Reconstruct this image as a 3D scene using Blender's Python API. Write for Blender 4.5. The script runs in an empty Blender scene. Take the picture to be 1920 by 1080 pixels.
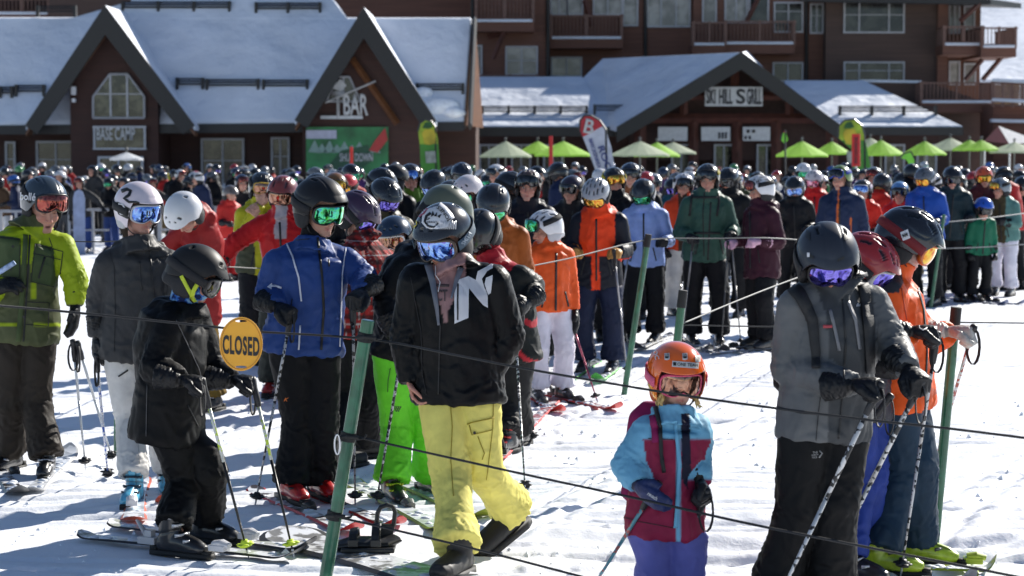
import bpy, math, random
import numpy as np
from mathutils import Vector, Matrix
from mathutils.bvhtree import BVHTree
C = bpy.context.scene.collection
PI = math.pi
R = math.radians
random.seed(7)
np.random.seed(7)
# ---------------------------------------------------------------- camera
F = 4000.0                       # focal length in pixels of the 1920 wide photograph
CAMZ = 2.0
TH = math.atan(268 / F)
cam = bpy.data.cameras.new('camera')
cam.lens = F / 1920 * 36
cam.sensor_width = 36
cam.clip_end = 3000
cam.dof.use_dof = True
cam.dof.focus_distance = 11.2
cam.dof.aperture_fstop = 4.6
co = bpy.data.objects.new('camera', cam)
co.location = (0, 0, CAMZ)
co.rotation_euler = (PI / 2 - TH, 0, 0)
C.objects.link(co)
bpy.context.scene.camera = co
# ---------------------------------------------------------------- sky, sun, exposure
AZ, EL = R(40), R(31)            # azimuth right of the view direction, elevation
w = bpy.data.worlds.new('World')
bpy.context.scene.world = w
w.use_nodes = True
nt = w.node_tree
sky = nt.nodes.new('ShaderNodeTexSky')
sky.sky_type = 'NISHITA'
sky.sun_disc = False
sky.sun_elevation = EL
sky.sun_rotation = AZ
sky.altitude = 2800
sky.air_density = 1.0
sky.dust_density = 0.6
nt.links.new(sky.outputs[0], nt.nodes['Background'].inputs[0])
nt.nodes['Background'].inputs[1].default_value = 0.082
sl = bpy.data.lights.new('sun', 'SUN')
sl.energy = 5.0
sl.angle = R(0.5)
sl.color = (1.0, 0.95, 0.87)
so = bpy.data.objects.new('sun', sl)
SD = Vector((math.sin(AZ) * math.cos(EL), math.cos(AZ) * math.cos(EL), math.sin(EL)))
so.rotation_euler = SD.to_track_quat('Z', 'Y').to_euler()
so.location = (10, 10, 30)
C.objects.link(so)
vs = bpy.context.scene.view_settings
vs.view_transform = 'Standard'
vs.look = 'None'
vs.gamma = 1
vs.exposure = 0.66
# ---------------------------------------------------------------- pixel <-> place helpers (1920 x 1080 of the photograph)
FW = Vector((0, math.cos(TH), -math.sin(TH)))
UP = Vector((0, math.sin(TH), math.cos(TH)))
def ray(px, py):
    return FW * F + Vector((1, 0, 0)) * (px - 960) + UP * (540 - py)
def at(px, py, Y):
    d = ray(px, py)
    return Vector((0, 0, CAMZ)) + d * (Y / d.y)
def smooth(x): return 0 if x < 0 else 1 if x > 1 else x * x * (3 - 2 * x)
def gz(Y): return -0.38 * smooth((Y - 24) / 22)
def gp(px, py):
    z = 0
    for _ in range(4):
        d = ray(px, py)
        t = (z - CAMZ) / d.z
        p = Vector((0, 0, CAMZ)) + d * t
        z = gz(p.y)
    return p
def proj(P):                     # numpy (n,3) -> pixel coordinates
    q = P - np.array((0, 0, CAMZ))
    d = q @ np.array(FW)
    return 960 + F * q[:, 0] / d, 540 - F * (q @ np.array(UP)) / d
# ---------------------------------------------------------------- numpy noise
_perm = np.random.RandomState(3).permutation(256)
_perm = np.concatenate([_perm, _perm, _perm])
_g = np.random.RandomState(4).normal(size=(256, 3))
_g /= np.linalg.norm(_g, axis=1)[:, None]
def noise(P):
    P = np.asarray(P, float)
    i = np.floor(P).astype(int)
    f = P - i
    u = f * f * f * (f * (f * 6 - 15) + 10)
    i &= 255
    def gr(a, b, c):
        h = _perm[_perm[_perm[(i[:, 0] + a) & 255] + ((i[:, 1] + b) & 255)] + ((i[:, 2] + c) & 255)]
        return (_g[h] * (f - np.array((a, b, c)))).sum(1)
    def L(a, b, t): return a + (b - a) * t
    x0 = L(L(gr(0, 0, 0), gr(1, 0, 0), u[:, 0]), L(gr(0, 1, 0), gr(1, 1, 0), u[:, 0]), u[:, 1])
    x1 = L(L(gr(0, 0, 1), gr(1, 0, 1), u[:, 0]), L(gr(0, 1, 1), gr(1, 1, 1), u[:, 0]), u[:, 1])
    return L(x0, x1, u[:, 2])
def fbm(P, o=3):
    r = 0; a = 1
    for k in range(o):
        r = r + a * noise(P * 2 ** k + 17.3 * k); a *= .5
    return r
def sst(a, b, x):
    t = np.clip((x - a) / (b - a), 0, 1)
    return t * t * (3 - 2 * t)
# ---------------------------------------------------------------- materials
def srgb(c):
    return tuple(((v / 255) / 12.92 if v / 255 <= .04045 else ((v / 255 + .055) / 1.055) ** 2.4) for v in c)
_mc = {}
def mat(name, col, rough=.6, metal=0, bump=0, bscale=60, var=.12, vscale=6, attr=False, coat=0, spec=.5, trans=0, stretch=None, sheen=0):
    key = (name, tuple(col), rough, metal, bump, bscale, var, attr, coat, spec)
    if key in _mc: return _mc[key]
    m = bpy.data.materials.new(name)
    m.use_nodes = True
    n = m.node_tree; b = n.nodes['Principled BSDF']
    b.inputs['Roughness'].default_value = rough
    b.inputs['Metallic'].default_value = metal
    b.inputs['Specular IOR Level'].default_value = spec
    b.inputs['Coat Weight'].default_value = coat
    b.inputs['Coat Roughness'].default_value = .06
    if sheen: b.inputs['Sheen Weight'].default_value = sheen
    tc = n.nodes.new('ShaderNodeTexCoord')
    src = tc.outputs['Object']
    if stretch:
        mp = n.nodes.new('ShaderNodeMapping'); mp.inputs['Scale'].default_value = stretch
        n.links.new(src, mp.inputs[0]); src = mp.outputs[0]
    rgb = n.nodes.new('ShaderNodeRGB'); rgb.outputs[0].default_value = (*col, 1)
    out = rgb.outputs[0]
    if attr:
        a = n.nodes.new('ShaderNodeAttribute'); a.attribute_name = 'col'
        mx = n.nodes.new('ShaderNodeMix'); mx.data_type = 'RGBA'; mx.blend_type = 'MULTIPLY'; mx.inputs[0].default_value = 1
        n.links.new(out, mx.inputs[6]); n.links.new(a.outputs['Color'], mx.inputs[7]); out = mx.outputs[2]
    if var:
        nz = n.nodes.new('ShaderNodeTexNoise'); nz.inputs['Scale'].default_value = vscale; nz.inputs['Detail'].default_value = 6
        n.links.new(src, nz.inputs['Vector'])
        mr = n.nodes.new('ShaderNodeMapRange')
        mr.inputs[1].default_value = .3; mr.inputs[2].default_value = .7
        mr.inputs[3].default_value = 1 - var; mr.inputs[4].default_value = 1 + var
        n.links.new(nz.outputs[0], mr.inputs[0])
        vm = n.nodes.new('ShaderNodeVectorMath'); vm.operation = 'SCALE'
        n.links.new(out, vm.inputs[0]); n.links.new(mr.outputs[0], vm.inputs['Scale']); out = vm.outputs[0]
        rr = n.nodes.new('ShaderNodeMapRange'); rr.inputs[3].default_value = max(0, rough - .07); rr.inputs[4].default_value = min(1, rough + .07)
        n.links.new(nz.outputs[0], rr.inputs[0]); n.links.new(rr.outputs[0], b.inputs['Roughness'])
    n.links.new(out, b.inputs['Base Color'])
    if bump:
        nb = n.nodes.new('ShaderNodeTexNoise'); nb.inputs['Scale'].default_value = bscale; nb.inputs['Detail'].default_value = 5
        n.links.new(src, nb.inputs['Vector'])
        bp = n.nodes.new('ShaderNodeBump'); bp.inputs['Strength'].default_value = 1; bp.inputs['Distance'].default_value = bump
        n.links.new(nb.outputs[0], bp.inputs['Height']); n.links.new(bp.outputs[0], b.inputs['Normal'])
    _mc[key] = m
    return m
def fabric(name, col, rough=.62, attr=True, bump=.0022, bscale=34):
    return mat(name, col, rough, bump=bump, bscale=bscale, var=.14, vscale=9, attr=attr, spec=.16)
def plain(name, col, rough=.5, metal=0, **k): return mat(name, col, rough, metal, **k)
BLACK = (.012, .012, .014)
m_blackplastic = mat('black plastic', (.014, .014, .016), .38, var=.2)
m_rubber = mat('black rubber', (.012, .012, .012), .7, var=.2)
m_steel = mat('brushed steel', (.55, .56, .58), .28, 1)
m_white = mat('white plastic', (.72, .72, .74), .35)
# ---------------------------------------------------------------- object helpers
def tag(o, label=None, cat=None, group=None, kind=None):
    if label: o['label'] = label
    if cat: o['category'] = cat
    if group: o['group'] = group
    if kind: o['kind'] = kind
    return o
def empty(name, loc, label, cat, group=None, rz=0):
    o = bpy.data.objects.new(name, None); o.empty_display_size = .2
    o.location = loc; o.rotation_euler = (0, 0, rz); C.objects.link(o)
    return tag(o, label, cat, group)
class MB:
    def __init__(s): s.v = []; s.f = []; s.m = []
    def add(s, v, f, m=0):
        n = len(s.v); s.v += [tuple(p) for p in v]; s.f += [tuple(i + n for i in q) for q in f]; s.m += [m] * len(f)
        return s
    def box(s, c, d, M=None, m=0):
        c = Vector(c); v = []
        for z in (-.5, .5):
            for x, y in ((-.5, -.5), (.5, -.5), (.5, .5), (-.5, .5)):
                p = Vector((x * d[0], y * d[1], z * d[2]))
                v.append((M @ p if M else p) + c)
        return s.add(v, [(3, 2, 1, 0), (4, 5, 6, 7), (0, 1, 5, 4), (1, 2, 6, 5), (2, 3, 7, 6), (3, 0, 4, 7)], m)
    def tube(s, pts, rad, n=12, m=0, flat=None, wide=None):
        """closed tube; rad: number or list (number or (rx, ry)); wide: direction of rx"""
        pts = [Vector(p) for p in pts]; k = len(pts)
        if not isinstance(rad, (list, tuple)): rad = [rad] * k
        v = []; up = Vector(wide) if wide is not None else None; prev = None
        for i, p in enumerate(pts):
            t = (pts[min(i + 1, k - 1)] - pts[max(i - 1, 0)])
            if t.length < 1e-9: t = Vector((0, 0, 1))
            t.normalize()
            if up is not None: a = up - t * up.dot(t)
            else:
                a = prev - t * prev.dot(t) if prev is not None else (t.cross(Vector((0, 0, 1))) if abs(t.z) < .9 else t.cross(Vector((0, 1, 0))))
            if a.length < 1e-6: a = t.orthogonal()
            a.normalize(); prev = a; b = t.cross(a)
            r = rad[i]; rx, ry = r if isinstance(r, (tuple, list)) else (r, r)
            for j in range(n):
                an = 2 * PI * j / n
                v.append(p + a * (rx * math.cos(an)) + b * (ry * math.sin(an)))
        f = [(i * n + j, i * n + (j + 1) % n, (i + 1) * n + (j + 1) % n, (i + 1) * n + j) for i in range(k - 1) for j in range(n)]
        f += [tuple(reversed(range(n))), tuple((k - 1) * n + j for j in range(n))]
        return s.add(v, f, m)
    def ball(s, c, r, M=None, n=14, m=0):
        c = Vector(c); r = r if isinstance(r, (tuple, list)) else (r, r, r); h = n // 2; v = []
        for i in range(1, h):
            for j in range(n):
                a = PI * i / h; b = 2 * PI * j / n
                p = Vector((r[0] * math.sin(a) * math.cos(b), r[1] * math.sin(a) * math.sin(b), r[2] * math.cos(a)))
                v.append((M @ p if M else p) + c)
        for z in (r[2], -r[2]):
            p = Vector((0, 0, z)); v.append((M @ p if M else p) + c)
        T = len(v) - 2; f = [(i * n + j, (i + 1) * n + j, (i + 1) * n + (j + 1) % n, i * n + (j + 1) % n) for i in range(h - 2) for j in range(n)]
        f += [(T, j, (j + 1) % n) for j in range(n)] + [(T + 1, (h - 2) * n + (j + 1) % n, (h - 2) * n + j) for j in range(n)]
        return s.add(v, f, m)
    def prism(s, poly, vec, m=0):
        n = len(poly); poly = [Vector(p) for p in poly]; vec = Vector(vec)
        v = poly + [p + vec for p in poly]
        return s.add(v, [tuple(range(n)), tuple(reversed(range(n, 2 * n)))] + [(i, n + i, n + (i + 1) % n, (i + 1) % n) for i in range(n)], m)
    def mesh(s, name='m'):
        me = bpy.data.meshes.new(name); me.from_pydata(s.v, [], s.f)
        if any(s.m): me.polygons.foreach_set('material_index', s.m)
        return me
    def build(s, name, mats, parent=None, smooth=False, org=None, bevel=0, fix=False):
        me = s.mesh(name)
        if fix or True:
            import bmesh
            bm = bmesh.new(); bm.from_mesh(me); bmesh.ops.recalc_face_normals(bm, faces=bm.faces); bm.to_mesh(me); bm.free()
        return link(name, me, mats, parent, smooth, org, bevel)
def link(name, me, mats, parent=None, smooth=False, org=None, bevel=0):
    o = bpy.data.objects.new(name, me); C.objects.link(o)
    for x in (mats if isinstance(mats, (list, tuple)) else [mats]): me.materials.append(x)
    if smooth: me.polygons.foreach_set('use_smooth', [True] * len(me.polygons))
    if parent:
        if org is None: org = parent.get('_w', None)
        o.parent = parent
    if org is not None:
        me.transform(Matrix.Translation(-Vector(org)))
        if not parent: o.location = org
    if bevel:
        b = o.modifiers.new('bevel', 'BEVEL'); b.width = bevel; b.segments = 2; b.limit_method = 'ANGLE'
    return o
def thing(name, loc, label, cat, group=None):
    """an Empty at loc; parts given in world coordinates are moved into its space"""
    o = empty(name, loc, label, cat, group); o['_w'] = list(loc)
    return o
def remesh(mb, vox, it=4, fac=.5):
    me = mb.mesh('tmp') if isinstance(mb, MB) else mb
    ob = bpy.data.objects.new('tmp', me); C.objects.link(ob)
    m = ob.modifiers.new('r', 'REMESH'); m.mode = 'VOXEL'; m.voxel_size = vox
    if it: s = ob.modifiers.new('s', 'SMOOTH'); s.factor = fac; s.iterations = it
    out = bpy.data.meshes.new_from_object(ob.evaluated_get(bpy.context.evaluated_depsgraph_get()))
    bpy.data.objects.remove(ob)
    return out
def vco(me):
    a = np.empty(len(me.vertices) * 3); me.vertices.foreach_get('co', a); return a.reshape(-1, 3)
def vno(me):
    a = np.empty(len(me.vertices) * 3); me.vertices.foreach_get('normal', a); return a.reshape(-1, 3)
def setco(me, P): me.vertices.foreach_set('co', P.ravel()); me.update()
# ---------------------------------------------------------------- snow ground
def ground():
    rows = [-80, -40, -20, -8, 0, 4] + list(6.5 * np.exp(np.linspace(0, math.log(60 / 6.5), 760))) + [66, 74, 84, 100, 130, 200, 400, 900, 2500]
    u = np.linspace(-1, 1, 560)
    Y = np.repeat(np.array(rows)[:, None], len(u), 1)
    W_ = np.maximum(Y, 9)
    X = W_ * (0.34 * u[None] + 3.2 * u[None] ** 7)
    z = np.vectorize(gz)(Y)
    P = np.stack([X, Y, np.zeros_like(X)], -1).reshape(-1, 3)
    far = np.clip(1 - (Y.ravel() - 40) / 30, 0, 1) * (np.abs(X.ravel()) < 40) * (Y.ravel() > 4)
    h = .045 * fbm(P * .55, 3) + .010 * fbm(P * np.array((2.6, 2.0, 1)), 3)
    h += .005 * fbm(P * np.array((9, 7, 1)) + 4, 3)
    # boot and ski scuffs: small chunks
    c = noise(P * np.array((7, 6, 1)) + 9)
    h += .018 * sst(.36, .55, c) - .02 * sst(.33, .5, noise(P * np.array((5.2, 5, 1)) + 31))
    # ski tracks: long shallow double grooves
    rs = np.random.RandomState(5)
    for k in range(64):
        x0, y0 = rs.uniform(-4, 7), rs.uniform(8, 26)
        an = rs.choice([R(8), R(-14), R(20), R(2), R(-5), R(70)]) + rs.normal(0, .06)
        ca, sa = math.cos(an), math.sin(an)
        a = (P[:, 0] - x0) * ca + (P[:, 1] - y0) * sa
        b = -(P[:, 0] - x0) * sa + (P[:, 1] - y0) * ca + .05 * np.sin(a * .9 + k) + .03 * a * a * rs.uniform(-.3, .3)
        ln = rs.uniform(2, 9)
        mask = sst(0, .6, ln - np.abs(a))
        for off in (0, .22):
            d = np.abs(b - off)
            h += mask * (-.018 * np.exp(-(d / .03) ** 2) + .010 * np.exp(-((d - .075) / .03) ** 2))
    # packed wheel-like ridge across the front of the line
    for y0, dep in ((10.75, .032), (10.3, .018), (11.35, .02)):
        b = P[:, 1] - (y0 - .1 * P[:, 0] + .07 * noise(P * np.array((1.2, 0, 0)) + y0))
        h += sst(-1, 1.2, P[:, 0]) * (-dep * np.exp(-(b / .1) ** 2) + dep * .9 * np.exp(-((b - .2) / .09) ** 2) * (1 + 1.2 * noise(P * 5)))
    z = z.ravel() + h * far
    P[:, 2] = z
    nr, nc = X.shape
    idx = np.arange(nr * nc).reshape(nr, nc)
    q = np.stack([idx[:-1, :-1], idx[:-1, 1:], idx[1:, 1:], idx[1:, :-1]], -1).reshape(-1, 4)
    me = bpy.data.meshes.new('snow_ground')
    me.vertices.add(len(P)); me.vertices.foreach_set('co', P.ravel())
    me.loops.add(q.size); me.loops.foreach_set('vertex_index', q.ravel())
    me.polygons.add(len(q)); me.polygons.foreach_set('loop_start', np.arange(len(q)) * 4)
    me.polygons.foreach_set('loop_total', np.full(len(q), 4)); me.update()
    m = mat('packed snow', (.86, .88, .92), .55, bump=.003, bscale=38, var=.02, vscale=3, spec=.3)
    n = m.node_tree; b = n.nodes['Principled BSDF']
    tc = n.nodes['Texture Coordinate']
    v2 = n.nodes.new('ShaderNodeTexNoise'); v2.inputs['Scale'].default_value = 9; v2.inputs['Detail'].default_value = 8; v2.inputs['Roughness'].default_value = .7
    n.links.new(tc.outputs['Object'], v2.inputs['Vector'])
    bp = n.nodes.new('ShaderNodeBump'); bp.inputs['Distance'].default_value = .008; bp.inputs['Strength'].default_value = .6
    n.links.new(v2.outputs[0], bp.inputs['Height'])
    old = b.inputs['Normal'].links[0].from_node
    n.links.new(bp.outputs[0], old.inputs['Normal'])
    o = link('snow_ground', me, m, smooth=True)
    tag(o, kind='structure')
ground()
m_snow = mat('roof snow', (.68, .72, .80), .6, bump=.35, bscale=.5, var=.08, vscale=.5)
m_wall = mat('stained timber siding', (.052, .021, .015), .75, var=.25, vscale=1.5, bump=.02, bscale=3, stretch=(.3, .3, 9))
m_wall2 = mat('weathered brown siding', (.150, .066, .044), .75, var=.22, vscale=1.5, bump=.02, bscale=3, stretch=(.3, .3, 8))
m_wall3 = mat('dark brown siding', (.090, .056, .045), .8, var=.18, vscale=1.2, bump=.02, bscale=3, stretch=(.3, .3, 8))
m_trim = mat('dark bronze fascia', (.010, .009, .009), .5, var=.2)
m_beam = mat('timber beam', (.085, .028, .018), .6, var=.25, vscale=3)
m_soffit = mat('varnished cedar soffit', (.13, .05, .018), .5, var=.25, vscale=3)
m_frame = mat('window frame', (.42, .42, .44), .5)
m_rail = mat('balcony railing', (.16, .085, .065), .6, var=.2)
m_dark = mat('porch shade interior', (.012, .01, .01), .9)
def glass(name, a, b, sc):
    m = mat(name, a, .12, var=0); n = m.node_tree; bs = n.nodes['Principled BSDF']
    tc = n.nodes['Texture Coordinate']; nz = n.nodes.new('ShaderNodeTexNoise'); nz.inputs['Scale'].default_value = sc; nz.inputs['Detail'].default_value = 4
    cr = n.nodes.new('ShaderNodeValToRGB'); cr.color_ramp.elements[0].position = .42; cr.color_ramp.elements[1].position = .6
    cr.color_ramp.elements[0].color = (*a, 1); cr.color_ramp.elements[1].color = (*b, 1)
    n.links.new(tc.outputs['Object'], nz.inputs['Vector']); n.links.new(nz.outputs[0], cr.inputs[0]); n.links.new(cr.outputs[0], bs.inputs['Base Color'])
    return m
m_glass = glass('dark window glass', (.008, .008, .01), (.045, .045, .04), 1.4)
m_glassc = glass('curtained window glass', (.16, .15, .14), (.36, .34, .32), 1.1)
m_glassy = glass('window glass with interior', (.010, .011, .011), (.085, .08, .055), 2.6)
def slab(mb, poly, Y, th, m=0):          # polygon given in photo pixels on the plane y = Y, real thickness behind it
    mb.prism([at(x, y, Y) for x, y in poly], (0, th, 0), m)
def rect(x0, y0, x1, y1): return [(x0, y0), (x1, y0), (x1, y1), (x0, y1)]
def sheet(mb, poly, dz, m=0):            # roof: each corner (px, py, Y); thickness straight down
    mb.prism([at(*p) for p in poly], (0, 0, -dz), m)
def ground_box(mb, x0, x1, ytop, Y, depth, m=0):   # wall from the top row down to the ground
    a, b = at(x0, ytop, Y), at(x1, ytop, Y); g = -.6
    mb.prism([a, b, (b.x, Y, g), (a.x, Y, g)], (0, depth, 0), m)
def window(par, x0, y0, x1, y1, Y, cols=(.5,), rows=(), gm=None, poly=None, fw=.09):
    f = MB(); a, b = at(x0, y0, Y), at(x1, y1, Y)
    X0, X1, Z1, Z0 = a.x, b.x, a.z, b.z
    yy = Y - .06
    if poly is None:
        for xx in [X0, X1]: f.box((xx, yy, (Z0 + Z1) / 2), (fw, .12, Z1 - Z0 + fw))
        for zz in [Z0, Z1]: f.box(((X0 + X1) / 2, yy - .003, zz), (X1 - X0 - fw, .12, fw))
        P = [(X0, Z0), (X1, Z0), (X1, Z1), (X0, Z1)]
    else:
        P = [(at(x, y, Y).x, at(x, y, Y).z) for x, y in poly]
        for i in range(len(P)):
            p, q = P[i], P[(i + 1) % len(P)]
            f.tube([(p[0], yy, p[1]), (q[0], yy, q[1])], fw / 2, n=4)
    for c in cols: f.box((X0 + (X1 - X0) * c, yy + .01, (Z0 + Z1) / 2), (fw * .8, .1, Z1 - Z0 - fw - .01))
    for r in rows: f.box(((X0 + X1) / 2, yy + .02, Z1 - (Z1 - Z0) * r), (X1 - X0 - fw - .02, .08, fw * .45))
    fo = f.build('window', m_frame, par)
    g = MB(); g.prism([(x, Y - .02, z) for x, z in P], (0, .015, 0))
    go = g.build('pane', gm or m_glass, None); go.parent = fo
    go.data.transform(Matrix.Translation(-Vector(par['_w'])))
    return fo
def balcony(par, x0, x1, ytop, yb, Y, dep, solid=False, side=None):
    a, b = at(x0, ytop, Y), at(x1, yb, Y); X0, X1, Z1, Z0 = a.x, b.x, a.z, b.z
    s = MB(); s.box(((X0 + X1) / 2, Y + dep / 2, Z0 - .28), (X1 - X0 + .1, dep, .5)); s.build('balcony_deck', m_wall2, par)
    r = MB(); n = max(2, int((X1 - X0) / 1.3))
    for i in range(n + 1): r.box((X0 + (X1 - X0) * i / n, Y, (Z0 + Z1) / 2), (.13, .13, Z1 - Z0 + .12))
    r.box(((X0 + X1) / 2, Y - .004, Z1 - .02), (X1 - X0 + .2, .12, .09)); r.box(((X0 + X1) / 2, Y - .004, Z0 + .13), (X1 - X0, .08, .07))
    k = int((X1 - X0) / .19)
    for i in range(k): r.box((X0 + (X1 - X0) * (i + .5) / k, Y + .002, (Z0 + Z1) / 2 + .04), (.045, .03, Z1 - Z0 - .14))
    for xx in (X0, X1):
        r.box((xx, Y + dep / 2, Z1 - .02), (.1, dep - .1, .08))
        for j in range(int(dep / .14)): r.box((xx, Y + .1 + j * .14, (Z0 + Z1) / 2), (.03, .045, Z1 - Z0))
    ro = r.build('railing', m_rail, par)
    sn = MB(); sn.box(((X0 + X1) / 2, Y - .02, Z0 + .03), (X1 - X0 - .1, .2, .14))
    so_ = sn.build('snow_ridge', m_snow, None, bevel=.03); so_.parent = ro; so_.data.transform(Matrix.Translation(-Vector(par['_w'])))
def snow_guard(par, x0, x1, y, Y):
    g = MB(); a, b = at(x0, y, Y), at(x1, y, Y)
    for dz in (.1, .22, .32): g.tube([(a.x, Y, a.z + dz), (b.x, Y, b.z + dz)], .04, 6)
    n = max(1, int((b.x - a.x) / 1.2))
    for i in range(n + 1): g.box((a.x + (b.x - a.x) * (i + .0) / n, Y + .1, a.z + .12), (.12, .3, .5))
    g.build('snow_guard', m_trim, par)
# ---- lodge with two steep gables
def lodge():
    L = thing('ski_lodge', (at(400, 300, 90).x, 90, -.38), 'brown timber base lodge with two steep snow covered gables at left', 'lodge')
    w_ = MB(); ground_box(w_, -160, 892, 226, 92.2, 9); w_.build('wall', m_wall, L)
    # ceiling under the eave so the porch stays dark
    e = MB(); a, b = at(-160, 229, 89.4), at(872, 229, 89.4)
    e.prism([(a.x, 89.5, a.z - .25), (b.x, 89.5, b.z - .25), (b.x, 92.3, b.z - .25), (a.x, 92.3, a.z - .25)], (0, 0, .1)); e.build('soffit', m_trim, L)
    rf = MB()
    sheet(rf, [(-160, 230, 89.3), (870, 222, 89.3), (884, 34, 92.5), (180, 33, 92.5), (-160, 33, 92.5)], .3); sheet(rf, [(-160, 33.5, 92.48), (884, 34.5, 92.48), (884, 33, 96), (-160, 32, 96)], .3)
    ro = rf.build('roof', m_snow, L, bevel=.08)
    rf = MB(); sheet(rf, [(120, 36, 92.44), (655, 36, 92.44), (640, 14, 92.85), (560, -90, 94.6), (245, -90, 94.6), (246, 0, 93.1)], .3); rf.build('roof', m_snow, L, bevel=.08)
    fa = MB(); a, b = at(-160, 231, 89.28), at(870, 223, 89.28)
    fa.prism([(a.x, 89.2, a.z - .12), (b.x, 89.2, b.z - .12), (b.x, 89.2, b.z - .5), (a.x, 89.2, a.z - .5)], (0, .12, 0))
    a, b = at(886, 33, 92.4), at(868, 228, 89.2)
    fa.tube([a + Vector((.1, 0, -.1)), b + Vector((.3, 0, -.2))], [(.1, .3)] * 2, 4, wide=(1, 0, 0))
    fa.build('fascia', m_trim, L)
    # cedar end wall seen under the right verge
    cw = MB(); p = [at(886, 60, 92.3), at(868, 235, 89.6), at(900, 240, 94)]; cw.prism(p, (.15, .1, 0)); cw.build('gable_cladding', m_soffit, L)
    for (pk, lf, rt, yb, zf) in (((197, 8), (48, 236), (365, 236), 300, 88.0), ((682, 12), (553, 226), (818, 228), 300, 88.0)):
        g = MB()
        # roof planes of the gable, ridge runs back into the main roof
        A, Lp, Rp = at(*pk, zf), at(*lf, zf), at(*rt, zf)
        back = Vector((0, 5.4, 0))
        g.prism([A, Lp, Lp + Vector((0, 2.2, 0)), A + back], (0, 0, -.22)); g.prism([A, A + back, Rp + Vector((0, 2.2, 0)), Rp], (0, 0, -.22))
        g.build('gable_roof', m_snow, L, bevel=.08)
        k = MB(); wd = 1.0
        for q, sg in ((Lp, 1), (Rp, -1)):
            d = (q - A).normalized(); nn = Vector((d.z, 0, -d.x)) * (1 if d.x > 0 else -1)
            if nn.z > 0: nn = -nn
            o1 = Vector((0, -.08, 0)); up = -nn * .02
            k.prism([A + o1 + Vector((0, 0, -.03)), q + o1 + up, q + o1 + nn * .62 + up, A + o1 + Vector((0, 0, -1.25 if pk[0] < 300 else -1.3))], (0, .14, 0))
            k.prism([A + Vector((0, 0, -.3)), q + Vector((0, 0, -.3)) , q + Vector((0, .9, -.3)), A + Vector((0, .9, -.3))], (0, 0, -.12), 1)
        k.build('rake_board', [m_trim, m_soffit], L)
        gw = MB(); yy = zf + .9
        a, b = at(lf[0] + 85 if pk[0] < 300 else lf[0] + 15, 300, yy), at(rt[0] - 68 if pk[0] < 300 else rt[0] - 5, 300, yy)
        sl1 = (A.z - Lp.z) / (A.x - Lp.x)
        zz = lambda x: A.z - .35 - abs(x - A.x) * sl1
        gw.prism([(a.x, yy, -.6), (b.x, yy, -.6), (b.x, yy, max(zz(b.x), 2)), (A.x, yy, A.z - .4), (a.x, yy, zz(a.x))], (0, 3, 0))
        gw.build('gable_wall', m_wall, L)
    # brace timbers in the second gable
    bt = MB(); bt.tube([at(660, 110, 88.6), at(745, 232, 88.6)], .14, 4); bt.build('brace', m_soffit, L); bt = MB(); bt.tube([at(150, 130, 88.6), at(200, 60, 88.6)], .1, 4); bt.build('brace', m_soffit, L)
    window(L, 175, 138, 271, 221, 88.8, (.34, .67), (.46,), m_glassy, poly=[(175, 221), (175, 181), (206, 139), (240, 139), (271, 181), (271, 221)])
    window(L, 607, 142, 690, 190, 88.8, (.45,), (), m_glass, poly=[(612, 190), (634, 144), (655, 144), (676, 190)])
    for x0, y0, x1, y1, c, r_, gm in ((70, 266, 141, 345, (.5,), (.42,), m_glass), (379, 261, 457, 350, (.5,), (.45,), m_glassy), (12, 267, 29, 345, (), (.4,), m_glass), (510, 259, 542, 345, (.5,), (.4,), m_glassy),
                                  (186, 295, 268, 350, (.45,), (), m_glassy)):
        window(L, x0, y0, x1, y1, 92.1 if x0 != 186 else 88.8, c, r_, gm)
    for x0, x1, y, Y in ((0, 22, 178, 90.0), (30, 82, 175, 90.05), (332, 380, 162, 90.25), (388, 484, 164, 90.25), (494, 576, 165, 90.25), (782, 868, 172, 90.1), (70, 140, 26, 92.55), (230, 430, 18, 92.75), (480, 600, 20, 92.7)):
        snow_guard(L, x0, x1, y, Y)
    dm = MB(); dm.ball(at(822, 200, 89.75), (1.0, .5, .42), n=16); dm.ball(at(792, 176, 90.1), (.5, .4, .3), n=12); dm.ball(at(852, 211, 89.5), (.5, .4, .25), n=12); me = remesh(dm, .05, 4); P = vco(me); P += vno(me) * (.08 * fbm(P * 1.6, 2))[:, None]; setco(me, P); link('snow_drift', me, mat('bright drift snow', (.84, .86, .9), .6), L, smooth=True)
    lm = MB(); p = at(138, 170, 88.6); lm.box(p, (.2, .2, .35)); lm.box(p - Vector((0, 0, .4)), (.16, .16, .16)); lm.build('wall_lamp', m_white, L, bevel=.02)
    return L
def textmesh(s, size, ext=0.0, font_scale=(1, 1), res=3, shear=0):
    cu = bpy.data.curves.new('t', 'FONT'); cu.body = s; cu.size = size; cu.extrude = ext; cu.resolution_u = res
    cu.align_x = 'CENTER'; cu.align_y = 'CENTER'; cu.shear = shear; cu.offset = size * .02
    ob = bpy.data.objects.new('t', cu); C.objects.link(ob)
    me = bpy.data.meshes.new_from_object(ob.evaluated_get(bpy.context.evaluated_depsgraph_get()))
    bpy.data.objects.remove(ob)
    me.transform(Matrix.Diagonal((font_scale[0], font_scale[1], 1, 1)))
    return me
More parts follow.
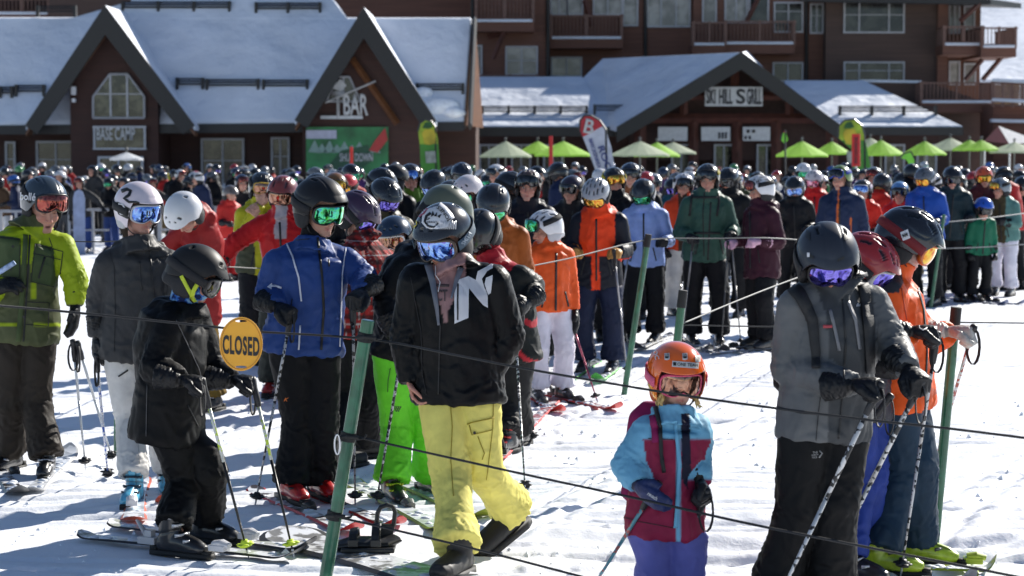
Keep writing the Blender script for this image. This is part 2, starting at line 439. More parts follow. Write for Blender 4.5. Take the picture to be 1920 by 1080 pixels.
def sign_text(par, s, cx, cy, Y, wpx, hpx, m, name='lettering', rot=0, shear=0, ext=.02):
    me = textmesh(s, 1, ext=0, shear=shear)
    v = np.array([x.co[:] for x in me.vertices]); lo, hi = v.min(0), v.max(0); sc = Y / F
    c = (lo + hi) / 2
    me.transform(Matrix.Translation((-c[0], -c[1], 0)))
    me.transform(Matrix.Diagonal((wpx * sc / (hi[0] - lo[0]), hpx * sc / (hi[1] - lo[1]), 1, 1)))
    p = at(cx, cy, Y)
    me.transform(Matrix.Translation(p) @ Matrix.Rotation(rot, 4, 'Y') @ Matrix.Rotation(PI / 2, 4, 'X'))
    o = link(name, me, m, par, org=Vector(par['_w']) if par else None)
    if ext: sd = o.modifiers.new('thickness', 'SOLIDIFY'); sd.thickness = ext; sd.offset = 0
    return o
lodge()
m_signw = mat('sign white', (.5, .5, .5), .5)
m_ink = mat('sign lettering dark', (.03, .03, .035), .6)
def small_sign(x0, y0, x1, y1, Y, label, bm, texts, frame=None):
    t = thing('sign', at((x0 + x1) / 2, y1, Y), label, 'sign')
    b = MB(); slab(b, rect(x0, y0, x1, y1), Y, .06); b.build('board', bm, t)
    if frame:
        f = MB(); a, c = at(x0, y0, Y), at(x1, y1, Y)
        for z in (a.z, c.z): f.box(((a.x + c.x) / 2, Y - .02, z), (c.x - a.x + .12, .1, .08))
        for x in (a.x, c.x): f.box((x, Y - .023, (a.z + c.z) / 2), (.08, .1, a.z - c.z - .08))
        f.build('frame', frame, t)
    for s, cx, cy, wp, hp, m in texts: sign_text(t, s, cx, cy, Y - .04, wp, hp, m)
    return t
small_sign(177, 238, 272, 279, 88.7, 'BASE CAMP sign board below the trapezoid gable window', m_glassy, [('BASE CAMP', 217, 251, 72, 24, m_signw)], m_frame)
t = thing('sign', at(648, 222, 89.5), 'white T-BAR letters with a slanting bar in the second gable', 'sign')
sign_text(t, 'T', 634, 196, 88.6, 24, 50, m_signw, 'letter'); sign_text(t, 'BAR', 667, 196, 88.6, 46, 40, m_signw)
b = MB(); b.tube([at(610, 192, 88.45), at(704, 152, 88.45)], [(.1, .04)] * 2, 4); b.build('slanted_bar', m_signw, t)
b = MB(); slab(b, rect(601, 217, 680, 223), 88.6, .05); b.build('underline_bar', m_signw, t); b = MB(); slab(b, [(622, 165), (638, 148), (650, 160), (640, 172)], 88.6, .04); b.build('arrow_patch', m_signw, t)
t = thing('banner', at(650, 322, 88.2), 'green ski slope banner on the lodge wall under the T-BAR sign', 'banner')
m_mural = mat('mural greens', (.03, .2, .06), .5, var=.55, vscale=.9)
b = MB(); slab(b, rect(574, 238, 728, 345), 88.74, .08); b.build('panel', m_mural, t)
b = MB(); slab(b, rect(574, 244, 631, 260), 88.68, .03); b.build('white_label', mat('label', (.42, .42, .52), .5), t)
b = MB(); slab(b, [(722, 240), (727, 262), (708, 286), (692, 282), (704, 262)], 88.68, .03); b.build('red_stripe', mat('banner red', (.4, .03, .025), .5), t)
b = MB()
for i in range(9): slab(b, [(578 + i * 14, 285), (590 + i * 14, 262 + (i * 7) % 13), (602 + i * 14, 287)], 88.70, .01)
b.build('tree_line', mat('banner pale', (.2, .3, .26), .5), t)
b = MB(); slab(b, [(600, 330), (640, 282), (690, 272), (700, 300), (660, 330)], 88.695, .01); b.build('slope_shape', mat('banner dark green', (.012, .07, .03), .5), t)
sign_text(t, 'SHUT DOWN', 668, 295, 88.65, 62, 16, m_signw)
# ---- grill building
def grill():
    G = thing('grill_building', (at(1350, 300, 104).x, 104, -.38), 'brown timber grill building with broad low snow covered gable', 'building')
    w_ = MB(); ground_box(w_, 890, 1760, 232, 106, 6); w_.build('wall', m_wall, G)
    g = MB(); zf = 102.0; A, Lp, Rp = at(1390, 97, zf), at(1156, 238, zf), at(1578, 236, zf)
    # front gable roof, left plane runs back to its hip against the hotel
    g.prism([A, Lp, at(1140, 234, 103.4), at(1088, 150, 110), at(1130, 109, 112)], (0, 0, -.25))
    g.prism([A, at(1400, 94, 112), Rp + Vector((0, 7, 0)), Rp], (0, 0, -.25))
    g.build('gable_roof', m_snow, G, bevel=.06)
    s = MB(); sheet(s, [(895, 236, 103.2), (1150, 236, 103.2), (1092, 143, 110), (1010, 143, 110), (895, 143, 110)], .25); s.build('roof', m_snow, G, bevel=.06); s = MB()
    sheet(s, [(1568, 236, 103.4), (1806, 236, 103.4), (1735, 205, 107), (1620, 150, 110), (1470, 150, 110)], .25)
    s.build('roof', m_snow, G, bevel=.06)
    k = MB()
    for q in (Lp, Rp):
        d = (q - A).normalized(); nn = Vector((0, 0, -1))
        k.prism([A + Vector((0, -.1, .0)), q + Vector((0, -.1, 0)), q + Vector((0, -.1, -.75)), A + Vector((0, -.1, -.85))], (0, .15, 0))
        k.prism([A + Vector((0, 0, -.32)), q + Vector((0, 0, -.32)), q + Vector((0, 2.6, -.32)), A + Vector((0, 2.6, -.32))], (0, 0, -.12))
    a, b = at(890, 238, 103.1), at(1156, 238, 103.1)
    k.prism([a, b, b + Vector((0, 0, -.45)), a + Vector((0, 0, -.45))], (0, .1, 0)); a, b = at(1572, 238, 103.2), at(1806, 238, 103.2)
    k.prism([a, b, b + Vector((0, 0, -.4)), a + Vector((0, 0, -.4))], (0, .1, 0)); k.build('fascia', m_trim, G)
    gw = MB(); yy = 104.6; gw.prism([at(1180, 300, yy), at(1550, 300, yy), at(1550, 236, yy), at(1390, 128, yy), at(1180, 236, yy)], (0, 1.3, 0)); gw.build('gable_wall', mat('gable siding', (.06, .03, .024), .8, var=.2), G)  # even brown siding colour on the front gable
    bm_ = MB(); Y = 103.4
    def beam(x0, y0, x1, y1, r=.2): bm_.tube([at(x0, y0, Y), at(x1, y1, Y)], [(r, r)] * 2, 4, wide=(0, 1, 0))
    beam(1378, 112, 1378, 168); beam(1282, 180, 1490, 180); beam(1282, 172, 1282, 215); beam(1480, 172, 1480, 215); beam(1222, 222, 1545, 222, .24); beam(1200, 226, 1200, 330, .3); beam(1560, 230, 1560, 330, .3); beam(1300, 228, 1300, 330, .25); beam(1382, 228, 1382, 330, .25); beam(1455, 228, 1455, 330, .25)
    bm_.build('beam', m_beam, G)
    for x0, x1, y, Yy in ((905, 1100, 212, 104.8), (1115, 1175, 210, 104.2), (1575, 1755, 212, 104.9)): snow_guard(G, x0, x1, y, Yy)
    for x in (900, 960, 1020, 1260, 1340, 1420, 1600, 1660, 1720): window(G, x, 272, x + 34, 330, 105.9 if x < 1200 or x > 1560 else 104.5, (.5,), (), m_glassy)
    return G
grill()
small_sign(1322, 163, 1430, 199, 103.0, 'white SKI HILL GRILL sign with large S high in the broad gable', m_signw, [('SKI', 1333, 181, 17, 28, m_ink), ('HILL', 1361, 181, 25, 28, m_ink), ('S', 1389, 181, 17, 28, m_ink), ('GRILL', 1414, 181, 27, 30, m_ink)])
for i, (x0, x1, lb, tx) in enumerate(((1234, 1289, 'pale notched menu sign, leftmost of three under the broad gable', []), (1315, 1369, 'pale menu sign with dark print at its right, middle of three', [('III', 1355, 254, 16, 12, m_ink)]), (1393, 1444, 'pale menu sign with print at upper left, rightmost of three', [('II', 1408, 246, 16, 6, m_ink), ('II', 1402, 258, 12, 6, m_ink)]))):
    small_sign(x0, 238, x1, 264, 103.1, lb, m_signw, tx)
# ---- hotel behind
def hotel():
    H = thing('hotel', (at(1300, 300, 118).x, 118, -.38), 'tall brown timber hotel with balconies behind the snowy roofs', 'hotel')
    def blk(x0, x1, Y, d, m, nm='wall', ztop=12.5, ybot=None):
        b = MB(); a, c = at(x0, 100, Y), at(x1, 100, Y); z0 = -.6 if ybot is None else at(x0, ybot, Y).z
        b.box(((a.x + c.x) / 2, Y + d / 2, (z0 + ztop) / 2), (c.x - a.x, d, ztop - z0)); b.build(nm, m, H)
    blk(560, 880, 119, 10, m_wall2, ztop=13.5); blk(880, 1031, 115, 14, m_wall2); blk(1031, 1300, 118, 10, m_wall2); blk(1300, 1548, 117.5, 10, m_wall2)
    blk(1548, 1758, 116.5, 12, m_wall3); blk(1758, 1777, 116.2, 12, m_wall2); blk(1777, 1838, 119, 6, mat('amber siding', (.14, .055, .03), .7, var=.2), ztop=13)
    r = MB(); sheet(r, [(1500, -8, 114.5), (1858, -2, 114.5), (1915, 6, 117.5), (1915, 6, 124), (1500, -8, 124)], .3); r.build('eave', m_trim, H)
    for x, Y in ((886, 114.9), (1027, 114.9), (1210, 117.9), (1512, 117.4)): sp = MB(); sp.tube([at(x, -60, Y), at(x, 230, Y)], .1, 8); sp.build('downpipe', m_trim, H)
    for x0, x1, yt, yb, Y in ((892, 1000, -4, 40, 113.6), (905, 1008, 141, 184, 113.6), (1033, 1166, 29, 72, 116.4), (1300, 1360, 42, 84, 115.6), (1360, 1489, 40, 82, 115.8)): balcony(H, x0, x1, yt, yb, Y, 1.6)
    for w_ in ((949, 88, 1007, 140, 115, (.5,), (.5,), m_glassc), (893, 86, 903, 140, 115, (), (), m_glassc), (1033, -20, 1063, 27, 118, (.5,), (), m_glassc), (1064, -20, 1092, 27, 118, (), (), m_glassc), (1113, -20, 1166, 28, 118, (.5,), (), m_glassc),
               (1169, -20, 1195, 48, 118, (), (), m_glassc), (1213, -20, 1293, 50, 118, (.33, .68), (), m_glassc), (1034, 108, 1090, 143, 118, (.5,), (), m_glassc), (1318, -20, 1342, 42, 117.5, (), (), m_glassc), (1360, -20, 1400, 42, 117.5, (.5,), (), m_glassc),
               (1405, -20, 1440, 42, 117.5, (), (), m_glass), (1452, 5, 1504, 60, 117.5, (.5,), (.3,), m_glass), (1520, 8, 1542, 62, 117.5, (.5,), (.4,), m_glass), (1450, 118, 1504, 152, 117.5, (.5,), (), m_glass),
               (1583, 4, 1694, 61, 116.5, (.25, .75), (.42,), m_glass), (1583, 117, 1694, 156, 116.5, (.25, .75), (.4,), m_glass), (1780, 8, 1798, 62, 119, (.5,), (), m_glassc), (1808, 12, 1826, 60, 119, (), (), m_glassc), (1780, 116, 1798, 158, 119, (), (), m_glassc), (1808, 120, 1828, 158, 119, (), (), m_glassc)):
        window(H, *w_[:4], w_[4], w_[5], w_[6], w_[7])
    balcony(H, 1770, 1842, 50, 84, 114.5, 4); balcony(H, 1842, 1904, 52, 88, 113.8, 5)
    for a, b, Y in (((1800, 40), (1838, 5), 114.6), ((1842, 112), (1810, 150), 115), ((1880, 105), (1842, 150), 115.4), ((925, 110), (945, 60), 113.8), ((1110, 50), (1095, 0), 116.6), ((1400, 40), (1425, -10), 116), ((915, 70), (950, 60), 114)):
        br = MB(); br.tube([at(*a, Y), at(*b, Y)], .13, 4); br.build('brace', m_beam, H)
    return H
hotel()
def terrace():
    T = thing('terrace', (at(1800, 300, 110).x, 110, -.38), 'raised brown terrace with snow topped railing at the far right', 'terrace')
    b = MB(); a, c = at(1620, 155, 112), at(1735, 155, 112); b.prism([at(1615, 153, 112), at(1735, 153, 112), at(1862, 196, 112), at(1862, 330, 112), at(1615, 330, 112)], (0, 3, 0)); b.build('wall', m_wall3, T)
    b = MB(); b.prism([at(1862, 196, 108), at(2000, 204, 104), at(2000, 330, 104), at(1862, 330, 108)], (0, 3, 0)); b.build('wall', m_wall2, T)
    b = MB(); b.prism([at(1615, 149, 111.9), at(1728, 151, 111.9), at(1728, 156, 111.9), at(1615, 154, 111.9)], (0, .6, 0)); b.prism([at(1860, 223, 107.6), at(2000, 226, 103.6), at(2000, 232, 103.6), at(1860, 229, 107.6)], (0, .5, 0)); b.build('snow_cap', m_snow, T)
    balcony(T, 1727, 1860, 155, 192, 110.5, 3)
    r = MB(); s = MB()
    for i in range(8):
        f = i / 7; p = at(1862 + 128 * f, 152 + 6 * f, 107 - 4 * f); q = at(1862 + 128 * f, 200 + 6 * f, 107 - 4 * f)
        r.tube([q, p], .09, 4); 
    for dy in (3, 44): r.tube([at(1862, 152 + dy, 107), at(1990, 158 + dy, 103)], .06, 4)
    for i in range(60):
        f = i / 59; r.tube([at(1862 + 128 * f, 158 + 6 * f, 107 - 4 * f), at(1862 + 128 * f, 192 + 6 * f, 107 - 4 * f)], .025, 4)
    for dy in (0, 37): s.tube([at(1862, 150 + dy, 106.95), at(1990, 156 + dy, 102.95)], .09, 6)
    ro = r.build('railing', m_rail, T); so_ = s.build('snow_ridge', m_snow, T)
terrace()
# dark wooden chalet far left behind the lodge roof
t = thing('chalet', (at(40, 300, 112).x, 112, -.38), 'dark wooden chalet balcony above the snowy roof at top left', 'chalet')
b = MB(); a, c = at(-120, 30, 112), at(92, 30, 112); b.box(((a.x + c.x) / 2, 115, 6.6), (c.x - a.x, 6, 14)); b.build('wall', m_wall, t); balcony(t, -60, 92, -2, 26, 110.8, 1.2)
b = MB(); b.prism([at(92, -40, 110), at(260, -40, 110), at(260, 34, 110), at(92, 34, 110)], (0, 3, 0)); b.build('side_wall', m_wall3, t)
# sunlit ski hill beyond the hotel
def hill():
    nx, ny = 60, 40; v = []; f = []
    for j in range(ny):
        for i in range(nx):
            x = 20 + 260 * i / (nx - 1); y = 210 + 420 * j / (ny - 1)
            z = -1 + 62 * smooth((y - 210) / 420) * (.55 + .45 * smooth((x - 20) / 200))
            v.append((x, y, z))
    P = np.array(v); P[:, 2] += 5 * fbm(P * .012, 3); me = bpy.data.meshes.new('ski_hill')
    me.from_pydata(P.tolist(), [], [(j * nx + i, j * nx + i + 1, (j + 1) * nx + i + 1, (j + 1) * nx + i) for j in range(ny - 1) for i in range(nx - 1)])
    o = link('hill', me, m_snow, smooth=True); tag(o, kind='structure')
hill()
t = thing('roof_hut', (at(1885, 160, 150).x, 150, 0), 'tan hut with snowy flat roof seen under the far balcony', 'hut')
b = MB(); a, c = at(1835, 102, 150), at(1912, 102, 150); b.box(((a.x + c.x) / 2, 152, 3), (c.x - a.x, 4, 6.5)); b.build('wall', mat('ochre siding', (.22, .13, .05), .7, var=.5, vscale=1), t)
b = MB(); b.box(((a.x + c.x) / 2, 151.8, 6.4), (c.x - a.x + 1, 5.5, .35)); b.build('roof', m_snow, t, bevel=.08)
# ---- umbrellas, flags, posts, barrier
def umbrella(cx, ya, wpx, hpx, Y, col, label):
    p = at(cx, ya, Y); r = wpx / 2 * Y / F; h = hpx * Y / F; z0 = gz(Y)
    t = thing('patio_umbrella', (p.x, Y, z0), label, 'umbrella', 'patio umbrellas in front of the grill')
    mb = MB(); n = 8; v = [(p.x, Y, p.z)]; f = []
    for k, (rr, zz) in enumerate(((.5, .50), (1, 1))):
        for j in range(n * 2):
            a = PI * j / n + .2; sc = 1 if j % 2 == 0 else .955
            v.append((p.x + r * rr * sc * math.cos(a), Y + r * rr * sc * math.sin(a), p.z - h * zz + (0 if j % 2 == 0 else .015)))
    N = 2 * n
    f += [(0, 1 + j, 1 + (j + 1) % N) for j in range(N)] + [(1 + j, 1 + N + j, 1 + N + (j + 1) % N, 1 + (j + 1) % N) for j in range(N)]
    v += [(x, y, z - .07) for x, y, z in v[1 + N:1 + 2 * N]]
    f += [(1 + N + j, 1 + 2 * N + j, 1 + 2 * N + (j + 1) % N, 1 + N + (j + 1) % N) for j in range(N)]
    mb.add(v, f); cm = mat('umbrella cloth', col, .7, var=.08)
    if 'tr' not in cm:
        cm['tr'] = 1; nn = cm.node_tree; bs = nn.nodes['Principled BSDF']; tr = nn.nodes.new('ShaderNodeBsdfTranslucent'); mx = nn.nodes.new('ShaderNodeMixShader'); mx.inputs[0].default_value = .45
        tr.inputs[0].default_value = (*col, 1); o_ = nn.nodes['Material Output']; nn.links.new(bs.outputs[0], mx.inputs[1]); nn.links.new(tr.outputs[0], mx.inputs[2]); nn.links.new(mx.outputs[0], o_.inputs[0])
    mb.build('canopy', cm, t)
    q = MB(); q.tube([(p.x, Y, z0), (p.x, Y, p.z + .1)], .035, 8); q.ball((p.x, Y, p.z + .1), .06, n=8)
    for j in range(8):
        a = 2 * PI * j / 8 + .2; q.tube([(p.x, Y, p.z - .06), (p.x + r * .97 * math.cos(a), Y + r * .97 * math.sin(a), p.z - h)], .012, 4)
    q.build('pole', plain('umbrella pole', (.1, .1, .1), .4), t)
LIME = (.36, .62, .09); CREAM = (.42, .47, .34)
for u_ in ((948, 264, 100, 28, 88, CREAM, 'cream patio umbrella left of the first lime one'), (1008, 264, 80, 22, 92, LIME, 'small lime patio umbrella left of the thin red post'), (1056, 264, 110, 26, 86, LIME, 'lime patio umbrella between red post and white feather flag'),
           (1200, 264, 116, 26, 86, CREAM, 'cream patio umbrella right of the white feather flag'), (1232, 266, 90, 25, 90, LIME, 'lime patio umbrella tucked behind a cream one'), (1262, 266, 90, 20, 94, CREAM, 'pale patio umbrella farthest right of the middle cluster'),
           (1504, 264, 102, 27, 86, LIME, 'lime patio umbrella standing free left of the round headed green flag'), (1560, 265, 74, 22, 92, LIME, 'lime patio umbrella directly behind the round headed green flag'), (1652, 262, 92, 27, 86, LIME, 'lime patio umbrella just right of the red post'),
           (1632, 258, 70, 20, 92, CREAM, 'pale patio umbrella peeking above a lime one'), (1734, 264, 84, 24, 86, LIME, 'lime patio umbrella above the small green flag'), (1782, 258, 92, 22, 92, CREAM, 'pale patio umbrella between two lime ones at right'),
           (1840, 262, 70, 18, 88, LIME, 'lime patio umbrella left of the far right pale one'), (1818, 262, 66, 18, 90, LIME, 'lime patio umbrella behind another at far right'), (1902, 266, 96, 18, 88, CREAM, 'pale patio umbrella at the right edge'),
           (237, 285, 62, 12, 70, (.7, .72, .74), 'single white patio umbrella in front of the BASE CAMP sign')):
    umbrella(*u_)
t = thing('canopy_tent', (at(1890, 300, 93).x, 93, -.38), 'peaked maroon and white canopy tent at the right edge', 'tent')
b = MB(); A = at(1872, 236, 93)
b.add([A, at(1845, 265, 92), at(1892, 269, 91.5), at(1958, 268, 91.8), at(1940, 262, 96), at(1860, 262, 96)], [(0, 1, 2)], 0); b.add([A, at(1892, 269, 91.5), at(1958, 268, 91.8), at(1940, 262, 96), at(1860, 262, 96), at(1845, 265, 92)], [(0, 1, 2), (0, 2, 3), (0, 3, 4), (0, 4, 5)], 1)
o = b.build('canopy', [mat('maroon cloth', (.16, .012, .025), .7), mat('white tent cloth', (.8, .78, .76), .7)], t)
for x, y in ((1846, 92), (1893, 91.5), (1957, 91.8)): p = at(x, 268, y); b = MB(); b.tube([(p.x, y, -.4), p], .04, 6); b.build('leg', m_steel, t)
def post(x, y0, y1, Y, wpx, col, label, text=None):
    p = at(x, y0, Y); q = at(x, y1, Y); r = wpx / 2 * Y / F
    t = thing('banner_post', (p.x, Y, gz(Y)), label, 'post'); b = MB()
    b.tube([q, p], [(r, r * .6)] * 2, 16, wide=(1, 0, 0)); b.build('sleeve', mat('red banner cloth', col, .6), t)
    b = MB(); b.tube([(p.x, Y, gz(Y)), q], .03, 8); b.build('pole', m_steel, t)
    if text: sign_text(t, text, x, (y0 + y1) / 2, Y - r * .62, (y1 - y0) * .8, wpx * .42, m_ink, rot=-PI / 2, ext=.004)
post(1033, 255, 312, 60, 7, (.5, .02, .02), 'slim red banner post left of the white feather flag')
post(1605, 251, 312, 56, 16, (.55, .02, .02), 'wide red banner post with vertical print at the round headed flag', 'BRECKENRIDGE')
post(659, 275, 326, 55, 6, (.6, .03, .02), 'thin red pole in front of the green banner')
def feather(poly, Y, cols, label, split, extra=None, word=None):
    c = at(sum(p[0] for p in poly) / len(poly), 300, Y)
    t = thing('feather_flag', (c.x, Y, gz(Y)), label, 'flag')
    top = [p for p in poly if p[1] <= split]; 
    b = MB(); slab(b, poly, Y, .02); b.build('sail', cols[0], t)
    b = MB(); n = len(poly)
    # cap: clip polygon at the split line
    cl = []
    def sd(p): return p[1] - split - (extra or 0) * (p[0] - poly[0][0])
    for i in range(n):
        p, q = poly[i], poly[(i + 1) % n]; a, d = sd(p), sd(q)
        if a <= 0: cl.append(p)
        if a * d < 0: f = a / (a - d); cl.append((p[0] + (q[0] - p[0]) * f, p[1] + (q[1] - p[1]) * f))
    slab(b, cl, Y - .012, .01); b.build('cap_patch', cols[1], t)
    b = MB(); r = [at(x, y, Y) for x, y in poly if x >= sorted(p[0] for p in poly)[n // 3]]
    r = [at(x, y, Y + .01) for x, y in poly[:max(3, n // 2 + 1)]]; r.append(Vector((r[-1].x + .05, Y, gz(Y)))); b.tube(r, .03, 6); b.build('pole', m_blackplastic, t)
    return t
ff = feather([(1087, 243), (1088, 226), (1096, 217), (1108, 217), (1124, 226), (1136, 243), (1146, 275), (1156, 335), (1122, 335), (1106, 290), (1094, 260)], 52, [mat('flag white', (.5, .52, .6), .6), mat('flag red', (.42, .02, .03), .6)], 'white feather flag with red cap and letter B left of the broad gable', 260, -.55)
sign_text(ff, 'B', 1105, 237, 51.97, 18, 27, m_signw, rot=R(12), ext=.004); sign_text(ff, 'ROC', 1134, 296, 51.97, 46, 12, mat('flag navy', (.03, .05, .2), .6), rot=R(70), ext=.004); sign_text(ff, 'BRECKENRIDGE', 1117, 292, 51.97, 66, 7, mat('flag navy', (.03, .05, .2), .6), rot=R(72), ext=.004)
fg1 = feather([(784, 246), (788, 231), (797, 225), (808, 227), (816, 238), (821, 262), (826, 335), (790, 335), (787, 270)], 58, [mat('flag green', (.06, .25, .03), .6), mat('flag lime', (.3, .42, .03), .6, var=.4, vscale=3)], 'green feather flag with a yellow band beside the T-BAR gable', 270, 0)
fg2 = feather([(1572, 258), (1573, 236), (1584, 226), (1602, 224), (1616, 236), (1621, 255), (1628, 290), (1634, 320), (1600, 320), (1596, 280)], 58, [mat('flag green', (.06, .25, .03), .6), mat('flag lime', (.3, .42, .03), .6, var=.4, vscale=3)], 'round headed green and yellow feather flag behind the wide red post', 263, 0)
for fl, dx, dy in ((fg1, 0, 0), (fg2, 790, 0)):
    q = MB(); slab(q, [(791 + dx, 250), (796 + dx, 243), (812 + dx, 242), (817 + dx, 252), (816 + dx, 268), (806 + dx, 272), (796 + dx, 270)], 57.96, .008); q.build('yellow_patch', mat('flag yellow', (.5, .40, .03), .6, var=.3, vscale=3), fl)
    q = MB(); slab(q, [(792 + dx, 240), (797 + dx, 230), (806 + dx, 228), (812 + dx, 238), (804 + dx, 241)], 57.95, .008); q.build('dark_patch', mat('flag dark green', (.02, .09, .02), .6, var=.4, vscale=4), fl)
    q = MB(); slab(q, [(797 + dx, 284), (816 + dx, 283), (818 + dx, 305), (799 + dx, 306)], 57.96, .008); q.build('pale_patch', mat('flag pale', (.3, .34, .3), .6, var=.5, vscale=5), fl)
feather([(1464, 262), (1466, 252), (1472, 244), (1478, 262), (1472, 270)], 70, [mat('flag bright green', (.2, .6, .05), .6), mat('flag crimson', (.4, .03, .03), .6)], 'tiny green pennant with red tip on a thin pole', 249, 0)
feather([(1688, 296), (1694, 288), (1708, 284), (1716, 300), (1710, 316), (1700, 300)], 66, [mat('flag bright green', (.2, .6, .05), .6), mat('flag bright green', (.2, .6, .05), .6)], 'small drooping bright green flag under the umbrellas at right', 250, 0)
def barrier(xs, y0, y1, Y, label):
    t = thing('barrier', (at(xs[0], y1, Y).x, Y, gz(Y)), label, 'barrier', 'white barriers behind the line at left'); b = MB()
    a, c = at(xs[0], y0, Y), at(xs[1], y0, Y)
    b.tube([a, c], .032, 8); m_ = at(xs[0], y0 + 60 * 22 / Y, Y); b.tube([(a.x, Y, a.z - .45), (c.x, Y, c.z - .45)], .022, 8)
    b.build('rail', plain('weathered white tube', (.38, .38, .4), .5), t)
    for x in (a.x + .02, c.x - .35):
        q = MB(); q.tube([(x, Y, gz(Y) - .02), (x, Y, a.z)], .032, 8); q.box((x, Y, gz(Y) + .03), (.12, .6, .06)); q.build('upright', plain('weathered white tube', (.38, .38, .4), .5), t)
barrier((128, 204), 393, 480, 47, 'white tubular barrier beside the upright snowboard'); barrier((0, 60), 396, 480, 47, 'white tubular barrier behind the lime jacket')
barrier((296, 330), 392, 480, 47, 'white tubular barrier behind the red bent jacket'); barrier((398, 450), 389, 470, 48, 'white tubular barrier by the small red coat')
t = thing('snowboard', gp(150, 478), 'pale blue snowboard standing upright by the white barrier', 'snowboard')
b = MB(); p = gp(150, 478); Yb = p.y; b.prism([at(x, y, Yb) for x, y in ((138, 478), (137, 372), (140, 360), (148, 355), (155, 360), (159, 372), (160, 478))], (0, .02, 0)); b.build('deck', mat('board pale blue', (.22, .27, .42), .35, var=.3, vscale=4), t)
# ---------------------------------------------------------------- people: shared shapes
def setcol(me, c):
    a = me.color_attributes.get('col') or me.color_attributes.new('col', 'FLOAT_COLOR', 'POINT')
    c = np.concatenate([c, np.ones((len(c), 1))], 1); a.data.foreach_set('color', c.astype(np.float32).ravel())
def smin(a, b, k):
    h = np.clip(.5 + .5 * (b - a) / k, 0, 1); return b + (a - b) * h - k * h * (1 - h)
def s_ell(P, c, r):
    q = (P - np.array(c)); r = np.array(r); k0 = np.linalg.norm(q / r, axis=1); k1 = np.linalg.norm(q / (r * r), axis=1)
    return k0 * (k0 - 1) / np.maximum(k1, 1e-6)
def s_cap(P, a, b, ra, rb=None):
    a = np.array(a, float); b = np.array(b, float); rb = ra if rb is None else rb
    t = np.clip(((P - a) @ (b - a)) / max(1e-9, (b - a) @ (b - a)), 0, 1)
    return np.linalg.norm(P - a - t[:, None] * (b - a), axis=1) - (ra + (rb - ra) * t)
def head_sdf(P, mouth=0.0):
    A = np.abs(P[:, 0]); M_ = P.copy(); M_[:, 0] = A
    d = s_ell(P, (0, -.015, .035), (.074, .094, .085))
    d = smin(d, s_ell(P, (0, .02, -.035), (.061, .07, .082)), .02)
    d = smin(d, s_ell(P, (0, .03, -.082), (.047, .047, .036)), .02)
    d = smin(d, s_cap(P, (-.012, .071, -.104), (.012, .071, -.104), .015), .018)
    d = smin(d, s_cap(M_, (0, .084, .02), (.034, .072, .020), .010, .009), .012)
    d = smin(d, s_ell(M_, (.037, .060, -.036), (.022, .022, .02)), .02)
    d = -smin(-d, s_ell(M_, (.031, .096, -.002), (.017, .019, .012)), .012)
    d = smin(d, s_ell(M_, (.031, .0705, -.003), (.0135, .0125, .0118)), .003)
    d = smin(d, s_cap(P, (0, .080, .004), (0, .104, -.040), .007, .0105), .010)
    d = smin(d, s_ell(M_, (.011, .093, -.045), (.008, .009, .007)), .006)
    d = smin(d, s_cap(M_, (0, .086, -.0685), (.02, .077, -.071), .0055, .003), .006)
    d = smin(d, s_cap(M_, (0, .084, -.0815 - mouth), (.017, .076, -.077 - mouth * .5), .0068, .003), .006)
    d = -smin(-d, s_cap(M_, (0, .094, -.0745 - mouth * .5), (.018, .084, -.0735 - mouth * .4), .0018 + mouth * .5, .001), .004)
    d = smin(d, s_ell(M_, (.076, -.006, -.012), (.009, .018, .031)), .006)
    return d
_heads = {}
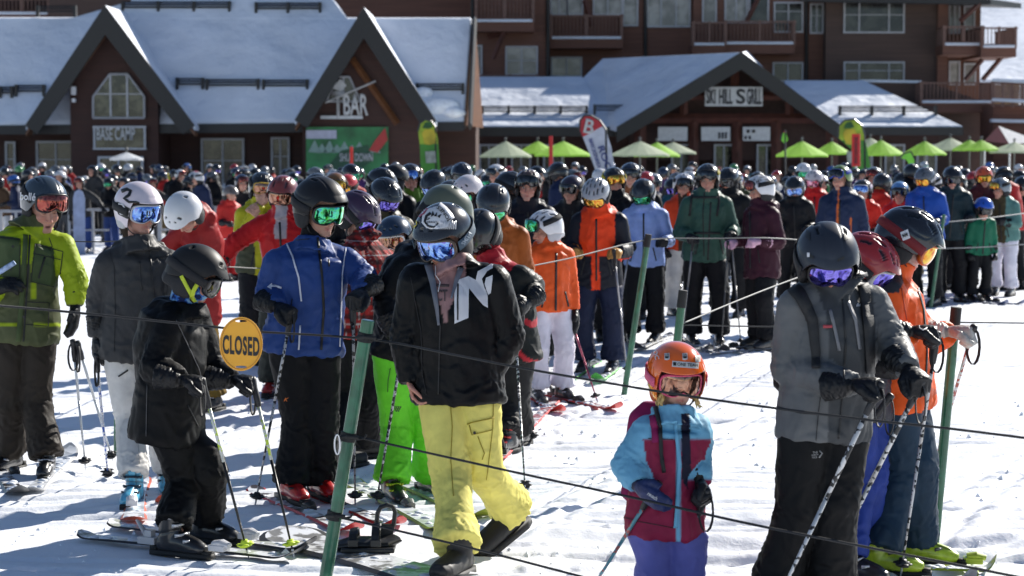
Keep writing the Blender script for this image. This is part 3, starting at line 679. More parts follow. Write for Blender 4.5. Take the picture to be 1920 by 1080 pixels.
def head_mesh(nu=150, nv=120, mouth=0.0, skin=(.55, .30, .22), beard=0, brow=(.06, .035, .02), eyes='down', male=1, bcol=(.20, .075, .03)):
    key = (nu, nv, mouth, skin, beard, eyes, bcol)
    if key in _heads: return _heads[key]
    th = np.linspace(.02, PI - .02, nv); ph = np.linspace(0, 2 * PI, nu, endpoint=False)
    T, H_ = np.meshgrid(th, ph, indexing='ij')
    D = np.stack([np.sin(T) * np.cos(H_), np.sin(T) * np.sin(H_), np.cos(T)], -1).reshape(-1, 3)
    O = np.array((0, .012, -.02)); t = np.full(len(D), .2)
    for _ in range(60):
        t -= np.clip(head_sdf(O + D * t[:, None], mouth), -.01, .03) * .75
    P = O + D * t[:, None]
    c = np.tile(np.array(skin), (len(P), 1)); A = np.abs(P[:, 0]); y, z = P[:, 1], P[:, 2]
    front = sst(.03, .06, y)[:, None]
    def mixc(c, col, w): w = np.clip(w, 0, 1)[:, None]; return c * (1 - w) + np.array(col) * w
    red = np.array(skin) * np.array((1.05, .72, .68))
    c = mixc(c, red, np.exp(-((A - .038) ** 2 + (z + .035) ** 2) / .00045) * front[:, 0] * .7)
    c = mixc(c, red, np.exp(-(A ** 2 + (z + .042) ** 2) / .0002) * front[:, 0] * .8)
    c = mixc(c, (.36, .12, .10), np.exp(-(A / .021) ** 4 - ((z + .0745 + mouth / 2) / (.0095 + mouth * .5)) ** 4) * front[:, 0] * .8)
    if mouth: c = mixc(c, (.05, .012, .012), np.exp(-(A / .014) ** 4 - ((z + .0745 + mouth / 2) / (.002 + mouth * .55)) ** 4) * front[:, 0])
    bn = .5 + .5 * noise(P * 260)
    c = mixc(c, brow, np.exp(-((A - .031) / .019) ** 4 - ((z - .021 + (A - .03) ** 2 * 6) / .0045) ** 2) * front[:, 0] * (.6 + .4 * bn))
    if beard:
        jaw = sst(-.048, -.066, z) * sst(.0, .02, y) * (1 - .9 * np.exp(-(A / .019) ** 4 - ((z + .076) / .009) ** 4))
        jaw = np.maximum(jaw, sst(.04, .055, A) * sst(-.02, -.04, z) * sst(-.01, .01, y))
        c = mixc(c, bcol, jaw * beard * (.55 + .45 * bn))
    ey = (np.abs(A - .031) < .0145) & (np.abs(z + .003) < .0105) & (y > .06)
    r2 = ((A - .031) / .0125) ** 2 + ((z + .004) / (.0062 if eyes == 'open' else .0022)) ** 2
    w = np.where(ey, sst(1.25, .8, r2), 0)
    if eyes == 'open':
        c = mixc(c, (.62, .58, .55), w); ri = ((A - .031) ** 2 + (z + .004) ** 2) / .0052 ** 2
        c = mixc(c, (.05, .04, .035), np.where(ey, sst(1.2, .8, ri), 0) * w)
        c = mixc(c, (.05, .03, .02), np.where(ey, np.exp(-((r2 - 1.1) / .35) ** 2), 0) * .8)
    else: c = mixc(c, (.10, .05, .04), w)
    f = [(i * nu + j, (i + 1) * nu + j, (i + 1) * nu + (j + 1) % nu, i * nu + (j + 1) % nu) for i in range(nv - 1) for j in range(nu)]
    f += [tuple(reversed(range(nu))), tuple((nv - 1) * nu + j for j in range(nu))]
    _heads[key] = (P, f, c)
    return _heads[key]
# ---- helmet shells.  local frame: x side, y forward (face), z up, origin between the ears
def helmet_mesh(style, nu=96, nv=46):
    """style: std, race, skate, vent.  returns mesh with 'col' multiplier (dark vents)"""
    a = np.linspace(0, 2 * PI, nu, endpoint=False)           # 0 = +x side, pi/2 = front
    fr = np.clip(np.sin(a), 0, 1); bk = np.clip(-np.sin(a), 0, 1)
    low = -.030 + 0 * a
    low = np.where(np.sin(a) > .0, -.030 + (.086) * sst(.25, .75, np.sin(a)), low - .035 * bk ** 1.2)
    if style == 'race': low = np.where(np.sin(a) > .0, -.085 + .138 * sst(.36, .62, np.sin(a)), -.085 - 0 * a)
    if style == 'skate': low = np.where(np.sin(a) > 0, -.004 + .058 * sst(.1, .6, np.sin(a)), -.004 - .045 * bk)
    rx, ry, rz = .112, .136, .118
    if style == 'skate': rx, ry, rz = .112, .132, .120
    v = []; col = []
    def pt(an, t, k):
        # t 0 top .. 1 rim
        zt = rz * k
        zl = low[an]
        cz = .022
        # polar angle at the rim
        zr = np.clip((zl - cz) / rz, -.99, .99)
        th = t * math.acos(zr) if zr > -.5 or True else 0
        s = math.sin(min(th, PI * .5)) if th < PI / 2 else 1 - (1 - math.sin(th)) * .38
        z = cz + zt * math.cos(th)
        e = 1 + .03 * math.sin(th) * abs(math.sin(2 * a[an]))
        x = rx * k * s * math.cos(a[an]) * e; y = ry * k * s * math.sin(a[an]) * e - .006
        if math.sin(a[an]) > .3 and t > .8: y += .010 * (t - .8) / .2 * math.sin(a[an])       # small brow lip
        return x, y, z
    T = list(np.linspace(0.02, 1, nv))
    rows = [(t, 1.0) for t in T] + [(1.0, .955), (1.0, .90), (.85, .88), (.6, .87), (.3, .86)]
    for t, k in rows:
        for i in range(nu): v.append(pt(i, t, k))
    n = len(rows)
    f = [(i * nu + j, i * nu + (j + 1) % nu, (i + 1) * nu + (j + 1) % nu, (i + 1) * nu + j) for i in range(n - 1) for j in range(nu)]
    f += [tuple(range(nu))[::-1]]
    P = np.array(v); c = np.ones(len(P))
    x, y, z = P[:, 0], P[:, 1], P[:, 2]; dz = np.zeros(len(P)); up = np.arange(len(P)) < nv * nu
    slots = []
    if style in ('std', 'vent'):
        for sx in (-1, 1):
            slots += [((sx * .045, .075), (.006, .022)), ((sx * .05, -.0), (.006, .028)), ((sx * .04, -.075), (.007, .022)), ((sx * .018, .04), (.004, .018))]
            if style == 'vent': slots += [((sx * .078, .04), (.006, .025)), ((sx * .078, -.045), (.006, .025)), ((sx * .02, -.03), (.005, .03)), ((sx * .02, .095), (.005, .014))]
    elif style == 'plain':
        for sx in (-1, 1): slots += [((sx * .05, -.01), (.006, .022)), ((sx * .045, -.075), (.007, .02))]
    elif style == 'skate':
        for sx in (-1, 1): slots += [((sx * .05, .075), (.011, .006)), ((sx * .05, -.07), (.010, .007)), ((sx * .02, .1), (.006, .004))]
    for (cx, cy), (sx_, sy_) in slots:
        d = ((x - cx) / sx_) ** 4 + ((y - cy) / sy_) ** 4
        w_ = np.where(up & (z > .05), sst(1.3, .7, d), 0); c = c * (1 - .96 * w_); dz = dz - .008 * w_
    if style in ('std', 'vent', 'plain'):   # raised ridges and a parting groove
        g = np.exp(-((np.abs(x) - .032 - .1 * (y + .02) ** 2) / .004) ** 2) * sst(.07, .1, z); dz -= .0022 * g
        g2 = np.exp(-((z - .045 - .12 * np.abs(y)) / .004) ** 2) * (y < .05); dz -= .002 * g2 * up
    rimd = np.arange(len(P)) >= nv * nu
    c = np.where(rimd, .05, c)
    nrm = (P - np.array((0, -.006, .0))); nrm /= np.linalg.norm(nrm, axis=1)[:, None]
    P = P + nrm * dz[:, None]
    me = bpy.data.meshes.new('helmet'); me.from_pydata(P.tolist(), [], f); setcol(me, np.repeat(c[:, None], 3, 1))
    me.polygons.foreach_set('use_smooth', [True] * len(me.polygons))
    return me
_hm = {}
def helmet_get(style, lo=False):
    k = (style, lo)
    if k not in _hm: _hm[k] = helmet_mesh(style, 40, 14) if lo else helmet_mesh(style)
    return _hm[k]
def xf(me, M): m = me.copy(); m.transform(M); return m
# ear pads + chin strap mesh
_ep = {}
def earpads(lo=False):
    if lo in _ep: return _ep[lo]
    mb = MB()
    for s in (-1, 1):
        mb.ball((s * .082, -.012, -.045), (.02, .05, .058), n=16)
        mb.ball((s * .076, -.035, -.06), (.018, .04, .045), n=12)
    mb.tube([(.078, -.06, -.05), (.05, -.11, -.05), (0, -.125, -.045), (-.05, -.11, -.05), (-.078, -.06, -.05)], [(.035, .012)] * 5, 10, wide=(0, 0, 1))
    me = remesh(mb, .006 if not lo else .012, 3); _ep[lo] = me; return me
def straps():
    mb = MB()
    for s in (-1, 1): mb.tube([(s * .084, .02, -.07), (s * .072, .035, -.10), (s * .04, .05, -.125), (0, .055, -.132)], [(.009, .002)] * 4, 6, wide=(0, 1, 0))
    return mb.mesh()
def goggle_parts(lo=False, size=1.0, nose=1):
    """lens, frame, strap in head frame"""
    n = 44 if not lo else 20; k = 10 if not lo else 4
    W_, Hh = .090 * size, .046 * size
    def outline(t, s=1.0):
        c, sn = math.cos(t), math.sin(t); p = 2 / 3.2
        u = math.copysign(abs(c) ** p, c) * W_; v_ = math.copysign(abs(sn) ** p, sn) * Hh
        if nose and sn < 0: v_ += .020 * size * math.exp(-(u / (.019 * size)) ** 2)
        return u * s, v_ * s
    def place(u, v_, r=0.0):
        an = u / .094; rr = .101 + r
        return (math.sin(an) * (rr - .004), math.cos(an) * rr + .010 - v_ * v_ * 2.2, v_ - .002)
    v = []; f = []
    for i in range(k + 1):
        for j in range(n):
            u, q = outline(2 * PI * j / n, i / k); v.append(place(u, q, .012 + .004 * (1 - (i / k) ** 2)))
    f = [(i * n + j, i * n + (j + 1) % n, (i + 1) * n + (j + 1) % n, (i + 1) * n + j) for i in range(k) for j in range(n)]
    lens = bpy.data.meshes.new('lens'); lens.from_pydata(v, [], f)
    fr = MB(); v = []; f = []
    prof = [(.97, .0145), (1.06, .0150), (1.13, .008), (1.15, -.008), (1.05, -.014), (.98, .004)]
    for j in range(n):
        for s, r in prof:
            u, q = outline(2 * PI * j / n, s); v.append(place(u, q, r))
    m = len(prof); f = [(j * m + a, ((j + 1) % n) * m + a, ((j + 1) % n) * m + (a + 1) % m, j * m + (a + 1) % m) for j in range(n) for a in range(m)]
    frm = bpy.data.meshes.new('frame'); frm.from_pydata(v, [], f)
    return lens, frm
def strap_mesh(up=0.0, zr=0.0, w_=.019):
    """band round the helmet from goggle side to goggle side"""
    v = []; n = 40
    for i in range(n + 1):
        t = i / n; an = R(28) - t * R(236)
        z = zr + .004 + .02 * math.sin(t * PI)
        ca, sa = math.cos(an), math.sin(an)
        for dz in (-w_, w_):
            zz = z + dz; kk = math.sqrt(max(.02, 1 - ((zz - .022) / .118) ** 2)) if zz > .022 else 1
            e = 1 + .03 * abs(math.sin(2 * an))
            v.append((-.1165 * ca * kk * e * (1 if True else 0) , .140 * sa * kk * e - .006, zz))
    # mirror so that it starts on the right temple and ends on the left
    f = [(2 * i, 2 * i + 2, 2 * i + 3, 2 * i + 1) for i in range(n)]
    me = bpy.data.meshes.new('strap'); me.from_pydata(v, [], f)
    return me
def lens_mat(cols, rough=.07):
    cols = [tuple(v * .72 for v in c) for c in cols]
    m = bpy.data.materials.new('mirror lens with painted reflections'); m.use_nodes = True; n = m.node_tree; b = n.nodes['Principled BSDF']
    b.inputs['Metallic'].default_value = .92; b.inputs['Roughness'].default_value = rough; b.inputs['Coat Weight'].default_value = .5
    tc = n.nodes.new('ShaderNodeTexCoord'); nz = n.nodes.new('ShaderNodeTexNoise'); nz.inputs['Scale'].default_value = 17; nz.inputs['Detail'].default_value = 4; nz.inputs['Distortion'].default_value = 1.6
    n.links.new(tc.outputs['Object'], nz.inputs['Vector']); cr = n.nodes.new('ShaderNodeValToRGB'); n.links.new(nz.outputs[0], cr.inputs[0])  # dark-to-bright noise ramp paints mottled reflections into the mirror coating colour
    e = cr.color_ramp.elements; pos = np.linspace(.34, .66, len(cols))
    e[0].position = pos[0]; e[0].color = (*cols[0], 1); e[1].position = pos[-1]; e[1].color = (*cols[-1], 1)
    for p, c in zip(pos[1:-1], cols[1:-1]): q = e.new(p); q.color = (*c, 1)
    n.links.new(cr.outputs[0], b.inputs['Base Color']); return m
LENS = {
 'blue': lens_mat([(.02, .03, .12), (.10, .25, .85), (.35, .6, 1.0), (.25, .2, .75)]),
 'green': lens_mat([(.01, .06, .03), (.05, .55, .12), (.1, .8, .45), (.05, .3, .5)]),
 'purple': lens_mat([(.015, .01, .05), (.12, .08, .6), (.3, .25, .95), (.04, .03, .12)]),
 'gold': lens_mat([(.5, .05, .01), (.95, .35, .03), (1, .75, .08), (.8, .1, .02)]),
 'red': lens_mat([(.02, .008, .008), (.35, .05, .04), (.5, .12, .08), (.06, .015, .012)]),
 'amber': lens_mat([(.10, .035, .02), (.35, .14, .08), (.55, .3, .2), (.09, .03, .02)]),
 'dark': lens_mat([(.01, .01, .012), (.05, .05, .055), (.12, .12, .12), (.02, .02, .02)]),
 'pink': lens_mat([(.3, .02, .1), (.8, .2, .35), (.9, .5, .6), (.2, .1, .4)]),
}
# ---- hands.  local frame: origin wrist, +y along the hand, palm faces -z, thumb side +x (mirror with sx)
def hand_mb(mb, curl, glove=1, sx=1, spread=.0, thumb_in=.6, sc=1.0):
    g = glove; fr = (.0165 if g else .0088) * sc
    pw, pt_ = (.050, .033) if g else (.040, .014)
    mb.tube([(0, -.03, 0), (0, .0, 0), (sx * .002, .04, -.003), (sx * .0, .085, -.004), (0, .100, -.006)], [(.032, .026) if g else (.028, .020), (.036, .026) if g else (.03, .019), (pw, pt_), (pw * 1.02, pt_ * .95), (pw * .9, pt_ * .8)], 16, wide=(1, 0, 0))
    L = [(.042, .027, .021), (.047, .030, .022), (.043, .028, .021), (.034, .021, .018)]
    for i, (l, x0) in enumerate(zip(L, (.031, .0105, -.0105, -.031))):
        p = Vector((sx * x0 * (1.1 if g else 1), .092 - .006 * abs(i - 1.2), -.004)); an = .12 + spread * 0; pts = [p - Vector((0, .02, 0)), p]
        for k, (ll, bend) in enumerate(zip(l, (1.15, 1.5, .9))):
            an += curl * bend + .04 * i
            ll = ll * (1.08 if g else 1)
            p = p + Vector((sx * (.5 - i / 3) * spread * .02, math.cos(an) * ll, -math.sin(an) * ll)); pts.append(p)
        mb.tube(pts, [fr * 1.05, fr * 1.08, fr * 1.04, fr * .98, fr * .82], 10)
        mb.ball(pts[-1], fr * .84, n=8)
    t0 = Vector((sx * .026, .022, -.006)); t1 = t0 + Vector((sx * .034, .026, -.016)); t2 = t1 + Vector((sx * (.012 - .02 * thumb_in), .030, -.018 - .012 * thumb_in)); t3 = t2 + Vector((-sx * .014 * thumb_in, .022, -.012))
    mb.tube([t0, t1, t2, t3], [fr * 1.45, fr * 1.3, fr * 1.08, fr * .85], 10); mb.ball(t3, fr * .88, n=8)
_hand = {}
def glove_get(kind, sx, vox=.0042):
    k = (kind, sx, vox)
    if k in _hand: return _hand[k]
    mb = MB()
    if kind == 'grip': hand_mb(mb, .95, 1, sx)
    elif kind == 'fist': hand_mb(mb, 1.15, 1, sx, thumb_in=1)
    elif kind == 'relax': hand_mb(mb, .38, 1, sx)
    elif kind == 'mitt':
        mb.tube([(0, -.03, 0), (0, .0, 0), (0, .05, -.004), (0, .11, -.014), (0, .15, -.035), (0, .168, -.055)], [(.036, .03), (.042, .03), (.054, .034), (.054, .034), (.046, .03), (.026, .02)], 18, wide=(1, 0, 0))
        mb.tube([(sx * .03, .02, -.008), (sx * .058, .055, -.024), (sx * .052, .09, -.038)], [.024, .021, .017], 10)
    # gauntlet over the cuff of the sleeve
    gr_ = .72 if kind == 'mitt' else 1
    mb.tube([(0, -.125 * gr_, 0), (0, -.10 * gr_, 0), (0, -.05 * gr_, 0), (0, -.01, 0)], [(.066 * gr_, .060 * gr_), (.064 * gr_, .058 * gr_), (.054 * gr_, .050 * gr_), (.042, .036)], 20, wide=(1, 0, 0))
    me = remesh(mb, vox, 2); P = vco(me); N = vno(me)
    d = np.abs(noise(P * np.array((30, 60, 30)))) - .2
    P = P + N * (d * np.where(P[:, 1] < -.03, .014, .005))[:, None]
    # sewn wrist strap
    y = P[:, 1]; P = P + N * (-.004 * np.exp(-((y + .012) / .008) ** 2))[:, None]
    setco(me, P); me.polygons.foreach_set('use_smooth', [True] * len(me.polygons))
    setcol(me, np.repeat(np.where(np.abs(y + .012) < .007, .5, 1.0)[:, None], 3, 1))
    _hand[k] = me; return me
# ---- ski boot and snowboard boot. local frame: origin on the sole under the ankle, +y to the toe, z up
_boot = {}
def boot_get(kind, lo=False):
    k = (kind, lo)
    if k in _boot: return _boot[k]
    out = {}
    if kind == 'ski':
        mb = MB()
        mb.tube([(0, -.105, .065), (0, -.09, .062), (0, -.03, .072), (0, .04, .068), (0, .10, .058), (0, .16, .048), (0, .188, .044)], [(.030, .038), (.042, .050), (.045, .058), (.047, .054), (.050, .045), (.044, .033), (.028, .020)], 20, wide=(1, 0, 0))
        mb.tube([(0, -.04, .05), (0, -.038, .12), (0, -.03, .18), (0, -.022, .225), (0, -.02, .235)], [(.048, .060), (.050, .062), (.052, .064), (.053, .064), (.050, .06)], 22, wide=(1, 0, 0))
        me = remesh(mb, .0065 if not lo else .014, 3); P = vco(me); N = vno(me)
        z, y, x = P[:, 2], P[:, 1], P[:, 0]
        c = np.ones(len(P)); groove = np.exp(-((z - (.125 + .25 * (y + .03))) / .005) ** 2) * (y < .06)
        P = P - N * (.005 * groove)[:, None]; c *= 1 - .7 * groove
        tongue = sst(.022, .016, np.abs(x)) * sst(.0, .02, y) * sst(.075, .09, z); P = P + N * (.005 * tongue)[:, None]
        c *= 1 - .75 * np.exp(-((np.abs(x) - .021) / .003) ** 2) * (y > .01) * (z > .08)
        setco(me, P); setcol(me, np.repeat(c[:, None], 3, 1)); out['boot'] = me
        s = MB(); s.prism([(x_, y_, 0) for x_, y_ in ((-.032, -.145), (.032, -.145), (.038, -.08), (.03, 0), (.042, .09), (.036, .19), (.028, .225), (-.028, .225), (-.036, .19), (-.042, .09), (-.03, 0), (-.038, -.08))], (0, 0, .026)); s.box((0, -.125, .035), (.06, .035, .03)); s.box((0, .2, .03), (.058, .04, .02)); out['sole'] = s.mesh()
        bk = MB()
        for (yy, zz, w_) in ((.115, .098, .09), (.065, .125, .092), (.050, .175, .098)):
            r = w_ * .5
            bk.tube([(r * math.sin(a_) * 1.02, yy - .05 + math.cos(a_) * .05, zz - .02 + .014 * math.cos(a_)) for a_ in np.linspace(-1.35, 1.35, 9)], [(.0065, .0035)] * 9, 6, wide=(0, -.25, 1))
            bk.box((r * .86, yy - .022, zz - .010), (.010, .036, .013), Matrix.Rotation(.5, 3, 'Z'))
            bk.box((-r * .86, yy - .022, zz - .010), (.010, .036, .013), Matrix.Rotation(-.5, 3, 'Z'))
        bk.tube([(math.cos(t) * .055, -.025 + math.sin(t) * .066, .212) for t in np.linspace(0, 2 * PI, 22)], [(.018, .004)] * 22, 6, wide=(0, 0, 1))
        out['buckle'] = bk.mesh()
    else:
        mb = MB()
        mb.tube([(0, -.11, .06), (0, -.085, .06), (0, 0, .066), (0, .08, .058), (0, .15, .052), (0, .19, .05), (0, .205, .048)], [(.028, .035), (.046, .052), (.05, .056), (.053, .048), (.052, .044), (.040, .036), (.02, .02)], 20, wide=(1, 0, 0))
        mb.tube([(0, -.03, .05), (0, -.034, .12), (0, -.032, .19), (0, -.03, .23)], [(.05, .064), (.053, .066), (.055, .068), (.053, .066)], 20, wide=(1, 0, 0))
        me = remesh(mb, .0065 if not lo else .014, 3); P = vco(me); N = vno(me); d = np.abs(noise(P * 28)) - .2
        P = P + N * (.005 * d)[:, None]; lace = np.exp(-((np.mod(P[:, 2] * 42, 1) - .5) / .18) ** 2) * sst(.02, .012, np.abs(P[:, 0])) * (P[:, 1] > .03); P += N * (.004 * lace)[:, None]
        setco(me, P); setcol(me, np.repeat((1 + .8 * lace)[:, None], 3, 1)); out['boot'] = me
        s = MB(); s.prism([(x_, y_, 0) for x_, y_ in ((-.03, -.13), (.03, -.13), (.05, -.09), (.05, .1), (.045, .18), (.02, .215), (-.02, .215), (-.045, .18), (-.05, .1), (-.05, -.09))], (0, 0, .028)); out['sole'] = s.mesh()
    for m in out.values(): m.polygons.foreach_set('use_smooth', [True] * len(m.polygons))
    _boot[k] = out; return out
def basis(o, x, y, z, s=1.0):
    M = Matrix((x * s, y * s, z * s)).transposed().to_4x4(); M.translation = o; return M
def frame_from(fwd, up):
    fwd = fwd.normalized(); x = fwd.cross(up).normalized(); u = x.cross(fwd).normalized(); return x, fwd, u
_ml = {}
def setl(o, M): o.matrix_local = M; _ml[o.name] = M.copy()
def getl(o): return _ml.get(o.name, Matrix.Translation(o.location))
def nest(e, o): M = getl(o).inverted() @ getl(e); e.parent = o; setl(e, M)
def child(name, me, mats, par, M=None, smooth=True, shared=False):
    """mesh in local shape space, matrix M in world space, parented to the thing"""
    if not shared: me = me.copy() if me.users else me
    o = bpy.data.objects.new(name, me); C.objects.link(o); o.parent = par
    ms = mats if isinstance(mats, (list, tuple)) else [mats]
    while len(me.materials) < len(ms): me.materials.append(None)
    for i, m in enumerate(ms): o.material_slots[i].link = 'OBJECT'; o.material_slots[i].material = m
    if smooth and not me.polygons[0].use_smooth: me.polygons.foreach_set('use_smooth', [True] * len(me.polygons))
    W_ = Vector(par['_w']) if '_w' in par else Vector((0, 0, 0))
    M = M or Matrix.Identity(4)
    setl(o, Matrix.Translation(-W_) @ M)
    return o
# ---------------------------------------------------------------- the figure
class Fig: pass
def seg_coords(P, chains):
    """nearest chain point: returns chain index, distance along, radial unit vector"""
    best = np.full(len(P), 1e9); ci = np.zeros(len(P), int); al = np.zeros(len(P)); rad = np.zeros((len(P), 3))
    for k, ch in enumerate(chains):
        acc = 0
        for a, b, sc in zip(ch['p'][:-1], ch['p'][1:], ch['r']):
            a = np.array(a); b = np.array(b); L = np.linalg.norm(b - a); t = np.clip(((P - a) @ (b - a)) / (L * L), 0, 1)
            v = P - a - t[:, None] * (b - a); d = np.linalg.norm(v, axis=1) / sc; m = d < best
            best = np.where(m, d, best); ci = np.where(m, k, ci); al = np.where(m, acc + t * L, al); rad[m] = (v / np.maximum(np.linalg.norm(v, axis=1), 1e-5)[:, None])[m]
            acc += L
    return ci, al, rad
def folds(me, chains, amp, seed, big=.010):
    P = vco(me); N = vno(me); ci, al, rad = seg_coords(P, chains); d = np.zeros(len(P))
    for k, ch in enumerate(chains):
        m = ci == k
        if not m.any(): continue
        Q = np.stack([al[m] * ch.get('f', 16), rad[m][:, 0] * 1.3 + rad[m][:, 2] * .8 * ch.get('tw', 1), rad[m][:, 1] * 1.3 + seed * 7.1 + k * 3.3], 1)
        Q[:, 0] += 1.2 * noise(Q * .6 + 9)
        n1 = np.abs(noise(Q)); n2 = np.abs(noise(Q * np.array((2.1, 1.8, 1.8)) + 5)); env = ch['env'](al[m])
        rg = (1 - np.minimum(n1 * 3.2, 1)) ** 2; d[m] = rg * amp * .75 * env + (np.minimum(n1, .33) - .16) * amp * env * 1.6 + (n2 - .2) * amp * .7 * env + big * fbm(P[m] * 5 + seed, 2) * .8
    P = P + N * d[:, None]; setco(me, P)
    return P
def person(label, J, group=None, cat='person', k=1.0, vox=.010, seed=1, jacket=None, pants=None, helmet=None, gog=None, face=None, hands=('glove', 'glove'), hkind=('grip', 'grip'), boots=None, gaiter=None, hair=None, amp=.019, lo=False, pack=None, hat=None):
    """J: world joints. fw: torso forward; sa/sb shoulders; ea/eb elbows; wa/wb wrists; ha/hb hand directions; pa/pb palm normals; ka/kb; fa/fb feet on the ground; ta/tb toe directions; hc head centre; hf head forward; hr roll"""
    base = (J['fa'] + J['fb']) / 2
    T = thing('person', tuple(base), label, cat, group); fg = Fig(); fg.T = T; fg.J = J
    r = J['r']; fwd = J['fw']; P_, Cc, Nk = J['p'], J['c'], J['n']
    up = (Nk - P_).normalized()
    # --- body: continuous skin mesh (head, neck, trunk, limbs, hands)
    hx, hy, hz = frame_from(J['hf'], J.get('hu', Vector((0, 0, 1)))); hs = J.get('hs', 1.0); MH = basis(J['hc'], hx, hy, hz, hs); fg.MH = MH
    face = dict(face or {}); skin = face.get('skin', (.50, .27, .20))
    nh = (60, 50) if lo else (170, 140)
    HP, Hf, Hc = head_mesh(nh[0], nh[1], face.get('mouth', 0.0), skin, face.get('beard', 0), eyes=face.get('eyes', 'down'), bcol=face.get('bcol', (.20, .075, .03)))
    mb = MB()
    low = J['hc'] - hz * .06 * hs - hy * .02 * hs
    mb.tube([P_ - up * .06 * k, P_ + up * .08 * k, Cc - up * .05 * k, Cc + up * .10 * k, Nk - up * .02 * k], [(.155 * k, .10 * k), (.135 * k, .09 * k), (.15 * k, .10 * k), (.13 * k, .085 * k), (.06 * k, .06 * k)], 16, wide=r)
    mb.tube([Nk - up * .06 * k, (Nk + low) / 2, low + hz * .03 * hs], [.062 * k, .056 * k, .054 * k], 14)
    for s in 'ab':
        S, E, W_, Kn, Ft = J['s' + s], J['e' + s], J['w' + s], J['k' + s], J['f' + s]
        mb.tube([Cc + (S - Cc) * .5, S, (S + E) / 2, E, (E + W_) / 2, W_], [.05 * k, .055 * k, .047 * k, .038 * k, .036 * k, .026 * k], 12)
        Hp = P_ + r * (.09 * k * (1 if s == 'b' else -1)) - Vector((0, 0, .05 * k))
        mb.tube([Hp, (Hp + Kn) / 2, Kn, Kn * .4 + Ft * .6 + Vector((0, 0, .06)), Ft + Vector((0, 0, .10))], [.066 * k, .058 * k, .045 * k, .040 * k, .034 * k], 14)
        toe = J['t' + s]; mb.tube([Ft + Vector((0, 0, .08)) - toe * .04, Ft + Vector((0, 0, .06)) + toe * .05, Ft + Vector((0, 0, .045)) + toe * .15], [(.035, .04), (.042, .035), (.03, .02)], 10, wide=(toe.y, -toe.x, 0))
    bare = [s for s, h in zip('ab', hands) if h == 'bare']
    MHd = {}
    for i, s in enumerate('ab'):
        d = J['h' + s].normalized(); pn = J['pn' + s]; z = (-pn + d * pn.dot(d)).normalized(); x = d.cross(z).normalized(); MHd[s] = basis(J['w' + s] + d * J.get('hoff' + s, 0), x, d, z, J.get('hsc', 1.0) * (1.08 if hands[i] != 'bare' else 1.0) * (.82 if hkind[i] == 'mitt' and k < .8 else 1) * (.97 if k > .8 else .82))
    bm_ = remesh(mb, .016 if not lo else .03, 2)
    verts = [tuple(v.co) for v in bm_.vertices]; faces = [tuple(p.vertices) for p in bm_.polygons]; cols = np.tile(np.array(skin) * np.array((1, 1, 1)), (len(verts), 1))
    for s in 'ab':
        if s in bare:
            hm = MB(); hand_mb(hm, J.get('curl' + s, .45), 0, J['sx' + s], spread=1.0, thumb_in=.3); h = remesh(hm, .0034, 1); h.transform(MHd[s]); n0 = len(verts)
            verts += [tuple(v.co) for v in h.vertices]; faces += [tuple(i + n0 for i in p.vertices) for p in h.polygons]; cols = np.concatenate([cols, np.tile(np.array(skin) * np.array((1.05, .9, .88)), (len(h.vertices), 1))])
    n0 = len(verts); HW = (np.array(MH.to_3x3()) @ HP.T).T + np.array(J['hc']); verts += [tuple(p) for p in HW]; faces += [tuple(i + n0 for i in q) for q in Hf]; cols = np.concatenate([cols, Hc])
    me = bpy.data.meshes.new('body'); me.from_pydata(verts, [], faces); setcol(me, cols)
    ms = mat('skin', (1, 1, 1), .5, bump=.0006, bscale=220, var=.06, vscale=18, attr=True, spec=.4)
    if 'sss' not in ms: ms['sss'] = 1; b_ = ms.node_tree.nodes['Principled BSDF']; b_.inputs['Subsurface Weight'].default_value = .12; b_.inputs['Subsurface Radius'].default_value = (.02, .008, .004)
    child('body', me, ms, T)
    # --- jacket
    jk = dict(jacket or {}); hem = jk.get('hem', .12) * k; g = jk.get('g', 1.0) * k
    hemc = P_ - up * hem; cr_ = J.get('hemdir')
    mb = MB()
    hw = jk.get('hw', .205) * g; hd = jk.get('hd', .15) * g; bl = jk.get('belly', 0) * k
    ctr = [hemc, hemc + up * .03, P_ + up * .02 * k + fwd * bl * .5, P_.lerp(Cc, .5) + fwd * bl, Cc - up * .02 * k + fwd * bl * .5, Cc + up * .10 * k, Nk - up * .05 * k, Nk - up * .005 * k]
    rr = [(hw * .97, hd * .97), (hw, hd), (hw * .96, hd * .97), (hw * .90, hd * .97), (hw * .93, hd * 1.0), (hw * .92, hd * .90), (hw * .62, hd * .62), (.085 * k, .085 * k)]
    mb.tube(ctr, rr, 28, wide=r)
    col_h = jk.get('collar', .07) * k
    if col_h:
        cz = Nk + (J['hc'] - Nk).normalized() * 0
        for ro_, ri in ((.092, .072),):
            n = 24; v = []; axis = (low - Nk).normalized(); t2 = fwd - axis * fwd.dot(axis); t2.normalize(); rx_ = t2.cross(axis)
            op = jk.get('open', 0)
            rings = [(-.05, ro_ * 1.35), (0.0, ro_ * 1.06), (col_h / k * .6, ro_), (col_h / k, ro_ * 1.0), (col_h / k, ri), (col_h / k * .5, ri), (-.03, ri * .95)]
            for h, rd in rings:
                for j in range(n):
                    a_ = 2 * PI * j / n; v.append(Nk + axis * (h * k) + (rx_ * math.cos(a_) + t2 * math.sin(a_) * 1.05) * (rd * k) + t2 * .008)
            m_ = len(rings); mb.add(v, [(i * n + j, i * n + (j + 1) % n, ((i + 1) % m_) * n + (j + 1) % n, ((i + 1) % m_) * n + j) for i in range(m_) for j in range(n)])
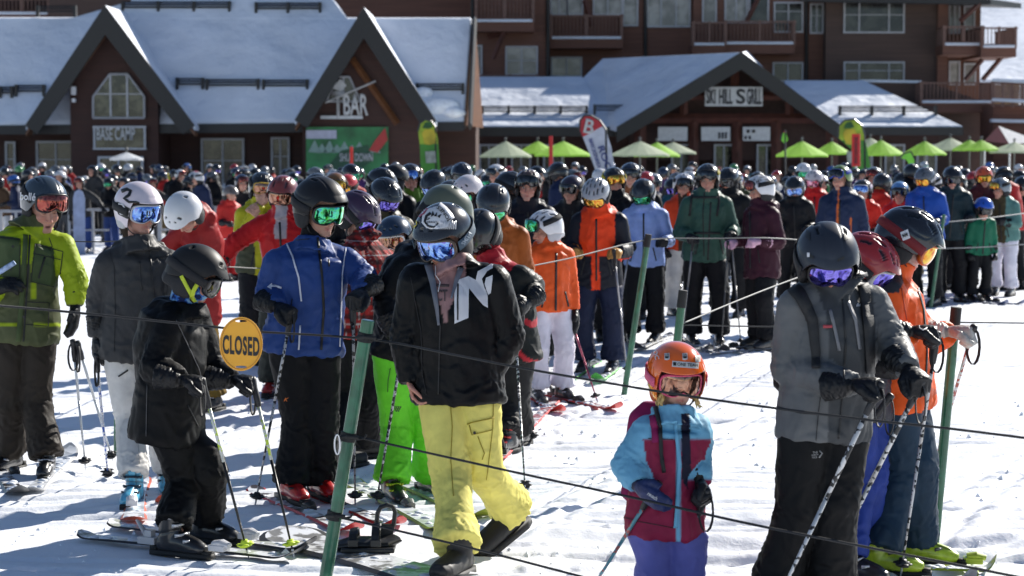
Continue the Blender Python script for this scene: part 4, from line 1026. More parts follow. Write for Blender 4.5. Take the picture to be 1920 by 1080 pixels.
    if jk.get('hood'):
        hb = Nk - fwd * .10 * k - up * .02 * k
        mb.tube([hb - r * .12 * k + fwd * .08 * k, hb - r * .07 * k, hb, hb + r * .07 * k, hb + r * .12 * k + fwd * .08 * k], [.04 * k, .055 * k, .065 * k, .055 * k, .04 * k], 14)
    if pack is not None:
        pass
    sr = jk.get('sr', 1.0) * k
    chains = [dict(p=[hemc, P_, Cc, Nk], r=[2.1, 2.0, 2.0], f=jk.get('tf', 7), env=lambda a: .85 + .4 * np.exp(-(a / .18) ** 2), tw=1.2)]
    for s in 'ab':
        S, E, W_ = J['s' + s], J['e' + s], J['w' + s]; wd = (W_ - E).normalized(); We = W_ - wd * .01 * k
        cuff = .050 * sr
        mb.ball(S + (E - S) * .04, .084 * sr, n=18); mb.tube([Nk - up * .045 * k, Nk.lerp(S, .5) - up * .012 * k, S + (E - S) * .04], [.066 * k, .070 * k, .080 * sr], 16); mb.ball(E, .068 * sr, n=16)
        mb.tube([S, S.lerp(E, .3), S.lerp(E, .65), S.lerp(E, .92).lerp(W_, .02), E.lerp(We, .1) + (E - (S + W_) / 2) * .05, E.lerp(We, .35), E.lerp(We, .7), We],
                [.086 * sr, .083 * sr, .076 * sr, .070 * sr, .069 * sr, .067 * sr, .060 * sr, cuff], 18)
        L1 = (E - S).length
        chains.append(dict(p=[S, E, We], r=[1, 1], f=15, env=(lambda L1: lambda a: .35 + .9 * np.exp(-((a - L1) / .09) ** 2) + .45 * sst(L1 + .08, L1 + .25, a))(L1)))
    me = remesh(mb, vox, 2); P0 = vco(me).copy(); P = folds(me, chains, amp * k, seed, jk.get('big', .012)); fg.jchains = chains
    if jk.get('puff'):
        ci, al, rad = seg_coords(P, chains); P = P + vno(me) * (.010 * np.abs(np.sin(al * PI / .065)))[:, None]; setco(me, P)
    px, py = proj(P); ctx = dict(px=px, py=py, P=P, me=me)
    ctx['ci'], ctx['al'], _ = seg_coords(P, chains)
    q = P - np.array(Cc); ctx['u'] = q @ np.array(r); ctx['v'] = q @ np.array(up); ctx['w'] = q @ np.array(fwd)
    base_c = np.array(jk.get('col', (.02, .02, .02)), float); c = np.tile(base_c, (len(P), 1))
    if jk.get('paint'): c = jk['paint'](c, ctx)
    setcol(me, c)
    me.materials.clear(); fg.jacket = child('jacket', me, fabric('jacket fabric', (1, 1, 1), jk.get('rough', .5)), T)
    # --- trousers
    pn = dict(pants or {}); mb = MB(); ps = pn.get('s', 1.0) * k
    mb.tube([P_ + up * .10 * k, P_ + up * .02 * k, P_ - Vector((0, 0, .06 * k)), P_ - Vector((0, 0, .12 * k))], [(.165 * ps, .125 * ps), (.18 * ps, .135 * ps), (.18 * ps, .135 * ps), (.12 * ps, .10 * ps)], 20, wide=r)
    ch2 = [dict(p=[P_, P_ - up * .15 * k], r=[2.0], f=8, env=lambda a: .5 + 0 * a)]
    for s in 'ab':
        sg = 1 if s == 'b' else -1; Kn, Ft, toe = J['k' + s], J['f' + s], J['t' + s]; Hp = P_ + r * (.088 * k * sg) - Vector((0, 0, .04 * k))
        An = Ft + Vector((0, 0, pn.get('cuff', .13))) + toe * -.015; hemr = pn.get('hem', .100)
        mb.tube([Hp, Hp.lerp(Kn, .35), Hp.lerp(Kn, .75), Kn, Kn.lerp(An, .3), Kn.lerp(An, .7), An],
                [.108 * ps, .102 * ps, .090 * ps, .085 * ps, .082 * ps, .087 * ps, (hemr, hemr * 1.12)], 20)
        L1 = (Kn - Hp).length; L2 = (An - Kn).length
        ch2.append(dict(p=[Hp, Kn, An], r=[1, 1], f=11, tw=1.6, env=(lambda L1, L2: lambda a: .4 + .5 * np.exp(-((a - L1) / .1) ** 2) + .7 * sst(L1 + L2 * .45, L1 + L2 * .85, a))(L1, L2)))
    me = remesh(mb, vox, 2); P = folds(me, ch2, amp * 1.25 * k, seed + 3, .014); hh = (P - np.array(hemc)) @ np.array(up); ax_ = np.array(hemc) + hh[:, None] * np.array(up); P = ax_ + (P - ax_) * (1 - .20 * sst(.0, .06, hh))[:, None]; setco(me, P); px, py = proj(P)
    ctx = dict(px=px, py=py, P=P); ctx['ci'], ctx['al'], _ = seg_coords(P, ch2); q = P - np.array(P_); ctx['u'] = q @ np.array(r); ctx['w'] = q @ np.array(fwd)
    c = np.tile(np.array(pn.get('col', (.015, .015, .017)), float), (len(P), 1))
    if pn.get('paint'): c = pn['paint'](c, ctx)
    setcol(me, c); me.materials.clear(); fg.pants = child('trousers', me, fabric('trouser fabric', (1, 1, 1), pn.get('rough', .6)), T)
    # --- boots
    bt = dict(boots or {}); kind = bt.get('kind', 'ski'); bp = boot_get(kind, lo); bc = bt.get('col', (.02, .02, .022)); b2 = bt.get('col2', (.55, .55, .57)); bsz = bt.get('s', 1.0) * min(1, k + .08)
    mbt = mat('boot shell', bc, .32 if kind == 'ski' else .6, var=.25, vscale=30, attr=True, coat=.3 if kind == 'ski' else 0); mbk = mat('boot buckles', b2, .3, .5, var=.1)
    for s in 'ab':
        toe = J['t' + s].normalized(); x = toe.cross(Vector((0, 0, 1))); M = basis(J['f' + s] + Vector((0, 0, bt.get('z', 0))), x, toe, Vector((0, 0, 1)), bsz)
        if ('up' + s) in J: xx, yy, zz = frame_from(J['t' + s], J['up' + s]); M = basis(J['f' + s], xx, yy, zz, bsz)
        o = child('boot', bp['boot'], mbt, T, M, shared=True)
        for nm in bp:
            if nm == 'boot' or (lo and nm == 'buckle'): continue
            c_ = child(nm, bp[nm], m_rubber if nm == 'sole' else mbk, T, M, shared=True); nest(c_, o)
    # --- gloves
    for i, s in enumerate('ab'):
        if hands[i] == 'bare' or hands[i] is None: continue
        gc = hands[i] if isinstance(hands[i], tuple) else (.007, .007, .008)
        child('glove' if hkind[i] != 'mitt' else 'mitten', glove_get(hkind[i], J['sx' + s], .0042 if not lo else .009), mat('glove leather', gc, .45, bump=.001, bscale=150, var=.25, vscale=30, attr=True, spec=.3), T, MHd[s], shared=True)
    fg.MHd = MHd
    # --- neck gaiter
    if gaiter is not None:
        mb = MB(); ax = (low - Nk); hi_ = J.get('mask')
        mb.tube([Nk - ax * .3, Nk + ax * .2, Nk + ax * .7, low - hz * .025 + hy * .01 if not hi_ else low - hz * .01 + hy * .02, low - hz * .01 * hs + hy * .012 if not hi_ else low + hz * .038 * hs + hy * .026], [.075 * k, .078 * k, .07 * k, (.064 * hs, .07 * hs) if not hi_ else (.072 * hs, .088 * hs), (.058 * hs, .064 * hs) if not hi_ else (.072 * hs, .094 * hs)], 20, wide=hx)
        me = remesh(mb, .008, 2); P = vco(me); P = P + vno(me) * (.006 * (np.abs(noise(P * np.array((12, 12, 40)))) - .2))[:, None]; setco(me, P); setcol(me, np.ones((len(P), 3)))
        child('neck_gaiter', me, fabric('gaiter cloth', gaiter, .8), T)
    # --- helmet
    if helmet:
        h = helmet; ms_ = h.get('s', 1.0); MM = MH @ Matrix.Translation((0, h.get('dy', 0), h.get('dz', .0))) @ Matrix.Scale(ms_, 4); fg.MM = MM
        hm = mat('helmet shell', h['col'], h.get('rough', .32), var=.06, attr=True, coat=h.get('coat', .4), spec=.5 if h.get('rough', .32) < .35 else .22)
        hp = helmet_get(h.get('style', 'std'), lo)
        fg.helmet = child('helmet', hp, hm, T, MM, shared=not h.get('own'))
        if not lo or h.get('style') != 'race':
            pm = mat('helmet liner', h.get('pad', (.014, .014, .016)), .75, bump=.002, bscale=60)
            if h.get('style') != 'race' or True:
                e = child('ear_pad', earpads(lo), pm, T, MM, shared=True); nest(e, fg.helmet)
        if not lo:
            e = child('chin_strap', straps(), mat('webbing', h.get('strap', (.014, .014, .016)), .7), T, MH); nest(e, fg.helmet)
    if gog:
        gp_ = dict(gog); lens, frm = goggle_parts(lo, gp_.get('s', 1.0)); upg = gp_.get('up', 0)
        if upg: MG = MH @ Matrix.Translation((0, .012, gp_.get('uz', .012))) @ Matrix.Rotation(R(gp_.get('tilt', 30)), 4, 'X') @ Matrix.Translation((0, gp_.get('uy', .028), 0)); zr = .052
        else: MG = MH @ Matrix.Translation((0, 0, gp_.get('dz', 0))); zr = -.004
        o = child('goggles', frm, mat('goggle frame', gp_.get('frame', (.014, .014, .016)), .4), T, MG)
        e = child('lens', lens, LENS[gp_['lens']], T, MG); nest(e, o); fg.lens = e
        st = strap_mesh(zr=zr + gp_.get('sz', 0)); e = child('strap', st, mat('goggle strap', gp_.get('strap', (.014, .014, .016)), .8), T, fg.MM if helmet else MH); nest(e, o); sd = e.modifiers.new('t', 'SOLIDIFY'); sd.thickness = .003; sd.offset = 1
        fg.goggles = o
    if hair:
        hr = hair; mb = MB(); rs = np.random.RandomState(seed)
        for i in range(hr.get('n', 40)):
            a0 = rs.uniform(*(hr['az'][i % len(hr['az'])] if 'az' in hr and isinstance(hr['az'][0], tuple) else hr.get('az', (-2.6, -.5)))) ; p = Vector((math.cos(a0) * .078, math.sin(a0) * .09, -.04)); L = hr.get('len', .2) * rs.uniform(.7, 1.1); w0 = MH @ p; out = (MH.to_3x3() @ Vector((math.cos(a0), math.sin(a0), 0))) * .5
            pts = [w0 + out * (.01 * j) + Vector((rs.normal(0, .006), rs.normal(0, .006), -L * j / 5)) for j in range(6)]
            mb.tube(pts, [.007, .008, .008, .007, .005, .002], 5)
        child('hair', mb.mesh(), mat('hair', hr['col'], .5, bump=.002, bscale=90, var=.3, vscale=60), T)
    if pack:
        mb = MB(); pc = Cc - fwd * (.20 * k) - up * .03 * k; Mx = basis(pc, r, up, fwd)
        mb.tube([pc - up * .23 * k, pc - up * .19 * k, pc, pc + up * .17 * k, pc + up * .23 * k], [(.10 * k, .05 * k), (.15 * k, .09 * k), (.155 * k, .10 * k), (.135 * k, .08 * k), (.08 * k, .04 * k)], 16, wide=r)
        me = remesh(mb, .012, 2); P = vco(me); P += vno(me) * (.01 * (np.abs(noise(P * 9)) - .2))[:, None]; setco(me, P); setcol(me, np.ones((len(P), 3)))
        bpk = child('backpack', me, fabric('backpack cloth', pack, .7), T)
        fg.pack = bpk
    return fg
def v3(p): return Vector(p)
def yawv(deg): a = R(deg); return Vector((math.sin(a), -math.cos(a), 0))
def joints(fa, fb, p, c, n, hc, yaw, hyaw, hpitch, ea, wa, eb, wb, ka, kb, ha=None, hb=None, pna=None, pnb=None, ta=None, tb=None, k=1.0, sh=.175, Y=None, roll=0, hs=1.0, hsc=1.0, shdrop=.065, **ex):
    """pixel joints (px, py[, dY]); feet (px, py) lie on the snow"""
    J = {}
    Fa, Fb = gp(*fa[:2]), gp(*fb[:2])
    if len(fa) > 2: Fa = at(fa[0], fa[1], fa[2])
    if len(fb) > 2: Fb = at(fb[0], fb[1], fb[2])
    Y0 = Y if Y else (Fa.y + Fb.y) / 2
    A = lambda q: at(q[0], q[1], Y0 + (q[2] if len(q) > 2 else 0))
    J['fa'], J['fb'] = Fa, Fb; J['fw'] = yawv(yaw); J['r'] = Vector((math.cos(R(yaw)), math.sin(R(yaw)), 0))
    J['p'], J['c'], J['n'], J['hc'] = A(p), A(c), A(n), A(hc)
    up = (J['n'] - J['p']).normalized()
    S = J['n'] - up * shdrop * k - up * .035 * k
    J['sa'] = S - J['r'] * sh * k; J['sb'] = S + J['r'] * sh * k
    J['ea'], J['wa'], J['eb'], J['wb'], J['ka'], J['kb'] = A(ea), A(wa), A(eb), A(wb), A(ka), A(kb)
    hf = yawv(hyaw) * math.cos(R(hpitch)) + Vector((0, 0, -math.sin(R(hpitch)))); J['hf'] = hf
    hu = Vector((0, 0, 1)); rt = hf.cross(hu).normalized(); J['hu'] = hu + rt * math.tan(R(roll))
    for s, h, pn, t in (('a', ha, pna, ta), ('b', hb, pnb, tb)):
        J['h' + s] = v3(h).normalized() if h else (J['w' + s] - J['e' + s]).normalized()
        J['pn' + s] = v3(pn) if pn else (-J['r'] if s == 'b' else J['r'])
        J['t' + s] = yawv(t if t is not None else yaw)
        # thumb side towards forward/up
        d = J['h' + s]; z = (-J['pn' + s] + d * J['pn' + s].dot(d)).normalized(); x = d.cross(z)
        J['sx' + s] = 1 if x.dot(J['fw'] * .6 + Vector((0, 0, .8))) > 0 else -1
    J['hs'] = hs; J['hsc'] = hsc; J.update(ex)
    return J
# ---------------------------------------------------------------- decals that hug a surface (raycast once while building, real geometry afterwards)
def bvh_of(objs):
    v = []; f = []
    for o in objs:
        M = Matrix.Identity(4); q = o
        while q: M = (Matrix.Translation(q.location) if q.parent is None and q.type == 'EMPTY' else getl(q)) @ M; q = q.parent
        n = len(v); v += [M @ x.co for x in o.data.vertices]; f += [tuple(i + n for i in p.vertices) for p in o.data.polygons]
    return BVHTree.FromPolygons(v, f)
def hit(bv, px, py, off=.003):
    d = ray(px, py).normalized(); h = bv.ray_cast(Vector((0, 0, CAMZ)), d, 60)
    if h[0] is None: return None
    n = h[1]; n = n if n.dot(d) < 0 else -n
    return h[0] + n * off * .6 - d * off * .8
def strip(par, name, bv, pts, w, m, off=.003, closed=False, step=5, th=.0015):
    """ribbon w pixels wide following photo points over the surface"""
    if closed: pts = pts + [pts[0]]
    P = [Vector(p) for p in pts]; S = [P[0]]
    for a, b in zip(P[:-1], P[1:]):
        n = max(1, int((b - a).length / step))
        for i in range(1, n + 1): S.append(a.lerp(b, i / n))
    runs = []; cur = []; wl = w if isinstance(w, (list, tuple)) else (w, w)
    for i, p in enumerate(S):
        t = (S[min(i + 1, len(S) - 1)] - S[max(i - 1, 0)]).normalized(); nn = Vector((-t.y, t.x)); ww = wl[0] + (wl[1] - wl[0]) * i / len(S)
        row = [hit(bv, p.x + nn.x * ww * u, p.y + nn.y * ww * u, off) for u in (-.5, 0, .5)]
        bad = any(h is None for h in row)
        if not bad and cur and (row[1] - cur[-1][1]).length > .08: runs.append(cur); cur = []
        if bad: runs.append(cur); cur = []
        else: cur.append(row)
    runs.append(cur); mb = MB()
    for c in runs:
        if len(c) < 2: continue
        v = [q for r_ in c for q in r_]; f = []
        for i in range(len(c) - 1):
            for j in range(2): f.append((3 * i + j, 3 * i + j + 1, 3 * i + 4 + j, 3 * i + 3 + j))
        mb.add(v, f)
    if not mb.v: return None
    o = mb.build(name, m, par, smooth=True)
    sd = o.modifiers.new('t', 'SOLIDIFY'); sd.thickness = th; sd.offset = 0
    return o
def patch(par, name, bv, poly, m, off=.003, step=3.0, holes=None):
    """polygon in photo pixels projected on the surface; dense triangulation"""
    import bmesh
    xs = [p[0] for p in poly]; ys = [p[1] for p in poly]
    bm = bmesh.new(); vs_ = [bm.verts.new((x, y, 0)) for x, y in poly]; bm.faces.new(vs_); bm.normal_update()
    bmesh.ops.triangulate(bm, faces=bm.faces)
    for ax, lo_, hi in ((0, min(xs), max(xs)), (1, min(ys), max(ys))):
        n = int((hi - lo_) / step)
        for i in range(1, n):
            co_ = [0, 0, 0]; no_ = [0, 0, 0]; co_[ax] = lo_ + (hi - lo_) * i / n; no_[ax] = 1
            bmesh.ops.bisect_plane(bm, geom=bm.verts[:] + bm.edges[:] + bm.faces[:], plane_co=co_, plane_no=no_)
    me = bpy.data.meshes.new(name); bm.to_mesh(me); bm.free()
    return drape(par, name, bv, me, m, off)
def drape(par, name, bv, me, m, off=.003, fn=lambda x, y: (x, y)):
    v = []; ok = []
    for x in me.vertices:
        h = hit(bv, *fn(x.co.x, x.co.y), off); ok.append(h is not None); v.append(h or Vector((0, 0, 0)))
    f = [tuple(p.vertices) for p in me.polygons if all(ok[i] for i in p.vertices) and max((v[p.vertices[0]] - v[j]).length for j in p.vertices) < .12]
    mb = MB(); mb.add(v, f)
    if not f: return None
    import bmesh
    o = mb.build(name, m, par)
    bm = bmesh.new(); bm.from_mesh(o.data); bmesh.ops.delete(bm, geom=[x for x in bm.verts if not x.link_faces], context='VERTS'); bm.to_mesh(o.data); bm.free()
    return o
def text_on(par, s, bv, cx, cy, wpx, hpx, m, rot=0, off=.004, name='lettering', shear=0, arc=0):
    me = textmesh(s, 1, shear=shear); v = np.array([x.co[:] for x in me.vertices]); lo_, hi = v.min(0), v.max(0); ca, sa = math.cos(R(rot)), math.sin(R(rot))
    def fn(x, y):
        X = (x - (lo_[0] + hi[0]) / 2) / (hi[0] - lo_[0]) * wpx; Yy = -(y - (lo_[1] + hi[1]) / 2) / (hi[1] - lo_[1]) * hpx
        if arc: Yy += arc * (X / wpx) ** 2 * 4
        return cx + X * ca - Yy * sa, cy + X * sa + Yy * ca
    return drape(par, name, bv, me, m, off, fn)
# ---------------------------------------------------------------- skis, poles
def ski(A, B, w_=.085, col=(.05, .05, .055), col2=(.5, .5, .5), label='', group=None, bind=None, boot=None, up2=.07, z=.012, bcol=(.03, .03, .03), grp=None, lift=(0, 0)):
    """A tail, B tip (world, on the snow)"""
    A, B = Vector(A), Vector(B); d = (B - A); L = d.length; d.normalize(); x = d.cross(Vector((0, 0, 1))).normalized()
    t = thing('ski', tuple((A + B) / 2), label, 'ski', group); mb = MB(); n = 60
    v = []; f = []
    for i in range(n + 1):
        s = i / n; wd = w_ * (.5 + .17 * abs(2 * s - .95) ** 2)
        if s > .93: wd *= math.sqrt(max(.02, 1 - ((s - .93) / .0705) ** 2))
        if s < .03: wd *= math.sqrt(max(.05, 1 - ((.03 - s) / .031) ** 2))
        zz = z + .006 + (up2 * ((s - .88) / .12) ** 2 if s > .88 else 0) + (.03 * ((.06 - s) / .06) ** 2 if s < .06 else 0)
        c = A + (B - A) * s; c.z = A.z + (B.z - A.z) * s + zz; th = .011 * (1 - .6 * abs(2 * s - 1) ** 3)
        for sx, dz in ((-1, 0), (-.8, th), (.8, th), (1, 0)): v.append(c + x * (wd * sx) + Vector((0, 0, dz)))
    for i in range(n):
        for j in range(4): f.append((4 * i + j, 4 * i + (j + 1) % 4, 4 * i + 4 + (j + 1) % 4, 4 * i + 4 + j))
    f += [(0, 1, 2, 3), tuple(4 * n + j for j in (3, 2, 1, 0))]
    fm = [0 if (k_ % 4) == 1 else 1 for k_ in range(4 * n)] + [1, 1]
    me = bpy.data.meshes.new('board'); me.from_pydata([tuple(q) for q in v], [], f); me.polygons.foreach_set('material_index', fm)
    key = ('snowski', col)
    if key not in _mc:
        m = mat('ski top ' + str(col), col, .3, var=.3, vscale=6, coat=.3); nn = m.node_tree; bs = nn.nodes['Principled BSDF']; tc = nn.nodes['Texture Coordinate']; nz = nn.nodes.new('ShaderNodeTexNoise'); nz.inputs['Scale'].default_value = 14; nz.inputs['Detail'].default_value = 7
        nn.links.new(tc.outputs['Object'], nz.inputs[0]); cr = nn.nodes.new('ShaderNodeMapRange'); cr.inputs[1].default_value = .46; cr.inputs[2].default_value = .56; nn.links.new(nz.outputs[0], cr.inputs[0])
        mx = nn.nodes.new('ShaderNodeMix'); mx.data_type = 'RGBA'; src = bs.inputs['Base Color'].links[0].from_socket; nn.links.new(cr.outputs[0], mx.inputs[0]); nn.links.new(src, mx.inputs[6]); mx.inputs[7].default_value = (.82, .84, .88, 1); nn.links.new(mx.outputs[2], bs.inputs['Base Color']); _mc[key] = m
    o = link('board', me, [_mc[key], mat('ski edge', col2, .35, .3)], t, org=Vector(t['_w']))
    # clods of snow lying on the ski
    rs = np.random.RandomState(int(abs(A.x * 100 + A.y * 10)) % 999); sn = MB()
    for i in range(26):
        s = rs.uniform(.08, .9); c = A.lerp(B, s); r_ = rs.uniform(.006, .022); c.z = A.z + (B.z - A.z) * s + z + .012; sn.ball(c + x * rs.uniform(-.6, .6) * w_ * .5, (r_ * 1.6, r_ * 1.3, r_ * .7), n=7)
    s_ = sn.build('snow_clods', m_snow, t, smooth=True); s_['kind'] = 'stuff'
    if boot is not None:
        bm_ = Vector(boot); M3 = Matrix((x, d, Vector((0, 0, 1)))).transposed(); zb = bm_.z
        h = MB(); h.box(bm_ + d * -.16 + Vector((0, 0, .035)), (.06, .10, .035), M3); h.box(bm_ + d * -.155 + Vector((0, 0, .065)), (.04, .04, .04), M3); h.tube([bm_ + d * -.17 + Vector((0, 0, .05)), bm_ + d * -.20 + Vector((0, 0, .09)), bm_ + d * -.235 + Vector((0, 0, .13))], [(.018, .010), (.018, .009), (.010, .006)], 8, wide=x); h.build('heel_binding', mat('binding', bcol, .35, var=.2), t, bevel=.006)
        h = MB(); h.box(bm_ + d * .255 + Vector((0, 0, .032)), (.062, .09, .03), M3); h.tube([bm_ + d * .225 + Vector((0, 0, .052)), bm_ + d * .27 + Vector((0, 0, .056)), bm_ + d * .315 + Vector((0, 0, .044))], [(.030, .014), (.032, .018), (.022, .014)], 12, wide=x); h.build('toe_binding', mat('binding', bcol, .35, var=.2), t, bevel=.005)
    return t
def pole(H, T_, label, col=(.6, .6, .62), grip=(.015, .015, .017), basket=(.015, .015, .017), low=None, group=None, r0=.0085, strap=True, gl=.13, strapdir=None, mark=None, bsz=.045):
    H, T_ = Vector(H), Vector(T_); d = (T_ - H).normalized(); L = (T_ - H).length
    t = thing('ski_pole', tuple(T_), label, 'ski pole', group)
    b = MB(); s0 = H + d * gl * .8; b.tube([s0, H + d * (L * .45)], [r0, r0 * .95], 12); b.tube([H + d * (L * .45), T_ - d * .03], [r0 * .95, r0 * .55], 12, m=1 if low else 0)
    cm = mat('pole shaft', col, .3, .4, var=.1, coat=.3)
    if mark:
        cm = mat('pole print ' + str(mark), col, .35, .2, var=.1); nn = cm.node_tree
        if 'mk' not in cm:
            cm['mk'] = 1; bs = nn.nodes['Principled BSDF']; tc = nn.nodes['Texture Coordinate']; vo = nn.nodes.new('ShaderNodeTexNoise'); vo.inputs['Scale'].default_value = 42; vo.inputs['Detail'].default_value = 1
            nn.links.new(tc.outputs['Object'], vo.inputs[0]); mr = nn.nodes.new('ShaderNodeMath'); mr.operation = 'GREATER_THAN'; mr.inputs[1].default_value = .54; nn.links.new(vo.outputs[0], mr.inputs[0]); mx = nn.nodes.new('ShaderNodeMix'); mx.data_type = 'RGBA'
            src = bs.inputs['Base Color'].links[0].from_socket; nn.links.new(mr.outputs[0], mx.inputs[0]); nn.links.new(src, mx.inputs[6]); mx.inputs[7].default_value = (*mark, 1); nn.links.new(mx.outputs[2], bs.inputs['Base Color'])
    b.build('shaft', [cm, mat('pole lower', low or col, .35, .2, var=.1)], t, smooth=True)
    g = MB(); g.tube([H - d * .02, H - d * .015, H + d * .0, H + d * gl * .3, H + d * gl * .6, H + d * gl, H + d * (gl + .005)], [.008, .018, .019, .015, .017, .014, .009], 14); g.build('grip', mat('pole grip', grip, .5), t, smooth=True)
    k = MB(); p = T_ - d * .075; x = d.orthogonal().normalized(); y = d.cross(x)
    for i in range(6):
        a_ = PI / 3 * i; e = p + (x * math.cos(a_) + y * math.sin(a_)) * bsz * .62; k.ball(e, (bsz * .42, bsz * .42, .006), n=10)
    k.tube([p - d * .02, p + d * .012], [bsz * .35, bsz * .7], 12); k.build('basket', mat('pole basket', basket, .5), t, smooth=True)
    k = MB(); k.tube([T_ - d * .045, T_], [.006, .0025], 8); k.build('tip', m_steel, t)
    if strap:
        sd = Vector(strapdir or (.5, -.8, 0)); k = MB(); pts = [H + d * .0]; 
        for a_ in np.linspace(.3, 2 * PI - .3, 14): pts.append(H + Vector((0, 0, -.085)) + sd.normalized() * (.030 * math.sin(a_)) + Vector((0, 0, .085 * math.cos(a_))))
        k.tube(pts + [H + d * .01], [(.011, .003)] * (len(pts) + 1), 6, wide=sd.cross(Vector((0, 0, 1))) + Vector((.6, 0, 0))); k.build('wrist_strap', mat('webbing', (.014, .014, .016), .7), t, smooth=True)
    return t
# ---------------------------------------------------------------- people at the front
def ydir(a, b): d = gp(*b) - gp(*a); return math.degrees(math.atan2(d.x, -d.y))
def box01(x, a, b, s=2.0): return sst(a - s, a + s, x) * (1 - sst(b - s, b + s, x))
def lay(c, m, col): m = np.clip(m, 0, 1)[:, None]; return c * (1 - m) + np.array(col) * m
def inpoly(px, py, poly):
    r = np.zeros(len(px), bool); n = len(poly)
    for i in range(n):
        (x1, y1), (x2, y2) = poly[i], poly[(i + 1) % n]
        if y1 == y2: continue
        r ^= ((y1 > py) != (y2 > py)) & (px < (x2 - x1) * (py - y1) / (y2 - y1) + x1)
    return r.astype(float)
zipm = mat('zip tape', (.006, .006, .007), .5); seam = mat('dark seam thread', (.012, .012, .013), .7)  # seam lines use one plain dark thread colour
inkw = mat('white print', (.62, .62, .64), .5); inkk = mat('black print', (.012, .012, .012), .5)
def onhelmet(fg): return bvh_of([fg.helmet])
# 1 lime and olive jacket at the left edge -------------------------------------------------
LIMEJ = (.31, .40, .015); OLIVE = (.078, .088, .040)
def paint1(c, x):
    px, py = x['px'], x['py']; c = c * 0 + np.array(OLIVE)
    yoke = sst(497, 492, py - .12 * np.abs(px - 50)) * (x['ci'] == 0); c = lay(c, yoke, LIMEJ)
    c = lay(c, (x['ci'] > 0) * (1 - sst(568, 574, py)) , LIMEJ)
    c = lay(c, box01(px, 58, 68) * (py < 560) * (x['ci'] == 0), LIMEJ)
    c = lay(c, box01(py, 606, 612, 1) * (x['ci'] == 0) * (px > -5) * (np.abs(px - 50) > 12), LIMEJ)
    for p in ([(-12, 440), (38, 446), (38, 520), (-12, 516)], [(66, 455), (120, 470), (112, 540), (56, 528)]): c = lay(c, inpoly(px, py, p) * (x['ci'] == 0), (.06, .085, .035))
    return lay(c, (py < 425) * (x['ci'] == 0) * (x['w'] > -.05), OLIVE)
J = joints((18, 884), (88, 896), (42, 598), (44, 488), (56, 430), (82, 389), 15, 36, 20, (-30, 530), (-12, 545, -.25), (143, 525), (141, 575, -.05), (18, 760), (66, 755), ha=(1, -.2, .5), ta=-20, tb=5, hb=(0, -.1, -1), hs=1.14, sh=.19, k=1.0)
f1 = person('man in lime and olive jacket at left edge, goggles raised on dark slate helmet', J, jacket=dict(paint=paint1, hem=.135, g=1.12, hood=1, rough=.55), pants=dict(col=(.028, .022, .017), s=1.12, hem=.10), helmet=dict(col=(.035, .05, .065), dz=.022, style='plain', s=1.04, rough=.25), gog=dict(lens='red', up=1, tilt=16, uz=.040, uy=.012, sz=-.01),
            face=dict(mouth=.007, eyes='down', skin=(.50, .27, .20)), hkind=('relax', 'mitt'), boots=dict(col=(.016, .016, .018), col2=(.5, .5, .52)), gaiter=(.02, .017, .02), seed=1, amp=.021)
bv = bvh_of([f1.jacket])
strip(f1.T, 'zip', bv, [(56, 440), (52, 520), (44, 640)], 3, zipm); strip(f1.T, 'storm_flap', bv, [(48, 440), (44, 520), (34, 640)], 9, fabric('flap olive', (.065, .09, .036), attr=False), off=.007)
for p in ([(66, 458), (118, 472), (110, 540), (58, 528), (66, 458)], [(-10, 444), (38, 450), (36, 520), (-8, 518)], [(50, 566), (92, 568), (90, 612), (46, 608), (50, 566)], [(62, 475), (114, 487)]): strip(f1.T, 'pocket_seam', bv, p, 1.3, seam)
strip(f1.T, 'pocket_zip', bv, [(84, 482), (72, 522)], 3, zipm); strip(f1.T, 'drawcord', bv, [(92, 446), (98, 462), (94, 470)], 1.4, seam)
for x, y in ((24, 462), (98, 483), (20, 505), (44, 594), (72, 578)): patch(f1.T, 'snap_button', bv, [(x + 2.6 * math.cos(a), y + 2.6 * math.sin(a)) for a in np.linspace(0, 2 * PI, 9)[:-1]], inkk, off=.006)
bh = onhelmet(f1); bg = bvh_of([o for o in f1.T.children_recursive if o.name.startswith('strap')]) if False else None
text_on(f1.T, 'bollé', bvh_of([f1.helmet] + [o for o in f1.goggles.children if o.name.startswith('strap')]), 54, 369, 28, 14, inkw, rot=4, off=.013)
b = MB(); p0 = at(-4, 512, J['wa'].y - .08); q0 = at(28, 492, J['wa'].y - .1); b.tube([p0, p0.lerp(q0, .1), p0.lerp(q0, .9), q0], [(.012, .004), (.016, .010), (.016, .010), (.014, .003)], 10, wide=(0, -.3, 1))
tag(b.build('snack_bar', mat('wrapper blue', (.25, .33, .5), .3, .3, var=.5, vscale=40), org=p0), 'blue and white wrapped snack bar held at the far left edge', 'snack bar')
# 2 pinkish white race helmet -----------------------------------------------------------------
J = joints((250, 948), (312, 925), (252, 622), (256, 520), (262, 460), (260, 394), 18, 42, 10, (186, 560), (182, 635, -.03), (335, 560), (330, 640, .1), (243, 785), (300, 775), ta=-2, tb=10, hs=1.06, sh=.165, k=.97, ha=(0, -.05, -1))
f2 = person('skier in charcoal jacket and white trousers with a pinkish white race helmet', J, jacket=dict(col=(.042, .042, .043), hem=.16, hood=1, g=.98, collar=.045), pants=dict(col=(.62, .60, .57), s=.95, cuff=.17, hem=.080), helmet=dict(col=(.66, .58, .62), style='race', s=1.05, dz=.004, pad=(.5, .5, .5)), gog=dict(lens='blue', frame=(.5, .5, .52)), face=dict(skin=(.46, .24, .18)), hkind=('relax', 'relax'), boots=dict(col=(.10, .42, .62), col2=(.03, .05, .07)), seed=2)
bv = bvh_of([f2.jacket])
